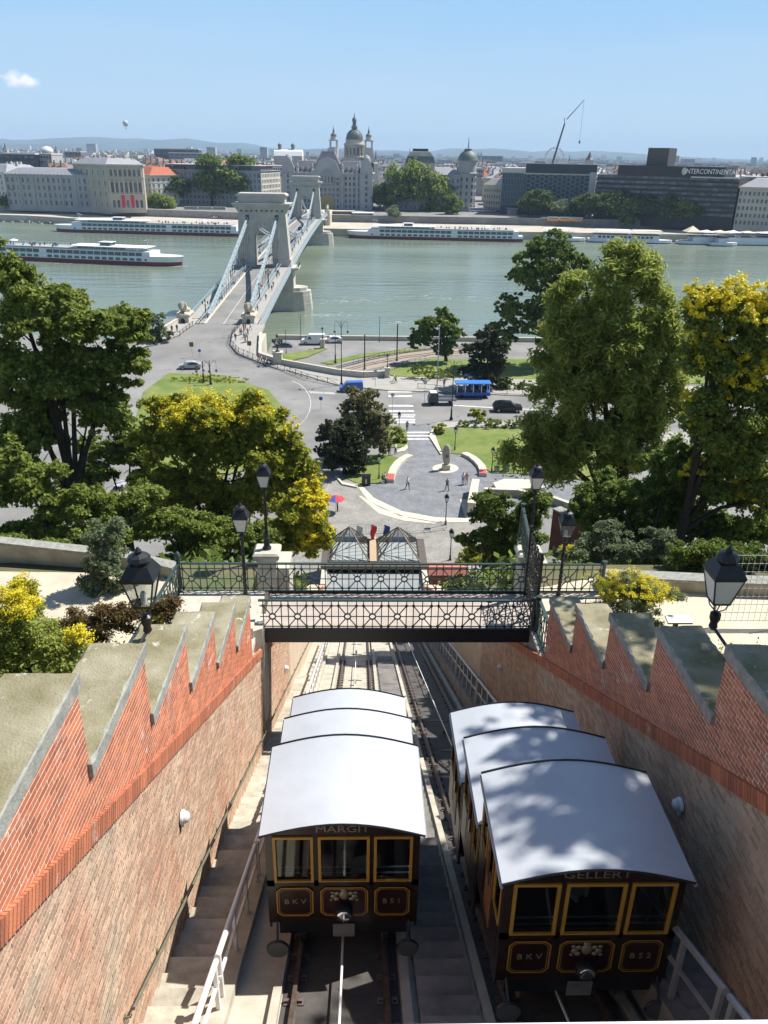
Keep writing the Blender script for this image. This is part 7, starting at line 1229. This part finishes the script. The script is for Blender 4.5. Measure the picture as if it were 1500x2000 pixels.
# ------------------------------------------------------------------ vehicles
m_tyre = mat('tyre_rubber', (0.012, 0.012, 0.012), 0.9); m_rim = mat('alloy_rim', (0.35, 0.35, 0.36), 0.35, metal=0.8); m_cglass = glass('car_glass', (0.015, 0.02, 0.024), 0.06)
WH = MB().lathe([(0.2, -0.11), (0.33, -0.1), (0.34, 0.0), (0.33, 0.1), (0.2, 0.11)], 16).mesh('tyre', m_tyre, True); WR = MB().lathe([(0.03, 0.125), (0.2, 0.115), (0.21, 0.10)], 12).mesh('rim', m_rim)
CARM = {}
def car(label, loc, rz, paint, kind='hatch', group=None, name=None, simple=False):
    key = kind
    P = {'hatch': (4.2, 1.75, [(0.0, 0.35), (0.02, 0.75), (0.55, 0.9), (0.85, 0.95), (1.35, 1.42), (2.6, 1.48), (3.55, 1.3), (4.1, 0.95), (4.2, 0.6), (4.15, 0.3)], (1.4, 3.5, 0.95, 1.4)), 'suv': (4.75, 1.9, [(0.0, 0.4), (0.02, 0.95), (0.9, 1.08), (1.15, 1.12), (1.75, 1.62), (3.3, 1.7), (4.3, 1.58), (4.65, 1.05), (4.75, 0.8), (4.7, 0.36)], (1.75, 4.3, 1.1, 1.6)), 'van': (5.2, 2.0, [(0.0, 0.4), (0.02, 1.0), (0.7, 1.2), (1.3, 1.9), (1.7, 2.2), (5.1, 2.25), (5.2, 1.2), (5.2, 0.4)], (1.2, 2.3, 1.2, 1.95)), 'bus': (11.5, 2.5, [(0.0, 0.4), (0.0, 1.3), (0.25, 2.9), (0.5, 3.1), (11.4, 3.1), (11.5, 1.2), (11.5, 0.4)], (0.4, 11.2, 1.4, 2.7))}[kind]
    L_, W_, prof, gl = P; t = thing(name or {'van': 'van', 'bus': 'bus'}.get(kind, 'car'), label, {'van': 'van', 'bus': 'bus'}.get(kind, 'car'), loc, rz, group)
    if key not in CARM:
        hw = W_/2; b = MB(); n = len(prof); cx = L_/2
        ins = [0.06 if z < 0.6 else (0.0 if z < 1.15*(1.3 if kind in ('van', 'bus') else 1) else (0.2 if kind not in ('van', 'bus') else 0.06)) for x, z in prof]
        vs = [(x-cx, -hw+i_, z) for (x, z), i_ in zip(prof, ins)]+[(x-cx, hw-i_, z) for (x, z), i_ in zip(prof, ins)]; b.add(vs, [tuple(range(n))[::-1], tuple(range(n, 2*n))]+[(i, (i+1) % n, (i+1) % n+n, i+n) for i in range(n)])
        g = MB(); x0, x1, z0, z1 = gl; top = hw-0.2 if kind not in ('van', 'bus') else hw-0.06; bot = hw+0.002
        for s in (-1, 1): g.add([(x0-cx+0.15, s*(bot), z0+0.03), (x1-cx, s*bot, z0+0.03), (x1-cx-0.3, s*(top+0.015), z1-0.08), (x0-cx+0.5, s*(top+0.015), z1-0.08)], [(0, 1, 2, 3)] if s < 0 else [(3, 2, 1, 0)])
        w_ = MB(); k = next(i for i, (x, z) in enumerate(prof) if z > 1.3); xa, za = prof[k-1]; xb, zb = prof[k]; w_.add([(xa-cx-0.01, -hw+0.12, za+0.03), (xa-cx-0.01, hw-0.12, za+0.03), (xb-cx-0.03, hw-0.3, zb-0.02), (xb-cx-0.03, -hw+0.3, zb-0.02)], [(0, 1, 2, 3)])
        CARM[key] = (b, g.mesh('side_glass', m_cglass), w_.mesh('windscreen', m_cglass))
    b, sg_, ws = CARM[key]; k2 = (key, paint.name)
    if k2 not in CARM: me = b.mesh('body', paint); CARM[k2] = me
    link('body', CARM[k2], t); link('side_glass', sg_, t); link('windscreen', ws, t)
    for x in (-L_*0.32, L_*0.31):
        for s in (-1, 1): wo = link('wheel', WH, t, (x, s*(W_/2-0.1), 0.34), (R(90) if s < 0 else R(-90), 0, 0)); (None if simple else link('rim', WR, wo))
    if not simple:
        for s in (-1, 1): MB().box(-L_/2-0.01, s*(W_/2-0.35)-0.16, 0.62, -L_/2+0.06, s*(W_/2-0.35)+0.16, 0.78).build('headlight', m_white, t); MB().box(L_/2-0.06, s*(W_/2-0.3)-0.13, 0.7, L_/2+0.01, s*(W_/2-0.3)+0.13, 0.86).build('tail_light', mat('tail_red', (0.3, 0.01, 0.01), 0.4), t)
    return t
PT = {n: mat('car_paint_'+n, c, 0.25, spec=0.6) for n, c in (('black', (0.008, 0.008, 0.01)), ('white', (0.7, 0.7, 0.7)), ('silver', (0.4, 0.41, 0.42)), ('grey', (0.13, 0.135, 0.14)), ('red', (0.35, 0.02, 0.02)), ('blue', (0.03, 0.12, 0.42)), ('yellow', (0.72, 0.55, 0.02)), ('navy', (0.02, 0.03, 0.07)))}
car('black sport utility car driving along the street by the lawn', G(990, 803, ZP), R(178), PT['black'], 'suv'); car('silver and black small car passing the splitter island', G(372, 720, ZP), R(5), PT['silver']); car('silver car parked in the street glimpsed below the big tree', G(240, 966, ZP), R(80), PT['silver']); car('grey car on the lower quay road behind the candelabrum', G(548, 692, ZP-0.5)+Vector((0, 5, 0)), R(2), PT['grey']); car('white van on the lower quay road beside the lantern pillar', G(612, 672, ZP), R(1), PT['white'], 'van'); car('white car hidden behind the quay parapet pillar', G(650, 669, ZP), R(1), PT['white'])
car('yellow taxi crossing the chain bridge', (-35.0, 340, ZD(340)), R(90), PT['yellow']); car('blue minibus half hidden by the olive leaved tree', G(686, 764, ZP), R(4), PT['blue'], 'van').scale = (0.8, 0.8, 0.8); car('dark car crossing the bridge behind the taxi', (-29.5, 395, ZD(395)), R(90), PT['navy'], simple=True)
p = G(862, 789, ZP); t = thing('flatbed_truck', 'small dark flatbed truck waiting beside the crossing', 'truck', p, R(2)); b = MB(); b.prism([(-2.3, 0.4), (-2.3, 1.1), (-2.0, 1.9), (-1.7, 2.05), (-0.7, 2.05), (-0.6, 0.4)], -0.95, 0.95, 'y'); b.build('cab', mat('truck_green', (0.03, 0.05, 0.045), 0.4), t); MB().box(-0.55, -1.0, 0.75, 2.4, 1.0, 0.9).build('flatbed', PT['grey'], t); MB().box(-0.55, -1.0, 0.9, 2.4, -0.95, 1.25).build('side_board', PT['silver'], t); MB().box(-0.55, 0.95, 0.9, 2.4, 1.0, 1.25).build('side_board', PT['silver'], t); MB().box(-2.05, -0.97, 1.2, -1.0, 0.97, 1.8).build('cab_glass', m_cglass, t); MB().box(-2.0, -0.8, 2.05, -0.9, 0.8, 2.15).build('cab_roof', m_white, t)
for x in (-1.55, 1.5):
    for s in (-1, 1): link('wheel', WH, t, (x, s*0.9, 0.34), (R(90), 0, 0))
p = G(922, 775, ZP); t = thing('tourist_trolley', 'open sided blue tourist trolley with a roof canopy', 'trolley', p, R(1)); MB().box(-3.0, -1.05, 0.45, 3.0, 1.05, 1.05).build('body', mat('trolley_blue', (0.02, 0.09, 0.36), 0.4), t); MB().box(-3.1, -1.2, 2.5, 3.1, 1.2, 2.68).build('canopy', mat('canopy_blue', (0.03, 0.16, 0.55), 0.6), t); MB().box(-3.3, -0.95, 0.45, -2.6, 0.95, 1.5).build('bonnet', PT['navy'], t)
for x in (-2.8, -1.4, 0.0, 1.4, 2.8):
    for s in (-1, 1): MB().box(x-0.05, s*1.0-0.05, 1.05, x+0.05, s*1.0+0.05, 2.5).build('canopy_post', m_white, t)
    if x < 2.5: MB().box(x+0.4, -0.95, 1.05, x+0.95, 0.95, 1.6).build('seat', m_black, t)
for x in (-2.0, 2.0):
    for s in (-1, 1): link('wheel', WH, t, (x, s*0.95, 0.34), (R(90), 0, 0))
def parasol(label, loc, cols, r_=1.3, h=2.5):
    t = thing('parasol', label, 'parasol', loc); MB().tube([(0, 0, 0), (0, 0, h)], 0.03, 6).build('pole', m_white, t); n = 8
    for k in range(n): a0, a1 = 2*math.pi*k/n, 2*math.pi*(k+1)/n; b = MB(); b.add([(0, 0, h), (r_*math.cos(a0), r_*math.sin(a0), h-0.5), (r_*math.cos(a1), r_*math.sin(a1), h-0.5), (0, 0, h-0.03), (r_*math.cos(a0), r_*math.sin(a0), h-0.53), (r_*math.cos(a1), r_*math.sin(a1), h-0.53)], [(0, 1, 2), (5, 4, 3), (1, 4, 5, 2)]); b.build('canopy_gore', cols[k % len(cols)], t)
m_bl2 = mat('parasol_blue', (0.02, 0.10, 0.42), 0.8); m_rd2 = mat('parasol_red', (0.55, 0.04, 0.05), 0.8)
parasol('blue and white striped parasol beside the blue trolley', G(922, 762, ZP)+Vector((0, 0, 0.1)), [m_bl2, m_white], 1.5, 3.0); parasol('red and blue parasol on the cobbles beside the golden tree', G(656, 1000, ZP), [m_rd2, m_rd2, m_bl2], 1.1, 2.2)
i = 0
for y0, xs_, z in ((437, [640+k*11 for k in range(5)], 5), (436, [818, 836, 845, 852, 862, 895, 905, 915, 925, 935, 945, 955], 5), (434, [250, 420, 432, 446, 456], 5), (415, [960, 972, 985, 1005, 1015], 9), (407, [250, 262, 276, 290], 9)):
    for x in xs_:
        c = ('white', 'silver', 'grey', 'navy', 'white', 'red', 'white')[i % 7]; van = i % 6 == 1; car(f'{c} {"van" if van else "car"} parked along the far river bank', G(x, y0-(8 if z == 5 else 0), z), R((i*37) % 20-10), PT[c], 'van' if van else 'hatch', f'{c} {"vans" if van else "cars"} parked along the far bank', simple=True); i += 1
car('white coach parked at the corner of the ministry', G(930, 414, 9), R(-3), PT['white'], 'bus')
def tram(label, pa, L_, col, rz):
    t = thing('tram', label, 'tram', pa, rz); n = 3
    for k in range(n):
        x = k*L_/n; MB().box(x+0.2, -1.2, 0.4, x+L_/n-0.2, 1.2, 1.55).build('lower_body', col, t); MB().box(x+0.2, -1.2, 1.55, x+L_/n-0.2, 1.2, 2.85).build('upper_body', mat('tram_cream', (0.62, 0.55, 0.40), 0.5), t); MB().box(x+0.3, -1.05, 2.85, x+L_/n-0.3, 1.05, 3.2).build('roof', m_zinc, t)
        for q in range(6): MB().box(x+0.8+q*(L_/n-1.2)/6, -1.23, 1.7, x+0.6+(q+0.85)*(L_/n-1.2)/6, -1.2, 2.6).build('window', m_cglass, t)
        for q in (0.2, 0.8): MB().box(x+L_/n*q-0.9, -1.0, 0, x+L_/n*q+0.9, 1.0, 0.4).build('bogie', m_black, t)
q = G(1068, 433, 7.5); tram('orange and cream tram running along the far promenade', q, 24, mat('tram_orange', (0.55, 0.20, 0.03), 0.5), R(-1)); q = G(360, 412, 8); tram('long pale tram running below the park trees', q, 30, mat('tram_pale', (0.55, 0.53, 0.48), 0.5), R(2))
# quay buildings
def kiosk(label, pa, pb, y, z, h, m, roofm, name='quay_pavilion'):
    a, e = G(pa, y, z), G(pb, y, z); t = thing(name, label, 'pavilion', a); W_ = e.x-a.x; MB().box(0, 2, 0, W_, 9, h).build('wall', m, t); MB().box(-1, 0, h, W_+1, 10, h+0.5).build('roof', roofm, t)
    for k in range(5): MB().box(k*W_/4-0.12, 0.2, 0, k*W_/4+0.12, 0.45, h).build('post', m_palest, t)
kiosk('timber pavilion site beside the far bridge abutment', 645, 690, 430, 5, 5.5, mat('raw_timber', (0.38, 0.26, 0.17), 0.9, var=0.2, scale=0.4), m_buff); kiosk('dark open pavilion with a white roof on the lower quay', 690, 728, 432, 5, 5.0, m_slate, m_white); kiosk('small grey ventilation tower above the moored ship', 993, 1008, 432, 5, 8, m_grey, m_grey); kiosk('small stone tower on the quay below the columned palace', 200, 215, 418, 5, 8, m_grey, m_palest)
low_wall('stone embankment wall between the streets of the far bank', [(-200, 622, 4.6), (-60, 584.5, 4.6), (80, 580.5, 4.6), (300, 566.5, 4.6)], 4.6, 0.8, m_quayst, m_palest, 'embankment_wall')
low_wall('stone embankment wall below the palace wing', [(-420, 671, 4.6), (-200, 622.5, 4.6)], 4.6, 0.8, m_quayst, m_palest, 'embankment_wall')
for px, lab in ((-40.6, 'small stone pillar with a lion on the far upstream abutment'), (-23.4, 'small stone pillar with a lion on the far downstream abutment')): t = thing('stone_pedestal', lab, 'pedestal', (px, 556, 4)); MB().box(-1.6, -3, 0, 1.6, 3, 9.8).build('shaft', m_stone, t); g = MB(); g.ell((0, -0.6, 11), (0.9, 2.2, 1.2), 8, 6); g.ell((0, 1.2, 12), (1, 0.9, 1), 8, 6); g.build('lion', m_lion, t)
MB().box(-42.5, 556, -2, -21.5, 600, 11.3).build('far_abutment', m_stone)['kind'] = 'structure'
t = thing('park_monument', 'dark bronze monument between the two dark park trees', 'statue', G(440, 402, ZU)); MB().lathe([(2.2, 0), (1.8, 3), (1.4, 3.4), (1.3, 6), (1.6, 6.4)], 8).build('base', m_slate, t); g = MB(); g.ell((0, 0, 8), (1.1, 1, 2), 8, 6); g.ell((0, 0, 10.4), (0.6, 0.6, 0.7), 8, 6); g.build('figure', m_slate, t)
# ------------------------------------------------------------------ people
SK = mat('skin', (0.42, 0.25, 0.17), 0.6); HR_ = mat('hair', (0.03, 0.02, 0.015), 0.7); CL = {n: mat('cloth_'+n, c, 0.9) for n, c in (('white', (0.70, 0.70, 0.68)), ('black', (0.02, 0.02, 0.025)), ('navy', (0.03, 0.05, 0.12)), ('grey', (0.22, 0.22, 0.23)), ('beige', (0.45, 0.37, 0.26)), ('pink', (0.55, 0.27, 0.27)), ('red', (0.5, 0.05, 0.05)), ('blue', (0.08, 0.2, 0.45)))}
def body(pose):
    st, arm, sit = pose; J = [((0, 0, 0.95), 0.135), ((0, 0, 1.12), 0.125), ((0, 0, 1.33), 0.15), ((0, 0, 1.48), 0.07), ((0, -0.01, 1.57), 0.075), ((0, -0.02, 1.68), 0.095)]; E_ = [(0, 1), (1, 2), (2, 3), (3, 4), (4, 5)]
    def ch(root, pts):
        p_ = root
        for q, r_ in pts: J.append((q, r_)); E_.append((p_, len(J)-1)); p_ = len(J)-1
    for s in (-1, 1):
        f = st*s
        if sit: ch(0, [((s*0.1, -0.05, 0.9), 0.1), ((s*0.12, -0.45, 0.88), 0.075), ((s*0.12, -0.5, 0.48), 0.05), ((s*0.12, -0.5, 0.45), 0.045), ((s*0.12, -0.66, 0.43), 0.035)])
        else: ch(0, [((s*0.1, 0, 0.86), 0.1), ((s*0.1, -0.12*f-0.03, 0.48), 0.068), ((s*0.1, -0.28*f+0.06*abs(f), 0.09), 0.045), ((s*0.11, -0.28*f-0.14, 0.035), 0.035)])
        ch(2, [((s*0.19, 0, 1.38), 0.065), ((s*0.24, 0.02+0.08*f, 1.10), 0.045), ((s*(0.22-0.1*arm), -0.14*arm+0.12*f-0.03, 0.90+0.2*arm), 0.034), ((s*(0.20-0.14*arm), -0.22*arm+0.15*f-0.05, 0.82+0.26*arm), 0.03)])
    me = bpy.data.meshes.new('b'); me.from_pydata([j[0] for j in J], E_, []); o = bpy.data.objects.new('b', me); COL.objects.link(o); md = o.modifiers.new('s', 'SKIN')
    for v, (q, r_) in zip(me.skin_vertices[0].data, J): v.radius = (r_, r_)
    me.skin_vertices[0].data[0].use_root = True; sd_ = o.modifiers.new('d', 'SUBSURF'); sd_.levels = 1; sd_.render_levels = 1; dg = bpy.context.evaluated_depsgraph_get(); m2 = bpy.data.meshes.new_from_object(o.evaluated_get(dg)); bpy.data.objects.remove(o); return m2
BODY = [body(p_) for p_ in ((1.0, 0.0, 0), (0.25, 0.9, 0), (0.15, 0.2, 0), (0.0, 0.5, 1))]
def person(label, loc, rz, top, bot, pose=0, group=None, skirt=False, z=None):
    me = BODY[pose].copy(); me.materials.clear()
    for m in (SK, CL[top], CL[bot], HR_, CL['black']): me.materials.append(m)
    for f in me.polygons:
        c = f.center; x, y, zz_ = c; k = 0
        if zz_ > 1.62 and (y > -0.05 or zz_ > 1.73): k = 3
        elif zz_ > 1.47: k = 0
        elif abs(x) > 0.215 and zz_ < 1.2: k = 0
        elif zz_ > 0.93: k = 1
        elif zz_ > 0.12: k = 0 if (abs(x) > 0.17 and zz_ > 0.75) else (0 if skirt and zz_ < 0.55 else 2)
        else: k = 4
        f.material_index = k; f.use_smooth = True
    o = link('person', me, None, loc, (0, 0, rz)); tag(o, label, 'person', group); 
    if pose == 3: o.location.z -= 0.42
    return o
for lab, px, rz, a_, b_, k in (('person in white shirt and dark trousers walking across the round plaza', (796, 955), 30, 'white', 'black', 0), ('person in grey top and dark trousers striding by the sculpture', (873, 958), 200, 'grey', 'black', 0), ('person in white top standing beside the pink dressed one', (904, 946), 20, 'white', 'blue', 2), ('person in pink outfit beside the white topped one', (911, 946), -20, 'pink', 'pink', 1), ('person in white under the red and blue parasol', (659, 999), 90, 'white', 'black', 2), ('person in dark clothes standing by the striped crossing stripes', (795, 842), 170, 'grey', 'navy', 2), ('person in white at the corner of the curved kerb', (772, 887), 60, 'white', 'black', 1), ('person in dark clothes walking on the pavement by the end pillar', (773, 749), 80, 'navy', 'black', 0), ('person in white walking on the pavement by the end pillar', (770, 746), 80, 'white', 'beige', 0), ('person in yellow beige waiting by the hedge railing', (867, 757), 0, 'beige', 'grey', 2), ('person in grey standing near the lawn lantern', (760, 891), 10, 'grey', 'black', 2), ('person in dark clothes beside the lawn corner bin', (748, 890), 120, 'black', 'black', 2)): person(lab, G(*px, ZP+0.02), R(rz), a_, b_, k)
for lab, px, a_ in (('seated person in black on the plaza edge by the litter cabinet', (747, 943), 'black'), ('seated person in beige beside the red bench boards', (752, 940), 'beige')): person(lab, G(*px, ZP+0.02), R(60), a_, 'black', 3)
r = random.Random(3)
for k, (x, y) in enumerate(((-25.8, 200), (-25.2, 213), (-25.0, 226), (-26, 228), (-25.2, 232), (-25.6, 246), (-25.4, 251), (-25.9, 252), (-25.1, 292), (-25.6, 305), (-26, 318), (-25.3, 330), (-25.5, 344), (-26.0, 365), (-25.2, 380), (-38.6, 215), (-39, 224), (-38.8, 244))): c_ = ('white', 'black', 'navy', 'grey', 'red', 'beige')[k % 6]; person(f'person in {c_} walking along the chain bridge footway', (x, y, ZD(y)+0.13), R(r.choice((0, 180))), c_, ('black', 'blue', 'grey')[k % 3], r.choice((0, 0, 2)), f'walkers in {c_} on the bridge footways')
for k in range(14): c_ = ('white', 'red', 'navy', 'grey', 'pink', 'black', 'beige')[k % 7]; p = Vector((r.uniform(-28.2, -24.6), r.uniform(171, 181), 0)); person(f'person in {c_} in the crowd below the downstream lion', (p.x, p.y, ZR(p.y)-0.02), R(r.uniform(0, 360)), c_, ('blue', 'black', 'beige')[k % 3], r.choice((0, 1, 2)), f'people in {c_} on the pavement below the lion')
for k in range(4): c_ = ('red', 'white')[k % 2]; p = G(506+k*5, 706+k*1.5, 9.9); person(f'person in {c_} walking along the curved railing', (p.x, p.y, ZR(p.y)-0.05), R(100), c_, 'black', 0, f'walkers in {c_} by the curved railing')
for k in range(2): p = G(340+k*5, 668, 11); person('person in dark clothes walking along the upstream parapet', (-42+k*0.9, 178+k, 11.2), R(20), 'black', 'black', 0, 'walkers by the upstream parapet')
person('passenger in white shirt standing inside the dappled funicular car', (3.3, 8.75, 36.74), R(10), 'white', 'black', 1)
# fence and details on the right-hand path
t = thing('wire_fence', 'leaning wire mesh fence panel on the paved path', 'fence', (11.9, 22.9, 33.5)); 
for x in (0, 2.6, 5.2): MB().tube([(x, 0, 0), (x+0.25, 0.5, 2.6)], 0.035, 6).build('post', m_greymetal, t)
for k in range(9): MB().tube([(0.03*k, 0.06*k, 0.25+k*0.28), (5.2+0.03*k, 0.06*k, 0.25+k*0.28)], 0.012, 4).build('wire', m_greymetal, t)
for k in range(27): MB().tube([(k*0.2, 0, 0.2), (k*0.2+0.25, 0.5, 2.55)], 0.008, 4).build('wire', m_greymetal, t)
t = thing('info_board', 'small slanted information board behind the shaded copings', 'sign', tuple(A(1322, 1206, 17.5)-Vector((0, 0, 0.6)))); MB().box(-0.32, -0.14, 0.6, 0.32, 0.14, 0.66).build('panel', m_greymetal, t, rot=(R(12), 0, 0)); MB().box(-0.05, -0.05, -1.2, 0.05, 0.05, 0.6).build('stand', m_black, t)
low_wall('steep brick garden wall among the dark trees', [(12.6, 47, 24), (14.5, 44, 24), (15.5, 38, 26.5)], 3.2, 0.6, mat('garden_brick', (0.13, 0.05, 0.04), 0.9, var=0.25, scale=2), m_capedge, 'brick_garden_wall')
MB().box(-3, 0.75, 46.55, 6, 0.9, 46.62).build('terrace_rail', m_whitemetal); o = bpy.data.objects['terrace_rail']; tag(o, 'pale rail of the viewing terrace at the lower edge', 'railing'); o.location.z = 0
# ------------------------------------------------------------------ the air between
hv = bpy.data.materials.new('summer_haze'); hv.use_nodes = True; tn = hv.node_tree; tn.nodes.clear(); oo = tn.nodes.new('ShaderNodeOutputMaterial'); pv = tn.nodes.new('ShaderNodeVolumePrincipled')
pv.inputs['Color'].default_value = (0.56, 0.77, 1.0, 1); pv.inputs['Density'].default_value = 0.00008; pv.inputs['Anisotropy'].default_value = 0.0; tn.links.new(pv.outputs[0], oo.inputs['Volume'])
b = MB(); b.box(-17000, -400, -64, 17000, 17500, 330); tag(b.build('haze', hv), 'pale blue summer haze over the river and town', 'haze', kind='stuff')
